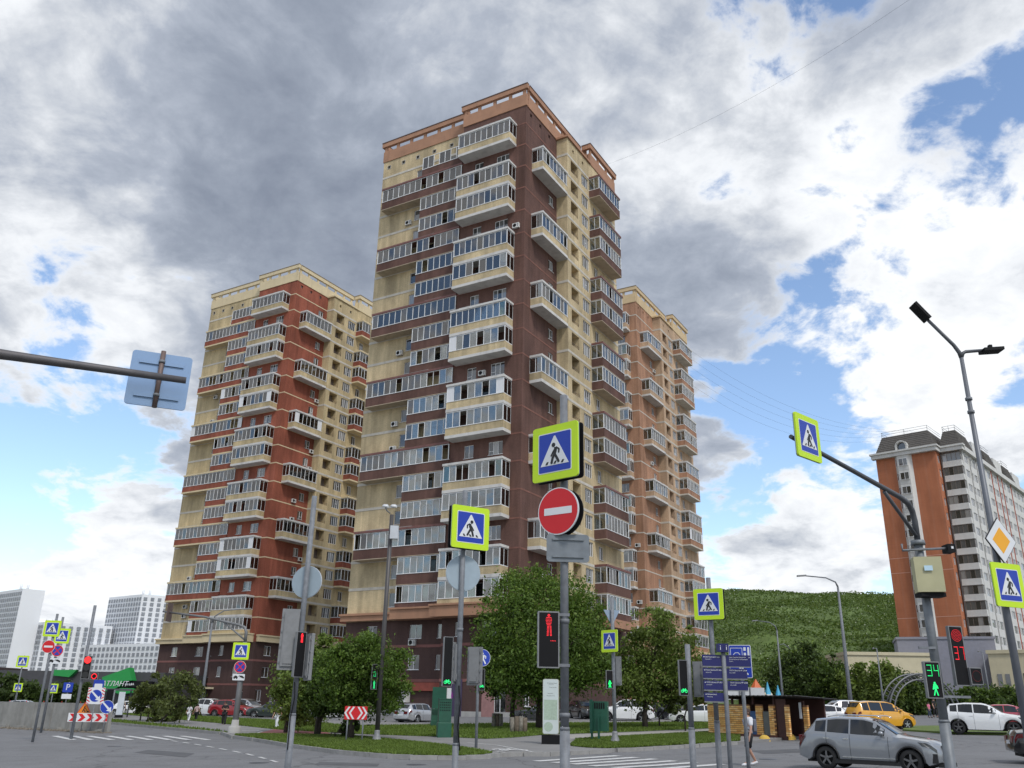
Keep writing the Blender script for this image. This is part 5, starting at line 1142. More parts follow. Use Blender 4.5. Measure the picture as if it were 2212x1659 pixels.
    for xc in (s['fx'], s['rx']):
        for sgn in (-1, 1):
            o = obj('wheel', ty, root, loc=(xc - L_/2, sgn*(w-.13), Rw)); o.rotation_euler[2] = 0 if sgn < 0 else math.pi; obj('rim', ri, o)
        arc = MB()
        for sgn in (-1, 1):
            arc = MB(); pts_ = [(xc - L_/2 + Ra*1.03*math.cos(a), sgn*(half(xc)*.985), Rw + Ra*1.03*math.sin(a)) for a in np.linspace(-.1, math.pi+.1, 17)]
            arc.tube(pts_, .03, 5); arc.build('arch_trim', M_TRIM if kind == 'suv' else pm, root)
    MB().box(-L_/2+.25, L_/2-.25, -w*.72, w*.72, s['clear']-.02, Rw+.3).build('underbody', M_BLACK, root)
    # lights, grille, plates, mirrors, handles
    zf = top(.06); fx = -L_/2
    for sgn in (-1, 1):
        hx = np.linspace(.10, .62, 5); V_ = []
        up = [(x - L_/2, sgn*(half(x)*.985+.008), belt(x) - .05) for x in hx]; dn = [(x - L_/2, sgn*(half(x)*.99+.010), belt(x) - .16 - .0*x) for x in hx[::-1][1:]]
        mb = MB(); vv = up + dn; mb.add(vv if sgn > 0 else vv[::-1], [tuple(range(len(vv)))]); mb.build('headlight', M_HL, root)
        rx_ = np.linspace(L_-.30, L_-.05, 4); up = [(x - L_/2, sgn*(half(x)*.99+.008), belt(x) - .04) for x in rx_]; dn = [(x - L_/2, sgn*(half(x)*.995+.010), belt(x) - .17) for x in rx_[::-1]]
        mb = MB(); vv = up + dn; mb.add(vv if sgn > 0 else vv[::-1], [tuple(range(len(vv)))]); mb.build('tail_light', M_TL, root)
        MB().box(L_/2-.06, L_/2+.008, sgn*w*.52-.16, sgn*w*.52+.16, belt(L_-.3)-.32, belt(L_-.3)-.12).build('tail_light', M_TL, root)
        xm = ws0+.42; mb = MB(); mb.lathe([(.001,-.10),(.045,-.085),(.075,-.05),(.085,0),(.075,.05),(.045,.085),(.001,.10)], 12, 0, 'x', (0,0,0)); o = mb.build('mirror', pm, root, loc=(xm - L_/2, sgn*(side_y(xm, belt(xm)+.05)+.12), belt(xm)+.10)); o.scale = (.9, 1.2, .85)
        for f_ in (.50, .74): MB().box(-.09,.09,-.012,.012,-.018,.018).build('door_handle', M_CHROME if hero else pm, root, loc=(g0+(g1-g0)*f_+.18 - L_/2, sgn*(half(2.4)*.965+.018), belt(2.4)-.12))
        for f_ in (.30, .52, .80):
            x = g0 + (g1-g0)*f_ if f_ != .30 else g0 + .22
            sec = section(x)
            pts_ = [(x - L_/2, sgn*(y+.001), z) for y, z in sec[2:6]]
            MB().tube(pts_, .006, 4).build('door_seam', M_BLACK, root)
        if hero:
            MB().box(-.95, .75, -.01, .012, -.015, .015).build('side_moulding', M_CHROME, root, loc=(0, sgn*(w*1.0), .42)); MB().box(-1.15, 1.1, -.03, .012, -.09, .05).build('sill_trim', M_TRIM, root, loc=(0, sgn*(w*.96), .30))
            MB().tube([(-.55, sgn*w*.62, 1.66), (-.4, sgn*w*.64, 1.72), (.9, sgn*w*.64, 1.73), (1.25, sgn*w*.62, 1.66)], .018, 6).build('roof_rail', M_CHROME, root)
    yh = half(.03)
    gm = MB(); gz0, gz1 = (.42, .86) if kind == 'suv' else (.46, .66); gm.box(-.012, .06, -yh*.66, yh*.66, gz0, gz1); gm.build('grille', M_TRIM, root, loc=(fx-.03, 0, 0))
    if hero:
        for i in range(7):
            for j in range(-7, 8): box('grille_stud', fx-.052, fx-.042, j*.072-.014, j*.072+.014, gz0+.03+i*.06, gz0+.05+i*.06, M_CHROME, root)
        MB().box(-.16, .1, -yh*.9, yh*.9, .22, .34).build('front_skirt', M_TRIM, root, loc=(fx+.05, 0, 0))
        for sgn in (-1, 1): MB().box(.0, .25, -.05, .05, .34, .62).build('air_intake', M_TRIM, root, loc=(fx+.10, sgn*(half(.2)*.955), 0))
    o = MB().box(-.012, .0, -.26, .26, -.056, .056).build('number_plate', M_SWHITE, root, loc=(fx-.052, 0, .47)); MB().box(0, .012, -.26, .26, -.056, .056).build('number_plate', M_SWHITE, root, loc=(L_/2+.014, 0, .62 if kind != 'suv' else .75))
    if plate: text('plate_lettering', plate, .095, M_SBLACK, root, (fx-.066, 0, .465), rot=(math.pi/2, 0, -math.pi/2), extrude=.001)
    return root
GREY = paint('silver_grey', (.235,.25,.27), .4); WHT = paint('white', (.70,.71,.71)); YEL = paint('taxi_yellow', (.66,.32,.015)); REDP = paint('dark_red', (.26,.012,.018)); DRK = paint('graphite', (.035,.038,.042), .3); SIL = paint('silver', (.42,.43,.45), .5); BLK = paint('black', (.008,.008,.009)); DGR = paint('dark_green_grey', (.030,.042,.040), .2); PNK = paint('crimson', (.35,.03,.05))
# nose is local -x: heading to screen right means a turn by 180 degrees
def car_at(px, py, Y, head, kind, pm, label, **k):
    p_ = at(px, py, Y); return make_car(kind, pm, label, (p_.x, Y, gz(p_.x, Y)), R(180 + head), **k)
c_ = at(1891, 1650, 28.8)
make_car('suv', GREY, 'silver grey crossover driving across the junction with dark alloy wheels', (c_.x, 28.8, gz(c_.x, 28.8)), R(180-39), plate='Х961ОС', hero=True, sc=.91, rim=mat('dark_alloy', (.16,.16,.165), .35, .7, var=.1))
car_at(2130, 1570, 52, -31, 'suv', WHT, 'white crossover with dark wheels parked by the grass verge', rim=mat('dark_alloy2', (.12,.12,.12), .4, .6))
car_at(1902, 1560, 60, 12, 'mpv', YEL, 'yellow people carrier behind the silver crossover')
car_at(1766, 1555, 64, 170, 'hatch', WHT, 'white hatchback parked beside the brick enclosure')
car_at(1815, 1552, 72, 185, 'suv', WHT, 'white car parked between the hatchback and the yellow people carrier')
c_ = at(2348, 1600, 31); make_car('sedan', BLK, 'black saloon with red tail lights leaving the picture', (c_.x, 31, gz(c_.x, 31)), R(180-18))
car_at(2186, 1550, 60, -25, 'hatch', PNK, 'crimson car standing behind the white crossover')
car_at(459, 1540, 90, -30, 'suv', WHT, 'white car parked nose out by the red tower entrance'); car_at(502, 1540, 86, -14, 'hatch', REDP, 'dark red hatchback parked in front of the red tower', sc=1.06); car_at(590, 1545, 82, 172, 'wagon', DGR, 'dark grey-green estate car parked behind the trees')
car_at(480, 1530, 98, -30, 'sedan', BLK, 'black car parked behind the dark red hatchback'); car_at(532, 1530, 95, -30, 'mpv', SIL, 'pale silver people carrier parked behind the dark red hatchback')
car_at(706, 1542, 82, 6, 'wagon', WHT, 'white car parked behind the maple trunks')
car_at(905, 1548, 72, 58, 'wagon', SIL, 'silver estate car seen from behind near the green vent shafts')
car_at(1168, 1550, 76.5, 176, 'sedan', DRK, 'graphite saloon parked behind the map stand'); car_at(1262, 1545, 82.0, -75, 'suv', BLK, 'black off-roader facing the lawn beside the white one'); car_at(1348, 1545, 76, 178, 'suv', WHT, 'white off-roader parked under the light green tree', sc=1.05)
car_at(1422, 1545, 88, 160, 'hatch', DRK, 'dark hatchback in the second row of parked cars'); car_at(1465, 1545, 78, -65, 'suv', DRK, 'dark off-roader nose out between parked white cars'); car_at(1512, 1552, 70, 172, 'sedan', WHT, 'white saloon parked by the brick enclosure wall')
car_at(225, 1510, 98, 10, 'sedan', WHT, 'white car beyond the concrete barrier'); car_at(290, 1512, 104, 12, 'hatch', WHT, 'white hatchback beyond the barrier near the shop'); car_at(60, 1508, 96, 10, 'hatch', SIL, 'silver car beyond the concrete barrier')

# ------------------------------------------------------------------ people
SKIN = mat('skin', (.42,.24,.17), .55, var=.06)
def skin_mesh(name, verts, edges, rad, root_i, m, sub_=2):
    me = bpy.data.meshes.new(name); me.from_pydata(verts, edges, []); o = bpy.data.objects.new('tmp', me); COL.objects.link(o)
    md = o.modifiers.new('s', 'SKIN'); md.use_smooth_shade = True
    for i, v in enumerate(me.skin_vertices[0].data): v.radius = rad[i] if isinstance(rad[i], tuple) else (rad[i], rad[i]); v.use_root = (i == root_i)
    o.modifiers.new('b', 'SUBSURF').levels = sub_
    bpy.context.view_layer.update()
    out_ = bpy.data.meshes.new_from_object(o.evaluated_get(bpy.context.evaluated_depsgraph_get())); bpy.data.objects.remove(o); setmat(out_, m)
    return out_
def person(label, loc, yaw, h, top_m, leg_m, hair_m, shoe_m, stride=.28, arm=(0.15, -.15), shorts=False, bow=0.0, phone=False, bag=None, long_hair=False, print_m=None):
    """Faces local -y. One continuous body; clothes are shells over it."""
    k = h/1.75; root = thing('person', label, 'person', loc, yaw)
    s2 = stride/2
    J = {'pel': (0,0,.95), 'spi': (0,-.01,1.12), 'che': (0,-.01,1.33), 'nec': (0,-.015-bow*.3,1.49), 'hea': (0,-.03-bow,1.60), 'cro': (0,-.03-bow*1.2,1.70),
         'shl': (.17,0,1.41), 'shr': (-.17,0,1.41), 'hil': (.095,0,.90), 'hir': (-.095,0,.90)}
    J['knl'] = (.10,-s2*.75,.50); J['knr'] = (-.10,s2*.35-.04,.50); J['anl'] = (.10,-s2*.9,.09); J['anr'] = (-.10,s2*1.3,.13); J['tol'] = (.11,-s2*.9-.17,.035); J['tor'] = (-.11,s2*1.3-.15,.05)
    aL, aR = arm
    if phone: J['ell'] = (.23,.02,1.14); J['wrl'] = (.07,-.24,1.16); J['elr'] = (-.23,.02,1.14); J['wrr'] = (-.05,-.24,1.18)
    else: J['ell'] = (.24,aL*.5,1.13); J['wrl'] = (.25,aL-.03,.88); J['elr'] = (-.24,aR*.5,1.13); J['wrr'] = (-.25,aR-.03,.88)
    names = list(J); V = [tuple(c*k for c in J[n]) for n in names]; ix = {n: i for i, n in enumerate(names)}
    E_ = [('pel','spi'),('spi','che'),('che','nec'),('nec','hea'),('hea','cro'),('che','shl'),('che','shr'),('shl','ell'),('ell','wrl'),('shr','elr'),('elr','wrr'),('pel','hil'),('pel','hir'),('hil','knl'),('knl','anl'),('anl','tol'),('hir','knr'),('knr','anr'),('anr','tor')]
    rad = dict(pel=(.15,.11), spi=(.13,.10), che=(.15,.11), nec=.055, hea=(.078,.095), cro=(.06,.075), shl=.062, shr=.062, ell=.045, elr=.045, wrl=.03, wrr=.03, hil=.088, hir=.088, knl=.06, knr=.06, anl=.042, anr=.042, tol=.035, tor=.035)
    R_ = [tuple(q*k for q in rad[n]) if isinstance(rad[n], tuple) else rad[n]*k for n in names]; ED = [(ix[a], ix[b]) for a, b in E_]
    for sd_, wn_ in ((1, 'wrl'), (-1, 'wrr')):        # palm, four fingers and a thumb
        wv = Vector(J[wn_]); el = Vector(J['ell' if sd_ > 0 else 'elr']); dn = (wv-el).normalized(); fw = Vector((0,-1,0)); fw = (fw - dn*fw.dot(dn)).normalized() if not phone else Vector((-sd_*.3,0,.9)).normalized()
        pm_ = wv + dn*.07; V.append(tuple(pm_*k)); R_.append((.028*k, .018*k)); pi_ = len(V)-1; ED.append((ix[wn_], pi_))
        for f in range(4):
            o_ = fw*(.027 - .018*f); a_ = pm_ + dn*.045 + o_; b_ = a_ + dn*(.05 if f in (1, 2) else .038) + fw*.004 - Vector((sd_*.012,0,0))
            V.append(tuple(a_*k)); R_.append(.0095*k); ED.append((pi_, len(V)-1)); V.append(tuple(b_*k)); R_.append(.008*k); ED.append((len(V)-2, len(V)-1))
        t_ = wv + dn*.045 + fw*.04; V.append(tuple(t_*k)); R_.append(.010*k); ED.append((ix[wn_], len(V)-1)); V.append(tuple((t_ + dn*.03 + fw*.012)*k)); R_.append(.009*k); ED.append((len(V)-2, len(V)-1))
    obj('body', skin_mesh('body', V, ED, R_, 0, SKIN), root)
    def clothes(nm, keys, edges, grow, m, cut=None):
        vv = [tuple(c*k for c in (cut[n] if cut and n in cut else J[n])) for n in keys]; id_ = {n: i for i, n in enumerate(keys)}
        rr = []
        for n in keys:
            q = rad.get(n.rstrip('2'), .06) if not isinstance(n, tuple) else .06; q = q if isinstance(q, tuple) else (q, q); rr.append(tuple((z + grow)*k for z in q))
        return obj(nm, skin_mesh(nm, vv, [(id_[a], id_[b]) for a, b in edges], rr, 0, m), root)
    lerp = lambda a, b, t: tuple(x + (y-x)*t for x, y in zip(J[a], J[b]))
    clothes('shirt', ['spi','che','pel','shl','shr','ell2','elr2','nec2'], [('spi','che'),('spi','pel'),('che','shl'),('che','shr'),('shl','ell2'),('shr','elr2'),('che','nec2')], .028, top_m, {'ell2': lerp('shl','ell',.8), 'elr2': lerp('shr','elr',.8), 'nec2': lerp('che','nec',.7), 'pel': (0,0,.93)})
    t = .85 if shorts else 1.0
    ck = {'knl2': lerp('hil','knl',t), 'knr2': lerp('hir','knr',t)}
    if shorts:
        for sg, hp, kn in ((1, 'hil', 'knl2'), (-1, 'hir', 'knr2')):
            A_, B_ = Vector((sg*.075, 0, .98))*k, Vector(ck[kn])*k
            MB().tube([tuple(A_), tuple(A_.lerp(B_, .45)), tuple(B_)], [.120*k, .118*k, .112*k], 14).build('shorts', leg_m, root)
    else: clothes('trousers', ['pel','hil','hir','knl','knr','anl2','anr2'], [('pel','hil'),('pel','hir'),('hil','knl'),('hir','knr'),('knl','anl2'),('knr','anr2')], .030, leg_m, {'anl2': lerp('knl','anl',.92), 'anr2': lerp('knr','anr',.92)})
    hx, hy, hz = J['hea']
    mb = MB(); n = 14
    mb.lathe([(.001,.145),(.05,.138),(.085,.11),(.102,.06),(.104,.0),(.095,-.05)], n); hm = mb.build('hair', hair_m, root, loc=(hx*k, (hy+.022)*k, (hz+.005)*k)); hm.scale = (k*.92, k*1.08, k); hm.rotation_euler[0] = R(-14)
    if long_hair: MB().lathe([(.001,.05),(.06,.03),(.075,-.1),(.065,-.28),(.01,-.36)], 10).build('hair', hair_m, root, loc=(hx*k, (hy+.085)*k, hz*k)).scale = (k, .6*k, k)
    MB().lathe([(.001,-.025),(.017,-.012),(.012,.02),(.001,.03)], 8).build('nose', SKIN, root, loc=(hx*k, (hy-.105)*k, (hz-.005)*k))
    for sg in (-1, 1):
        MB().lathe([(.001,-.012),(.012,0),(.001,.012)], 8).build('eye', M_SBLACK, root, loc=((hx+sg*.032)*k, (hy-.094)*k, (hz+.022)*k)); MB().lathe([(.001,-.035),(.016,-.01),(.016,.02),(.001,.035)], 8).build('ear', SKIN, root, loc=((hx+sg*.083)*k, (hy+.01)*k, hz*k))
    MB().box(-.022,.022,-.006,.006,-.004,.004).build('mouth', mat('lips', (.28,.10,.08), .5, var=0), root, loc=(hx*k, (hy-.094)*k, (hz-.052)*k))
    for a_, t_ in (('anl','tol'),('anr','tor')):
        A_, T_ = Vector(J[a_])*k, Vector(J[t_])*k
        MB().tube([tuple(A_ + Vector((0,.06,-.045))*k), tuple(A_ + Vector((0,0,-.03))*k), tuple(T_ + Vector((0,.02,0))*k), tuple(T_ + Vector((0,-.05,-.005))*k)], [.038*k,.05*k,.045*k,.025*k], 10).build('shoe', shoe_m, root)
    if phone: MB().box(-.035,.035,-.006,.006,-.07,.07).build('phone', M_BLACK, root, loc=(.0, -.30*k, 1.2*k)).rotation_euler[0] = R(-35)
    if bag: MB().tube([(-.12*k,-.125*k,1.40*k), (.0,-.155*k,1.22*k), (.17*k,-.05*k,1.05*k)], .014, 6).build('strap', bag, root); MB().rrect(-.15,.15,-.2,.2,.05,.13,.24).build('backpack', bag, root, loc=(0,0,1.22*k))
    return root
C = lambda n, c_: mat('cloth_'+n, c_, .85, var=.12, vscale=9)
WT, BK, NV, HAIR_D, HAIR_B = C('white', (.62,.63,.66)), C('black', (.012,.012,.014)), C('navy', (.02,.03,.07)), mat('hair_dark', (.014,.010,.008), .7, var=.1), mat('hair_brown', (.05,.025,.015), .7, var=.1)
a = G(1622, 1654); person('man in white t-shirt and black shorts with a backpack walking left', a, R(-72), 1.78, WT, BK, HAIR_B, WT, .40, (-.10, .10), True, bag=C('grey_strap', (.12,.13,.16)))
a = G(482, 1569); person('man all in black looking down at a phone on the footpath', a, R(6), 1.66, BK, BK, HAIR_D, BK, .22, phone=True, bow=.05)
a = G(406, 1561); person('girl with long dark hair in white shirt and white trousers walking away', a, R(168), 1.34, WT, WT, HAIR_D, BK, .3, long_hair=True)
a = G(422, 1560); person('walker in patterned pale shirt and dark trousers beside the girl in white', a, R(172), 1.36, mat('patterned_pink', (.45,.34,.33), .85, var=.5, vscale=22), BK, HAIR_D, NV, .34)
a = G(597, 1577); person('woman in black and cream patterned top and white trousers under the maple', a, R(-30), 1.62, mat('patterned_dark', (.16,.15,.12), .85, var=.95, vscale=16), WT, HAIR_B, WT, .4)

p_ = at(2010, 1556, 84); person('child in a pink top near the steel arch', (p_.x, 84, gz(p_.x, 84)), R(30), 1.35, C('pink', (.62,.16,.26)), C('teal', (.04,.06,.09)), HAIR_D, BK, .2)
p_ = at(2022, 1556, 85); person('adult in black beside the child in pink', (p_.x, 85, gz(p_.x, 85)), R(20), 1.72, BK, BK, HAIR_D, BK, .2)
# ------------------------------------------------------------------ small things on the towers' ground floors
T1 = [o for o in COL.objects if o.name == 'residential_tower'][0]; T2 = bpy.data.objects['residential_tower.001']
e1v, e2v = Vector((math.cos(T_ANG), math.sin(T_ANG))), Vector((-math.sin(T_ANG), math.cos(T_ANG)))
def on_left(px, py, nc, off=0.0):                    # local x and z on a tower's left street face, at local y = off
    d_ = px_dir(px, py); o_ = Vector(nc) + e2v*off; t = o_.dot(e2v)/Vector((d_.x, d_.y)).dot(e2v); P_ = Vector((d_.x*t, d_.y*t)); return (P_ - Vector(nc)).dot(e1v), d_.z*t + CAM_Z
x, z = on_left(968, 1503, (1.07, 86.36)); o = MB().disc(0, 0, .62, -.06, -.03, 28).build('round_shop_sign', mat('sign_purple', (.20,.012,.22), .4, var=0), T1, loc=(x, -.03, z)); text('sign_lettering', 'WB', .55, M_SWHITE, o, (0, -.065, 0))
x, z = on_left(984, 1530, (1.07, 86.36)); box('door', x-.7, x+.7, -.07, -.02, .3, 4.0, mat('dark_door', (.05,.035,.08), .5, var=.2), T1); box('door_panel', x+3.0, x+4.4, -.07, -.02, .4, 4.2, mat('faded_pink_door', (.30,.16,.15), .7, var=.2), T1)
x, z = on_left(869, 1497, (1.07, 86.36), 1.2); ac_unit(T1, x, 1.2, z-.9, 0, 2.6)
x, z = on_left(893, 1380, (1.07, 86.36), 1.2); ac_unit(T1, x, 1.2, 7.35)
x0, z0 = on_left(790, 1520, (1.07, 86.36), 1.2)
MB().box(-15.5, -9.3, .9, 1.16, 2.9, 3.7).build('fascia', mat('red_fascia', (.26,.06,.04), .7, var=.2), T1)
box('canopy', -13.8, -7.5, -1.9, 1.1, 3.2, 3.45, mat('canopy_cream', (.55,.50,.36), .7), T2); box('shop_fascia', -22.6, -14.5, .95, 1.15, 3.6, 5.0, M_BLACK, T2)
text('shop_lettering', 'Т  ЕДА', 1.1, M_SWHITE, T2, (-20.3, .93, 4.2)); box('shop_window', -11.6, -9.9, 1.02, 1.14, .9, 3.1, mat('lit_poster', (.42,.55,.58), .4, var=.4, vscale=2), T2)

# ------------------------------------------------------------------ panel building at the right
RBB = brick_mat('orange_red_brick', (.43,.155,.075), (.40,.14,.068), (.40,.17,.10), 0.0, rough=.85, stain=.14)
PWH = mat('white_panel', (.56,.56,.54), .8, var=.08, vscale=.6, dirt=.14); PRS = mat('red_strip', (.36,.11,.07), .8, var=.1)
ROOFM = mat('dark_roof_tiles', (.125,.115,.105), .75, var=.25, vscale=3)
bang = math.atan2(-.67, .74)
bld = thing('panel_apartment_block', 'long white panel block with orange brick end wall and dark mansard roof', 'building', (82.1, 160.5, 0), bang)
ZT = 49.4; FH = 2.8; NF = 17; zf = lambda k: 1.6 + FH*k
def bw(n, x0, x1, holes, loc, rz, m, z0=-3, z1=ZT): return obj(n, wall_mesh(x0, x1, z0, z1, holes, .14, m), bld, loc=loc, rotz=rz)
bw('brick_wall', -11.3, -7.6, [], (0,0,0), 0, RBB); bw('brick_wall', -4.4, 0, [], (0,0,0), 0, RBB)
hs = [(1.0, 2.1, zf(k)+.9, zf(k)+2.35) for k in range(NF)]
bw('brick_wall', 0, 3.0, hs, (0,0,0), math.pi/2, RBB)
for h in hs: window(bld, 0, h[0], h[2], 1.1, 1.45, 2, math.pi/2, sill=False)
# white window bay on the end wall
mb = MB(); mb.add([(-7.6,0,-3),(-7.0,-.7,-3),(-5.0,-.7,-3),(-4.4,0,-3),(-7.6,0,ZT),(-7.0,-.7,ZT),(-5.0,-.7,ZT),(-4.4,0,ZT)], [(0,1,5,4),(1,2,6,5),(2,3,7,6),(7,4,5,6)]); mb.build('window_bay', PWH, bld)
for k in range(NF):
    z = zf(k)+.9
    o = window(bld, -6.8, -.8, z, 1.65, 1.45, 2, 0, sill=True); o.location.y = -.76
    o = window(bld, -7.12, -.09, z, .7, 1.45, 1, 0, sill=False); o.rotation_euler[2] = math.atan2(-.7, .6); o.location = (-7.57, -.12, z)
    if rng.random() < .3: ac_unit(bld, -5.6, -.72, z-.9)
    box('panel_joint', -7.0, -5.0, -.715, -.70, zf(k)-.02, zf(k)+.02, M_CONC, bld)
for k in (3, 6, 9, 10): box('brick_course', -11.3, -7.62, -.02, .0, zf(k)-.05, zf(k)+.07, mat('pale_course', (.55,.30,.22), .8), bld); box('brick_course', -4.38, .02, -.02, .0, zf(k)-.05, zf(k)+.07, MATS['pale_course'], bld)
# white body: balconies facing the end, long street side
bw('panel_wall', 0, 4.0, [], (0,3.0,0), 0, PWH)
hs = []; cols = []
for s_ in range(4):
    y0 = 3.0 + s_*15.5; cols += [(y0+.9, 2.6, 3), (y0+4.4, 1.3, 2), (y0+6.2, 2.2, 3), (y0+9.2, 2.4, 3), (y0+12.3, 2.6, 3)]
hs = [(y, y+w_, zf(k)+.9, zf(k)+2.35) for y, w_, n in cols for k in range(NF)]
bw('panel_wall', 3.0, 66, hs, (4.0,0,0), math.pi/2, PWH)
for y, w_, n in cols:
    for k in range(NF): window(bld, 4.0, y, zf(k)+.9, w_, 1.45, n, math.pi/2, sill=False)
M_BG = mat('brown_balcony_frame', (.16,.13,.11), .6, var=.15)
for k in range(NF):
    z = zf(k)
    b = MB().box(.5, 3.9, 2.0, 2.12, z+.1, z+1.1).box(.5, .62, 2.12, 3.0, z+.1, z+1.1).box(3.78, 3.9, 2.12, 3.0, z+.1, z+1.1).box(.45, 3.95, 1.95, 3.0, z-.08, z+.098).build('balcony', PWH, bld)
    mbf = MB()
    for i in range(5): xx = .52 + i*(3.3/4); mbf.box(xx, xx+.07, 2.02, 2.1, z+1.1, z+2.6)
    mbf.box(.5, 3.9, 2.0, 2.12, z+2.6, z+2.68); mbf.build('balcony_frame', M_BG, b)
    for i in range(4): obj('pane', cube_mesh(M_PANE[rng.choice((0,0,1,1,2))]), b, loc=(.95+i*.825, 2.07, z+1.85), scale=(.74, .02, 1.45))
    for i in range(3): box('pane', 3.84, 3.86, 2.15+i*.28, 2.40+i*.28, z+1.12, z+2.58, M_PANE[1], b)
    box('panel_joint', .0, 4.0, 2.985, 3.0, z-.02, z+.02, M_CONC, bld)
for y in (6.9, 11.75, 15.0, 22.4, 27.25, 30.5, 37.9): MB().box(4.0, 4.12, y, y+.35, -2, ZT).build('facade_strip', PRS if int(y*10) % 3 else M_CONC, bld)
for s_ in range(3):
    y0 = 12.8 + s_*15.5
    MB().box(-6, 3.6, y0, y0+6.2, ZT-1, ZT+4.2).box(-2, 1, y0+1, y0+2, ZT+4.2, ZT+4.9).build('stair_house', PWH, bld)
for a_ in ((-11.9, .5, -.9, .12, 0), (.12, .5, .1, 2.2, 0), (.3, 4.5, 1.6, 2.9, 0)): MB().box(a_[0], a_[1], a_[2], a_[3], ZT, ZT+.75).box(a_[0]-.25, a_[1]+.25, a_[2]-.25, a_[3]+.0, ZT+.76, ZT+1.1).build('cornice', PWH, bld)
MB().box(4.0, 4.6, 2.95, 66, ZT, ZT+.9).build('cornice', PWH, bld); MB().box(-11.3, 4, 3, 66, ZT-.5, ZT+.6).build('flat_roof', M_CONC, bld)
MB().add([(-11.3,12,-3),(-11.3,0,-3),(-11.3,0,ZT),(-11.3,12,ZT)], [(0,1,2,3)]).build('brick_wall', RBB, bld)
def mansard(x0, x1, y0, y1, ins, h, nm='mansard_roof'):
    z0, z1 = ZT+1.1, ZT+1.1+h
    b = MB().add([(x0,y0,z0),(x1,y0,z0),(x1,y1,z0),(x0,y1,z0),(x0+ins,y0+ins,z1),(x1-ins,y0+ins,z1),(x1-ins,y1-ins,z1),(x0+ins,y1-ins,z1)], [(0,1,5,4),(1,2,6,5),(2,3,7,6),(3,0,4,7),(4,5,6,7)])
    o = b.build(nm, ROOFM, bld)
    for k in range(9):                                # tile courses stand proud
        t = (k+.5)/9; i_ = ins*t; zz = z0 + h*t
        box('tile_course', x0+i_-.03, x1-i_+.03, y0+i_-.07, y0+i_+.02, zz-.05, zz+.06, ROOFM, o); box('tile_course', x1-i_-.02, x1-i_+.07, y0+i_, y1-i_, zz-.05, zz+.06, ROOFM, o)
    rl = MB()
    for dz in (.5, 1.0): rl.tube([(x0+ins, y1-ins, z1+dz), (x0+ins, y0+ins, z1+dz), (x1-ins, y0+ins, z1+dz), (x1-ins, y1-ins, z1+dz)], .035, 5, smooth=False)
    for q in ((x0+ins, y0+ins), (x1-ins, y0+ins), ((x0+x1)/2, y0+ins)): rl.tube([(*q, z1), (*q, z1+1.05)], .035, 5)
    rl.build('roof_railing', M_DARKM, o)
mansard(-11.2, .2, -.2, 10.5, 1.3, 3.6); mansard(.25, 4.3, 2.0, 10.5, .9, 3.2); mansard(.4, 4.3, 20, 27, .9, 3.2); mansard(.4, 4.3, 35.5, 42.5, .9, 3.2)
dm = MB(); 
for k in range(9):
    a0, a1 = math.pi*k/9, math.pi*(k+1)/9; dm.obox((-5.9+1.0*math.cos((a0+a1)/2), .1, ZT+1.9+.95*math.sin((a0+a1)/2)), (.24*math.sin((a0+a1)/2), 0, -.24*math.cos((a0+a1)/2)), (0,.9,0), (.16*math.cos((a0+a1)/2), 0, .16*math.sin((a0+a1)/2)))
dm.box(-7.05, -6.75, -.8, 1, ZT+1.1, ZT+1.9).box(-5.05, -4.75, -.8, 1, ZT+1.1, ZT+1.9); dm.build('arched_dormer', PWH, bld); MB().disc(-5.9, ZT+1.8, .9, -.2, .3, 20).build('dormer_window', M_PANE[0], bld)
# low buildings at its foot
LY = mat('pale_yellow_tiles', (.50,.45,.31), .7, var=.08, vscale=.8, dirt=.12); LV = mat('grey_violet_tiles', (.205,.21,.255), .7, var=.1)
lb = thing('low_hall', 'low pale yellow hall with narrow slit windows beside the panel block', 'building', (70, 131, 0), R(-38))
MB().box(0, 30, 0, 12, -2, 10.0).build('wall', LY, lb); MB().box(-.2, 30.2, -.2, 12, 10.0, 10.5).build('roof_edge', LY, lb)
for k in range(8): box('slit_window', 3.2+k*.9, 3.65+k*.9, -.06, .02, 5.6, 7.3, M_PANE[0], lb)
for k in range(8): box('vent_slot', 5+k*.7, 5.35+k*.7, -.06, .02, 4.0, 4.15, M_PANE[0], lb)
for x in (.8, 1.8): box('window', x, x+.6, -.08, .02, 5.6, 7.2, M_PANE[1], lb)
MB().box(-.5, 14, -2.5, -.02, 1.8, 2.6).build('entrance_canopy', LV, lb); box('entrance', 1, 12, -.1, .02, -1, 1.7, M_PANE[0], lb)
lb = thing('low_annex', 'low pale yellow annex with flat roof behind the trees', 'building', (50, 133, 0), R(-4))
MB().box(0, 12.5, 0, 10, -2, 9.6).build('wall', LY, lb); MB().box(-.2, 12.6, -.2, 10, 9.6, 10.05).build('roof_edge', LY, lb); box('window', 5, 7, -.06, .02, 4.6, 6.2, M_PANE[0], lb); box('window', 2, 3.2, -.06, .02, 4.6, 6.2, M_PANE[0], lb)
lb = thing('violet_block', 'grey violet tiled block between the two low yellow halls', 'building', (60.5, 139, 0), R(-20))
MB().box(0, 13.5, 0, 9, -2, 12.4).build('wall', LV, lb); MB().box(-.15, 13.65, -.15, 9, 12.4, 12.75).build('roof_edge', LV, lb); box('window', 1.2, 2.9, -.06, .02, 9.0, 10.4, M_PANE[0], lb); box('door', 4, 6, -.06, .02, -1, 6, mat('violet_panel', (.22,.19,.32), .7), lb)

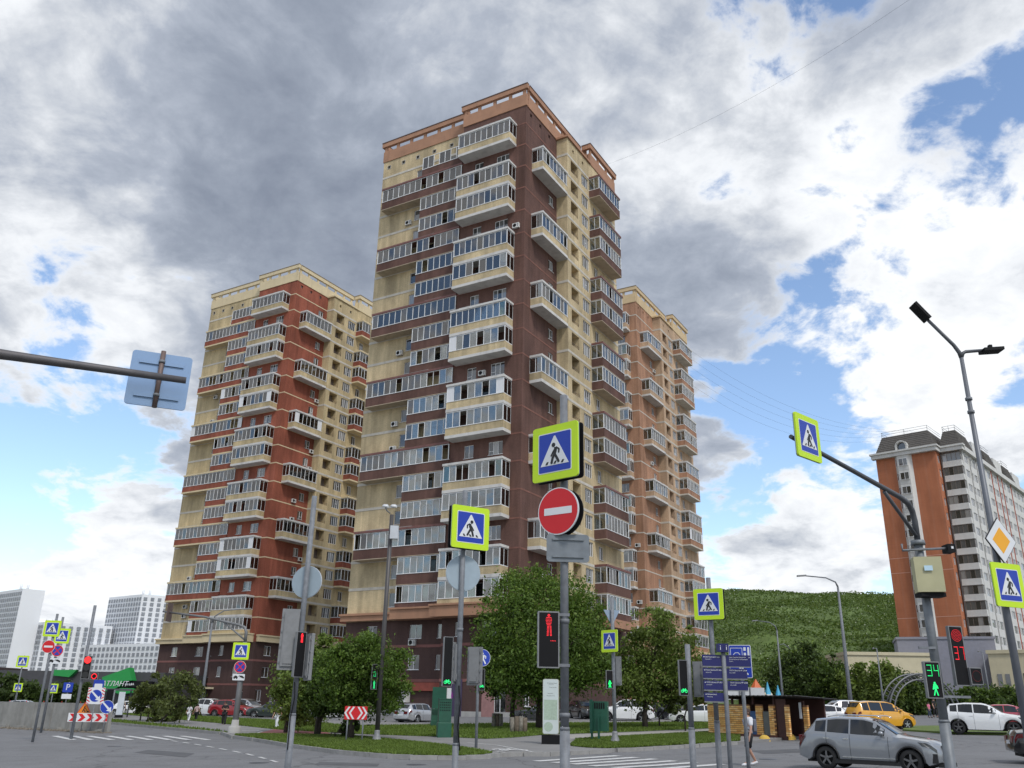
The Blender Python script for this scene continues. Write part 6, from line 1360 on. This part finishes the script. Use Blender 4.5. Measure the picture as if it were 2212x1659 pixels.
# ------------------------------------------------------------------ white blocks far at the left
WH = mat('white_render_far', (.70,.715,.74), .8, var=.03, vscale=.05); WG = mat('grey_window_far', (.22,.235,.26), .3, var=.2, vscale=.3)
LB_ = mat('lower_grey_pattern', (.30,.29,.30), .8, var=.35, vscale=.35)
def far_block(label, P0, P1, P2, H, fh, wl, wr, lower=0, orange=False):
    """P0 far left end, P1 near corner, P2 right end of the roof line."""
    P0, P1, P2 = Vector(P0), Vector(P1), Vector(P2); root = thing('white_apartment_block', label, 'building', (P1.x, P1.y, 0))
    n_out = {}
    q = [P1-P1, P0-P1, P0-P1+(P2-P1), P2-P1]
    MB().add([(v.x, v.y, -10) for v in q] + [(v.x, v.y, H) for v in q], [(0,1,5,4),(1,2,6,5),(2,3,7,6),(3,0,4,7),(4,5,6,7)]).build('wall', WH, root)
    ctr = (q[1]+q[3])/2
    for a_, b_, n in ((q[1], q[0], wl), (q[0], q[3], wr)):
        if n == 0: continue
        d_ = (b_-a_); L_ = d_.length; d_.normalize(); nn = Vector((d_.y, -d_.x)); nn = nn if nn.dot(a_ - ctr) > 0 else -nn
        mb = MB(); nf = int((H-3)/fh)
        if lower: MB().obox(((a_+b_)/2 + nn*.1).to_tuple() + (lower/2-2,), (d_.x*L_/2, d_.y*L_/2, 0), (nn.x*.3, nn.y*.3, 0), (0, 0, lower/2+2)).build('patterned_base', LB_, root)
        wn_ = []
        for f in range(nf):
            for i in range(n):
                s_ = L_*(i+.5)/n; c_ = a_ + d_*s_ + nn*(.5 if f*fh + 2 < lower else .12); ww = min(1.0, L_/n*.28)
                mb.obox((c_.x, c_.y, H - 2.6 - f*fh), (d_.x*ww, d_.y*ww, 0), (nn.x*.2, nn.y*.2, 0), (0, 0, .95))
        o = mb.build('windows', WG, root); o['kind'] = 'stuff'
        if orange:
            for f in range(4):
                for i in range(0, n, 3):
                    s_ = L_*(i+1.05+.6*(f % 2))/n; c_ = a_ + d_*s_ + nn*.55; MB().obox((c_.x, c_.y, 3.0 + f*fh), (d_.x*.9, d_.y*.9, 0), (nn.x*.12, nn.y*.12, 0), (0,0,.5)).build('coloured_panel', M_SORANGE if (i+f) % 2 else WH, root)
    for k in range(2): MB().tube([(ctr.x*.5+k*4, ctr.y*.5, H), (ctr.x*.5+k*4, ctr.y*.5, H+3.2)], .7, 8).build('roof_vent', WH, root)
    return root
far_block('tall white tower block with blank side wall, farthest left', (-312, 535), (-279.4, 509), (-270.5, 517), 60, 2.9, 16, 0)
far_block('white slab block with grey patterned base between two white towers', (-330, 568), (-265, 512.5), (-236, 536), 42, 2.9, 26, 9, 13, True)
far_block('tall white tower block beside the red tower', (-246, 547), (-217.2, 526), (-200, 536), 60, 2.9, 13, 5)
far_block('lower white block in front of the far towers', (-251, 528), (-180, 488), (-172, 500), 30.5, 3.3, 22, 3)
# ------------------------------------------------------------------ shop with green roof corners
SH = mat('anthracite_cladding', (.055,.055,.06), .6, var=.12); SG = mat('shop_green', (.015,.26,.055), .5, var=.06); SB = mat('brown_cladding', (.055,.035,.035), .7, var=.1)
sh = thing('corner_shop', 'low dark shop with bright green angular roof corner and white star sign', 'shop', (-48, 127, 0), R(-6))
MB().box(-33, .5, 0, 20, -3, 5.1).build('wall', SH, sh)
MB().box(-75, -33.2, 1, 20, -3, 5.9).build('wall', SB, sh); MB().box(-60, -36, -8, .9, -3, 3.0).build('annex', SWM if False else mat('annex_white', (.5,.5,.48), .7), sh)
def shp(px, py): q = at(px, py, 126.2); return ((q.x + 48)*1.005, q.z)
MB().ext([shp(*q) for q in ((221,1463),(282,1442),(288.5,1470),(268,1471),(262,1482),(244,1490),(226,1494))], -1.4, -.1).build('green_corner', SG, sh); MB().ext([shp(*q) for q in ((240,1494),(262,1486),(292,1487),(290,1496),(262,1500))], -1.2, -.15).build('green_corner', SG, sh)
MB().ext([shp(*q) for q in ((100,1446),(158,1446),(140,1462),(100,1458))], -.8, -.1).build('green_corner', SG, sh)
q0, q1 = shp(269, 1484), shp(330, 1472); MB().box(q0[0], q1[0], -1.0, -.12, q0[1], q1[1]).build('sign_board', M_BLACK, sh); q0 = shp(250, 1477.5); text('sign_lettering', 'АТЛАНТ', .92, M_SWHITE, sh, (q0[0], -1.46, q0[1]), shear=.25, extrude=.02)
def star(cx_, cz_, r_): return [(cx_ + (r_ if k % 2 == 0 else r_*.42)*math.sin(k*math.pi/5), cz_ + (r_ if k % 2 == 0 else r_*.42)*math.cos(k*math.pi/5)) for k in range(10)]
for k in range(5): q0 = shp(271 + 4.4*k, 1478); MB().ext(star(q0[0], q0[1], .16 if k in (0, 4) else .21), -1.06, -1.0).build('star', M_SWHITE, sh)
for k in range(6): box('shop_window', -31+k*3.6, -28.6+k*3.6, -.06, .0, -.4, 2.0, M_PANE[0], sh)

# ------------------------------------------------------------------ green hill
hx, hy = np.meshgrid(np.linspace(25, 420, 150), np.linspace(150, 480, 110)); 
sst = lambda t: np.clip(t, 0, 1)**2*(3 - 2*np.clip(t, 0, 1))
prng = np.random.RandomState(5)
def hill_z(x, y):
    t = (y - 165 - 0.0*(x-60))/(335-165)
    z = 43.5*np.clip(t, 0, 1)**0.95*sst((x-20)/50) ; z = np.where(t > 1, 43.5*sst((x-20)/50), z)
    z = z + 1.2*np.where((t > .38) & (t < .43), -1, 0)
    for k, (fx_, fy_, a_) in enumerate(((.05,.07,.9), (.13,.11,.5), (.31,.27,.28), (.7,.6,.16))): z = z + a_*np.sin(x*fx_+k*2.1+np.sin(y*fy_*.7))*np.cos(y*fy_+k)*np.clip(t*3, 0, 1)
    return z + 0.2
hz_ = hill_z(hx, hy); nxg, nyg = hx.shape[1], hx.shape[0]
Vv = np.stack([hx.ravel(), hy.ravel(), hz_.ravel()], 1); idx = np.arange(nxg*nyg).reshape(nyg, nxg)
Ff = np.stack([idx[:-1,:-1].ravel(), idx[:-1,1:].ravel(), idx[1:,1:].ravel(), idx[1:,:-1].ravel()], 1)
me = bpy.data.meshes.new('hill'); me.from_pydata(Vv.tolist(), [], Ff.tolist()); me.polygons.foreach_set('use_smooth', [True]*len(Ff)); setmat(me, mat('hill_grass', (.085,.128,.030), .95, var=.45, vscale=.16, bump=.8))
struct(obj('hill', me))
# ------------------------------------------------------------------ foliage
def leaf_mesh(name, P_, size, m, rs, flat=0.0, aspect=.55):
    """One small quad for each point of P_, turned at random."""
    n = len(P_); a = rs.randn(n, 3); a /= np.linalg.norm(a, axis=1)[:, None]
    if flat: a[:, 2] *= flat; a /= np.linalg.norm(a, axis=1)[:, None]
    b = rs.randn(n, 3); b -= a*(a*b).sum(1)[:, None]; b /= np.linalg.norm(b, axis=1)[:, None]
    s = (size*rs.uniform(.6, 1.35, n))[:, None]
    V_ = np.stack([P_ - a*s - b*s*aspect*.2, P_ + b*s*aspect, P_ + a*s + b*s*aspect*.15, P_ - b*s*aspect], 1).reshape(-1, 3)
    me = bpy.data.meshes.new(name); me.vertices.add(4*n); me.vertices.foreach_set('co', V_.ravel()); me.loops.add(4*n); me.loops.foreach_set('vertex_index', np.arange(4*n)); me.polygons.add(n); me.polygons.foreach_set('loop_start', np.arange(0, 4*n, 4)); me.polygons.foreach_set('loop_total', np.full(n, 4)); me.update(); setmat(me, m); return me
def leaf_mat(name, c_, isl=.45):
    if name in MATS: return MATS[name]
    m = mat(name, c_, .6, var=.25, vscale=.6, island=isl, spec=.3); nt = m.node_tree; b = nt.nodes['Principled BSDF']
    t = nt.nodes.new('ShaderNodeBsdfTranslucent'); t.inputs[0].default_value = (c_[0]*1.5, c_[1]*1.5, c_[2]*.8, 1); mx = nt.nodes.new('ShaderNodeMixShader'); mx.inputs[0].default_value = .3
    nt.links.new(b.outputs[0], mx.inputs[1]); nt.links.new(t.outputs[0], mx.inputs[2]); nt.links.new(mx.outputs[0], nt.nodes['Material Output'].inputs[0]); return m
BARK = mat('bark', (.045,.035,.028), .95, var=.3, vscale=6, bump=.5)
LM = {'maple': leaf_mat('maple_leaves', (.080,.136,.022)), 'ash': leaf_mat('ash_leaves', (.108,.152,.032)), 'dark': leaf_mat('dark_leaves', (.050,.085,.016)), 'olive': leaf_mat('olive_leaves', (.085,.105,.030)), 'far': leaf_mat('far_leaves', (.050,.080,.020))}
TIP = leaf_mat('pale_leaf_tips', (.13,.19,.035), .3)  # paler green given to many of the upper leaves of each clump
def tree(label, base, Y, ells, kind, n, size, seed, trunk=.16, stems=1, cat='tree', name='broadleaf_tree', group=None, tips=.12, clump=.30):
    """base: ground point; ells: crown lobes as seen from the street (px, py, half width px, half height px) at distance Y."""
    rs = np.random.RandomState(seed); X0, Y0 = base[0], base[1]; g_ = gz(X0, Y0); root = thing(name, label, cat, (X0, Y0, g_), 0, group)
    lob = []
    for px, py, rw, rh in ells:
        c_ = at(px, py, Y); k = (c_ - Vector((0,0,CAM_Z))).length/CAM_F*(.985 if clump > .29 else 1.10); lob.append((np.array([c_.x-X0, rs.uniform(-.25,.25)*rw*k, c_.z-g_]), rw*k, rh*k))
    vol = np.array([r*r*h for _, r, h in lob]); cnt = np.maximum(1, (vol/vol.sum()*n)).astype(int); pts_, tip_ = [], []
    centres = []
    for (c_, r, h), m_ in zip(lob, cnt):
        nc = max(7, int(m_/90)); d_ = rs.randn(nc, 3); d_ /= np.linalg.norm(d_, axis=1)[:, None]; rad_ = rs.uniform(.25, 1.0, nc)**.6*rs.uniform(.8, 1.12, nc)
        cc = c_ + d_*rad_[:, None]*np.array([r, r*.95, h]); centres.append(cc); w_ = rs.dirichlet(np.full(nc, 2.0)); per = rs.multinomial(m_, w_)
        cr = clump*(r*r*h)**(1/3)*rs.uniform(.5, 1.25, nc)
        for q, p_, cr_ in zip(cc, per, cr):
            e_ = rs.randn(p_, 3)*np.array([.62, .62, .42])*cr_; e_[:, 2] -= .25*np.abs(e_[:, 0]) ; pp = q + e_; pts_.append(pp); tip_.append(e_[:, 2] > .28*cr_)
    Pn = np.concatenate(pts_); tm = np.concatenate(tip_) & (rs.rand(len(Pn)) < tips*3)
    if tm.sum() <= 320: tm[:] = False
    crown = obj('crown', leaf_mesh('crown', Pn[~tm], size, LM[kind], rs), root)
    if tm.sum() > 320: obj('leaf_tips', leaf_mesh('leaf_tips', Pn[tm], size*.9, TIP, rs), crown)['kind'] = 'stuff'
    allc = np.concatenate(centres); mid = np.average([l[0] for l in lob], axis=0, weights=vol); zlow = min(l[0][2]-l[2] for l in lob)
    for s_ in range(stems):
        o_ = np.array([rs.uniform(-.3,.3), rs.uniform(-.2,.2), 0])*(stems > 1); m2 = mid + rs.uniform(-.4,.4,3)*(stems > 1)
        tr = [(o_[0], o_[1], -.2), tuple(o_*.8 + np.array([0,0,zlow*.6+.3])), tuple((o_+m2)/2*np.array([1,1,0]) + np.array([0,0,(zlow+mid[2])/2])), tuple(m2 + np.array([0,0,.3*lob[0][2]]))]
        tk = MB().tube(tr, [trunk*1.25, trunk, trunk*.75, trunk*.25], 9).build('trunk', BARK, root)
        for q in allc[rs.choice(len(allc), min(len(allc), 9), replace=False)]:
            st = np.array(tr[1])*(1-.55) + np.array(tr[2])*.55; MB().tube([tuple(st + (np.array(tr[2])-st)*rs.uniform(0,1)), tuple((st+q)/2 + np.array([0,0,.15])), tuple(q)], [trunk*.42, trunk*.25, trunk*.07], 5).build('limb', BARK, tk)
    return root
tree('broad dark maple on the corner lawn behind the camera post', G(757, 1603), 41.5, [(770,1445,85,72), (705,1450,58,66), (805,1490,55,50), (752,1385,48,36), (825,1405,34,24), (842,1470,24,22), (735,1420,60,45), (700,1500,50,40), (760,1500,60,40)], 'maple', 26000, .08, 1, .13, tips=.2, clump=.26)
tree('leaning maple with a forked trunk beside the broad maple', G(688, 1595), 43, [(668,1465,52,70), (640,1510,42,46), (690,1430,36,40), (700,1520,40,36), (660,1420,36,36)], 'dark', 14000, .085, 2, .10, 2)
tree('loose light green ash left of the grey signal post', G(616, 1588), 46, [(590,1470,58,80), (625,1405,42,52), (560,1510,42,48), (642,1352,26,26), (600,1385,30,32), (610,1540,46,34), (660,1380,22,24)], 'ash', 16000, .09, 3, .11, 1, tips=.3, clump=.26)
tree('small dark round bush beside the chevron sign', G(724, 1600), 42.5, [(722,1570,18,24), (735,1580,14,16), (712,1582,14,16)], 'dark', 1800, .09, 4, .02, 3, 'bush', 'bush')
tree('big dense tree in front of the brown tower', G(1166, 1579), 62, [(1160,1385,112,105), (1080,1420,58,70), (1245,1395,60,88), (1105,1290,50,44), (1190,1300,78,54), (1145,1262,34,26), (1268,1440,40,52), (1055,1400,34,42), (1165,1455,112,38), (1270,1340,28,32)], 'maple', 62000, .10, 5, .24, 1, tips=.28, clump=.27)
tree('second dense tree joined to the big one before the tower', G(1106, 1577), 66, [(1070,1455,46,44), (1120,1430,52,62), (1060,1365,28,28), (1210,1455,50,40)], 'dark', 18000, .11, 15, .15)
tree('yellowish green tree with an airy top beside the parked off-roaders', G(1386, 1577), 66, [(1392,1455,80,66), (1387,1375,42,52), (1340,1462,42,48), (1446,1450,40,60), (1405,1400,54,46), (1452,1398,20,26), (1350,1408,30,34), (1388,1478,86,30)], 'ash', 24000, .10, 6, .15, 2, tips=.3, clump=.27)
tree('thin staked sapling by the parked dark off-roader', G(1481, 1584), 58, [(1478,1500,26,36), (1470,1460,16,24)], 'olive', 1400, .15, 7, .045)
tree('slender young tree among the lawn saplings', G(1425, 1576), 66, [(1425,1520,22,22)], 'olive', 800, .15, 17, .05)
for i, (bx_, by_, el, lab) in enumerate((((302,1560), 0, [(312,1500,24,28), (300,1520,18,20)], 'thin young tree nearest the shop pavement'), ((318,1561), 0, [(335,1488,30,30), (330,1515,26,24)], 'slim young tree with an olive crown beside the verge'), ((335,1563), 0, [(360,1500,30,34), (350,1530,28,24)], 'young tree third along the verge before the multi-stemmed one'), ((352,1568), 0, [(385,1500,40,42), (410,1490,30,34), (375,1530,40,28), (430,1495,20,26)], 'multi-stemmed bushy tree on the verge near the walkers'))):
    b_ = G(*bx_); tree(lab, b_, b_[1], el, 'olive', 2200, .12, 20+i, .05, 3 if i == 3 else 1, group='young trees along the verge')
tree('bushy dark tree behind the walkers near the entrance', G(400, 1551), 84, [(392,1540,38,20), (375,1520,30,26), (420,1535,22,18)], 'dark', 2600, .2, 31, .06, 3)
for i, (px, Y_, w_, top_, kd, lab) in enumerate(((1745,112,60,1385,'far','wide leafy tree at the foot of the hill left of the tall lamp'), (1800,108,44,1420,'dark','dark leafy tree beside the tall lamp'), (1850,104,38,1440,'ash','pale feathery tree in front of the low annex'), (1905,100,34,1440,'ash','feathery young tree left of the steel arch'), (1950,104,40,1450,'dark','dark tree behind the steel arch'), (2000,108,44,1470,'dark','dark tree showing under the steel arch'), (1700,118,36,1430,'far','leafy tree behind the brick enclosure roof'), (2105,98,46,1490,'dark','low dark tree right of the signal mast'), (2165,104,44,1488,'far','low tree in front of the yellow hall'), (2215,100,36,1495,'dark','low dark tree at the hall corner'))):
    c_ = at(px, 1545, Y_); hh = (1545-top_)/2
    tree(lab, (c_.x, Y_), Y_, [(px, top_+hh, w_, hh*.95), (px-w_*.5, top_+hh*1.4, w_*.6, hh*.6), (px+w_*.5, top_+hh*1.35, w_*.6, hh*.65), (px+w_*.1, top_+hh*.3, w_*.4, hh*.4)], kd, 11000, .21, 40+i, .18, group='trees at the foot of the hill')
for i, (px, w_, top_) in enumerate(((20,34,1462), (75,36,1478), (130,34,1466), (180,30,1482), (-25,30,1470))):
    c_ = at(px, 1520, 108); tree('roadside bush %s' % ('with a tall rounded top by the far crossing', 'low and broad beyond the barrier', 'with a pointed top behind the tow sign', 'low and dark near the parking sign', 'cut by the picture edge')[i], (c_.x, 108), 108, [(px, (top_+1525)/2, w_, (1525-top_)/2), (px+12, top_+25, w_*.5, 16)], 'far', 3000, .28, 60+i, .08, 2, 'bush', 'bush', 'bushes beyond the barrier')
# tall weeds on the hill: nobody could count them
rs = np.random.RandomState(9); n = 150000; X_ = rs.uniform(45, 260, n); Y_ = rs.uniform(175, 345, n); keep = rs.rand(n) < (.35 + .65*(np.sin(X_*.09+np.sin(Y_*.05)*2)*np.cos(Y_*.11) > -.15)); X_, Y_ = X_[keep], Y_[keep]
P_ = np.stack([X_, Y_, hill_z(X_, Y_) + rs.uniform(.1, .9, len(X_))], 1)
def stuff(o, label, cat): o['kind'] = 'stuff'; o['label'] = label; o['category'] = cat; return o
n3 = len(P_)
stuff(obj('hill_weeds', leaf_mesh('hill_weeds', P_[:int(n3*.70)], .42, leaf_mat('weed_leaves', (.078,.122,.028), .35), rs, .6)), 'tall green weeds covering the hillside', 'weeds')
stuff(obj('hill_weeds', leaf_mesh('hill_weeds', P_[int(n3*.70):int(n3*.985)], .40, leaf_mat('weed_leaves_light', (.12,.165,.042), .3), rs, .6)), 'lighter green weeds scattered over the hillside', 'weeds')
stuff(obj('hill_flowers', leaf_mesh('hill_flowers', P_[int(n3*.985):] + np.array([0,0,.5]), .2, mat('umbel_white', (.42,.44,.34), .8, var=.2), rs)), 'pale flower heads scattered over the hillside', 'flowers')
# grass blades on the lawns
def in_poly(P2, x, y):
    ins = np.zeros(len(x), bool); m_ = len(P2)
    for i in range(m_):
        x0, y0 = P2[i][:2]; x1, y1 = P2[(i+1) % m_][:2]
        c_ = ((y0 > y) != (y1 > y)) & (x < (x1-x0)*(y-y0)/((y1-y0) if y1 != y0 else 1e-9) + x0); ins ^= c_
    return ins
gzv = np.vectorize(gz)
for nm, n, hgt, lab in (('corner_lawn', 60000, .075, 'short mown grass on the corner lawn'), ('roadside_lawn', 60000, .08, 'short mown grass beside the road kerb'), ('tower_lawn', 80000, .10, 'mown grass on the lawn below the towers'), ('verge_lawn', 36000, .11, 'rough grass on the verge along the left road')):
    P2 = LAWNS[nm]; ax = np.array([p[0] for p in P2]); ay = np.array([p[1] for p in P2]); x = rs.uniform(ax.min(), ax.max(), n*4); y = rs.uniform(ay.min(), ay.max(), n*4); k_ = in_poly(P2, x, y); x, y = x[k_][:n], y[k_][:n]; m_ = len(x)
    z = gzv(x, y) + .13; a = rs.uniform(0, 6.28, m_); hh = hgt*rs.uniform(.5, 1.5, m_); w_ = .018 + .0006*y; lx, ly = rs.normal(0, .04, m_), rs.normal(0, .04, m_)
    V_ = np.stack([np.stack([x-np.cos(a)*w_, y-np.sin(a)*w_, z], 1), np.stack([x+np.cos(a)*w_, y+np.sin(a)*w_, z], 1), np.stack([x+lx, y+ly, z+hh], 1)], 1).reshape(-1, 3)
    me = bpy.data.meshes.new('grass'); me.vertices.add(3*m_); me.vertices.foreach_set('co', V_.ravel()); me.loops.add(3*m_); me.loops.foreach_set('vertex_index', np.arange(3*m_)); me.polygons.add(m_); me.polygons.foreach_set('loop_start', np.arange(0, 3*m_, 3)); me.polygons.foreach_set('loop_total', np.full(m_, 3)); me.update(); setmat(me, leaf_mat('grass_blades', (.112,.165,.030), .4)); stuff(obj('grass', me), lab, 'grass')

# ------------------------------------------------------------------ lamps, play houses, shelter, far signs, wires
def street_lamp(label, px, base_y, top_y, Y, head, r=.09, arm_px=(-45, -8), two=False):
    c_ = at(px, base_y, Y); g_ = gz(c_.x, Y); t_ = at(px, top_y, Y); root = thing('street_lamp', label, 'street lamp', (c_.x, Y, g_), 0, 'street lamps'); H_ = t_.z - g_
    MB().tube([(0,0,-.3), (0,0,H_*.5), (0,0,H_)], [r*1.3, r, r*.6], 10).build('pole', M_METAL, root)
    k = (t_ - Vector((0,0,CAM_Z))).length/CAM_F; dx, dz = arm_px[0]*k, -arm_px[1]*k
    MB().tube([(0,0,H_), (dx*.06,0,H_+dz*.45), (dx*.35,0,H_+dz*.85), (dx,0,H_+dz)], [r*.6, r*.5, r*.4, r*.35], 8).build('arm', M_METAL, root); MB().obox((dx*1.12,0,H_+dz), (abs(dx)*.14,0,.03), (0,.13,0), (0,0,.06)).build('lamp_head', M_SIGH, root)
    if two: MB().tube([(0,0,H_*.82), (-dx*.3,0,H_*.84), (-dx*.6,0,H_*.78)], r*.35, 6).build('arm', M_METAL, root)
    return root
street_lamp('tall grey street lamp at the foot of the hill', 1838, 1520, 1268, 74, None, .14, (-62, -20)); street_lamp('double armed street lamp in front of the hill', 1690, 1500, 1362, 104, None, .12, (-38, -18), True)
street_lamp('low lamp with flat grey head among the parked cars', 1911, 1540, 1402, 88, None, .08, (-6, -1)); street_lamp('short lamp standing before the yellow hall', 2142, 1530, 1410, 100, None, .09, (-6, -2)); street_lamp('dark street lamp in front of the red tower', 432, 1540, 1345, 92, None, .14, (58, -28))
PH_W, PH_O, PH_B = mat('play_cream', (.55,.48,.32), .7), mat('play_orange', (.50,.11,.03), .6), mat('play_blue', (.05,.32,.50), .6)
for px, top_, w_, rm, lab in ((1636, 1467, 26, PH_O, 'orange pointed play house roof beyond the enclosure'), (1661, 1473, 11, PH_B, 'blue pointed play tower beside the orange one'), (1683, 1480, 11, PH_B, 'lower blue pointed play tower near the trees')):
    Y = 88; c_ = at(px, 1520, Y); g_ = gz(c_.x, Y); root = thing('play_house', lab, 'play house', (c_.x, Y, g_), 0, 'play houses'); k = Y/CAM_F*1.02; H_ = at(px, top_, Y).z - g_; ww = w_*k
    MB().box(-ww*.5, ww*.5, -.5, .5, -.2, H_ - 1.15).build('wall', PH_W if rm is PH_O else M_SWHITE, root); MB().lathe([(ww*.62, H_-1.15), (ww*.30, H_-.55), (.03, H_)], 6, smooth=False).build('roof', rm, root)
    for x in (-ww*.62, ww*.62): MB().lathe([(.02, H_-.95), (.18, H_-1.15)], 6).build('finial', PH_W, root, loc=(x*.8, 0, 0))
Y = 80; a_ = at(1568, 1500, Y); b_ = at(1652, 1500, Y); g_ = gz((a_.x+b_.x)/2, Y); bn = thing('sports_fence', 'white banner fence with dark frames behind the brick enclosure', 'fence', ((a_.x+b_.x)/2, Y, g_)); hw = (b_.x-a_.x)/2; zt, zb_ = at(1610, 1485, Y).z-g_, at(1610, 1512, Y).z-g_
MB().box(-hw, hw, 0, .04, zb_, zt).build('banner', mat('banner_white', (.50,.51,.52), .8, var=.1), bn)
for x in (-hw, -hw*.3, -hw*.2, hw*.25): MB().tube([(x,-.05,-.2), (x,-.05,zt)], .05, 6).build('fence_post', M_DARKM, bn)
c_ = G(243, 1553); r_ = thing('bus_shelter', 'dark roofed stop shelter with a white advert pillar', 'shelter', c_, R(20))
MB().box(-1.6, 1.2, -1.0, .8, 2.3, 2.45).build('roof', M_DARKM, r_); MB().box(.25, .75, -1.2, -.95, .0, 2.2).build('advert_pillar', mat('pillar_white', (.50,.54,.58), .5, var=.1), r_); MB().box(.18, .82, -1.25, -.85, -.2, .35).build('pillar_base', M_BLACK, r_)
for x in (-1.5, 1.1): MB().tube([(x,.6,-.2), (x,.6,2.3)], .06, 8).build('shelter_post', M_DARKM, r_)
a = G(260, 1551); person('passer-by with a dark rucksack walking past the shelter', (a[0], a[1], a[2]), R(160), 1.7, C('beige', (.42,.38,.33)), C('grey', (.12,.12,.13)), HAIR_D, BK, .3, bag=BK)
b_ = G(236, 1562); Y = b_[1]; p, g = post('slim post with a black signal head seen from behind', b_[0], Y, at(237, 1490, Y).z, .06, 'traffic light', name='traffic_light'); s = at(237, 1507, Y); box('signal_head', s.x-b_[0]-.22, s.x-b_[0]+.22, -.15, .15, s.z-g-.6, s.z-g+.6, M_BLACK, p)
for px, py, Y, w_, kind, lab in ((50, 1429, 78, .95, 'x', 'far crossing sign on a tall post above the shop roof'), (40, 1485, 100, .9, 'x', 'far crossing sign low among the bushes'), (116, 1487, 92, .9, 'x', 'crossing sign half hidden behind the no stopping post'), (148, 1485, 90, .9, 'P', 'blue parking sign with a plate below it'), (214, 1480, 84, .9, 'B', 'blue and white bus stop sign above the barrier')):
    c_ = at(px, py, Y); p, g = post(lab, c_.x, Y, c_.z + .5, .05, group='far road signs')
    if kind == 'x': crossing_sign(p, (0, -.1, c_.z-g), R(8), w_, 1)
    else:
        o = holder('square_sign', p, (0, -.1, c_.z-g), R(8), MB().rrect(-w_/2, w_/2, -w_/2, w_/2, .05, -.012, .012).mesh('square_sign', M_BLUE))
        if kind == 'P': text('letter', 'P', .8, M_SWHITE, o, (0, -.018, 0)); MB().box(-.45, .45, -.012, .012, -1.05, -.6).build('plate', M_SWHITE, o)
        else: sub('bus_pictogram', o, MB().rrect(-.34, .34, -.3, .12, .04, -.016, -.008), M_SWHITE)
WIRE = mat('cable_black', (.03,.03,.035), .6, var=0)
def wire(a_, b_, sag, r, label):
    a_, b_ = Vector(a_), Vector(b_); pts_ = [a_.lerp(b_, t) - Vector((0,0,sag*4*t*(1-t))) for t in np.linspace(0, 1, 25)]; o = MB().tube(pts_, r, 4).build('overhead_cable', WIRE); return tag(o, label, 'cable', 'overhead cables')
rt = Vector((21.85, 139.8)) + e2v*22.5
for k in range(5): wire((rt.x+1, rt.y, 70 - k*1.9), (78.5+k*.6, 164, 54.5), 4.5+k*.5, .013, ('highest thin cable between the salmon tower and the panel block', 'second thin cable from the salmon tower roof', 'middle thin cable of five leaving the salmon tower', 'fourth thin cable below the salmon tower roof', 'lowest thin cable from the salmon tower to the panel block')[k])
wire((12.0, 103, 73.0), (at(2050, -60, 60).x, 60, at(2050, -60, 60).z), 2.0, .008, 'single thin cable rising from the brown tower roof')
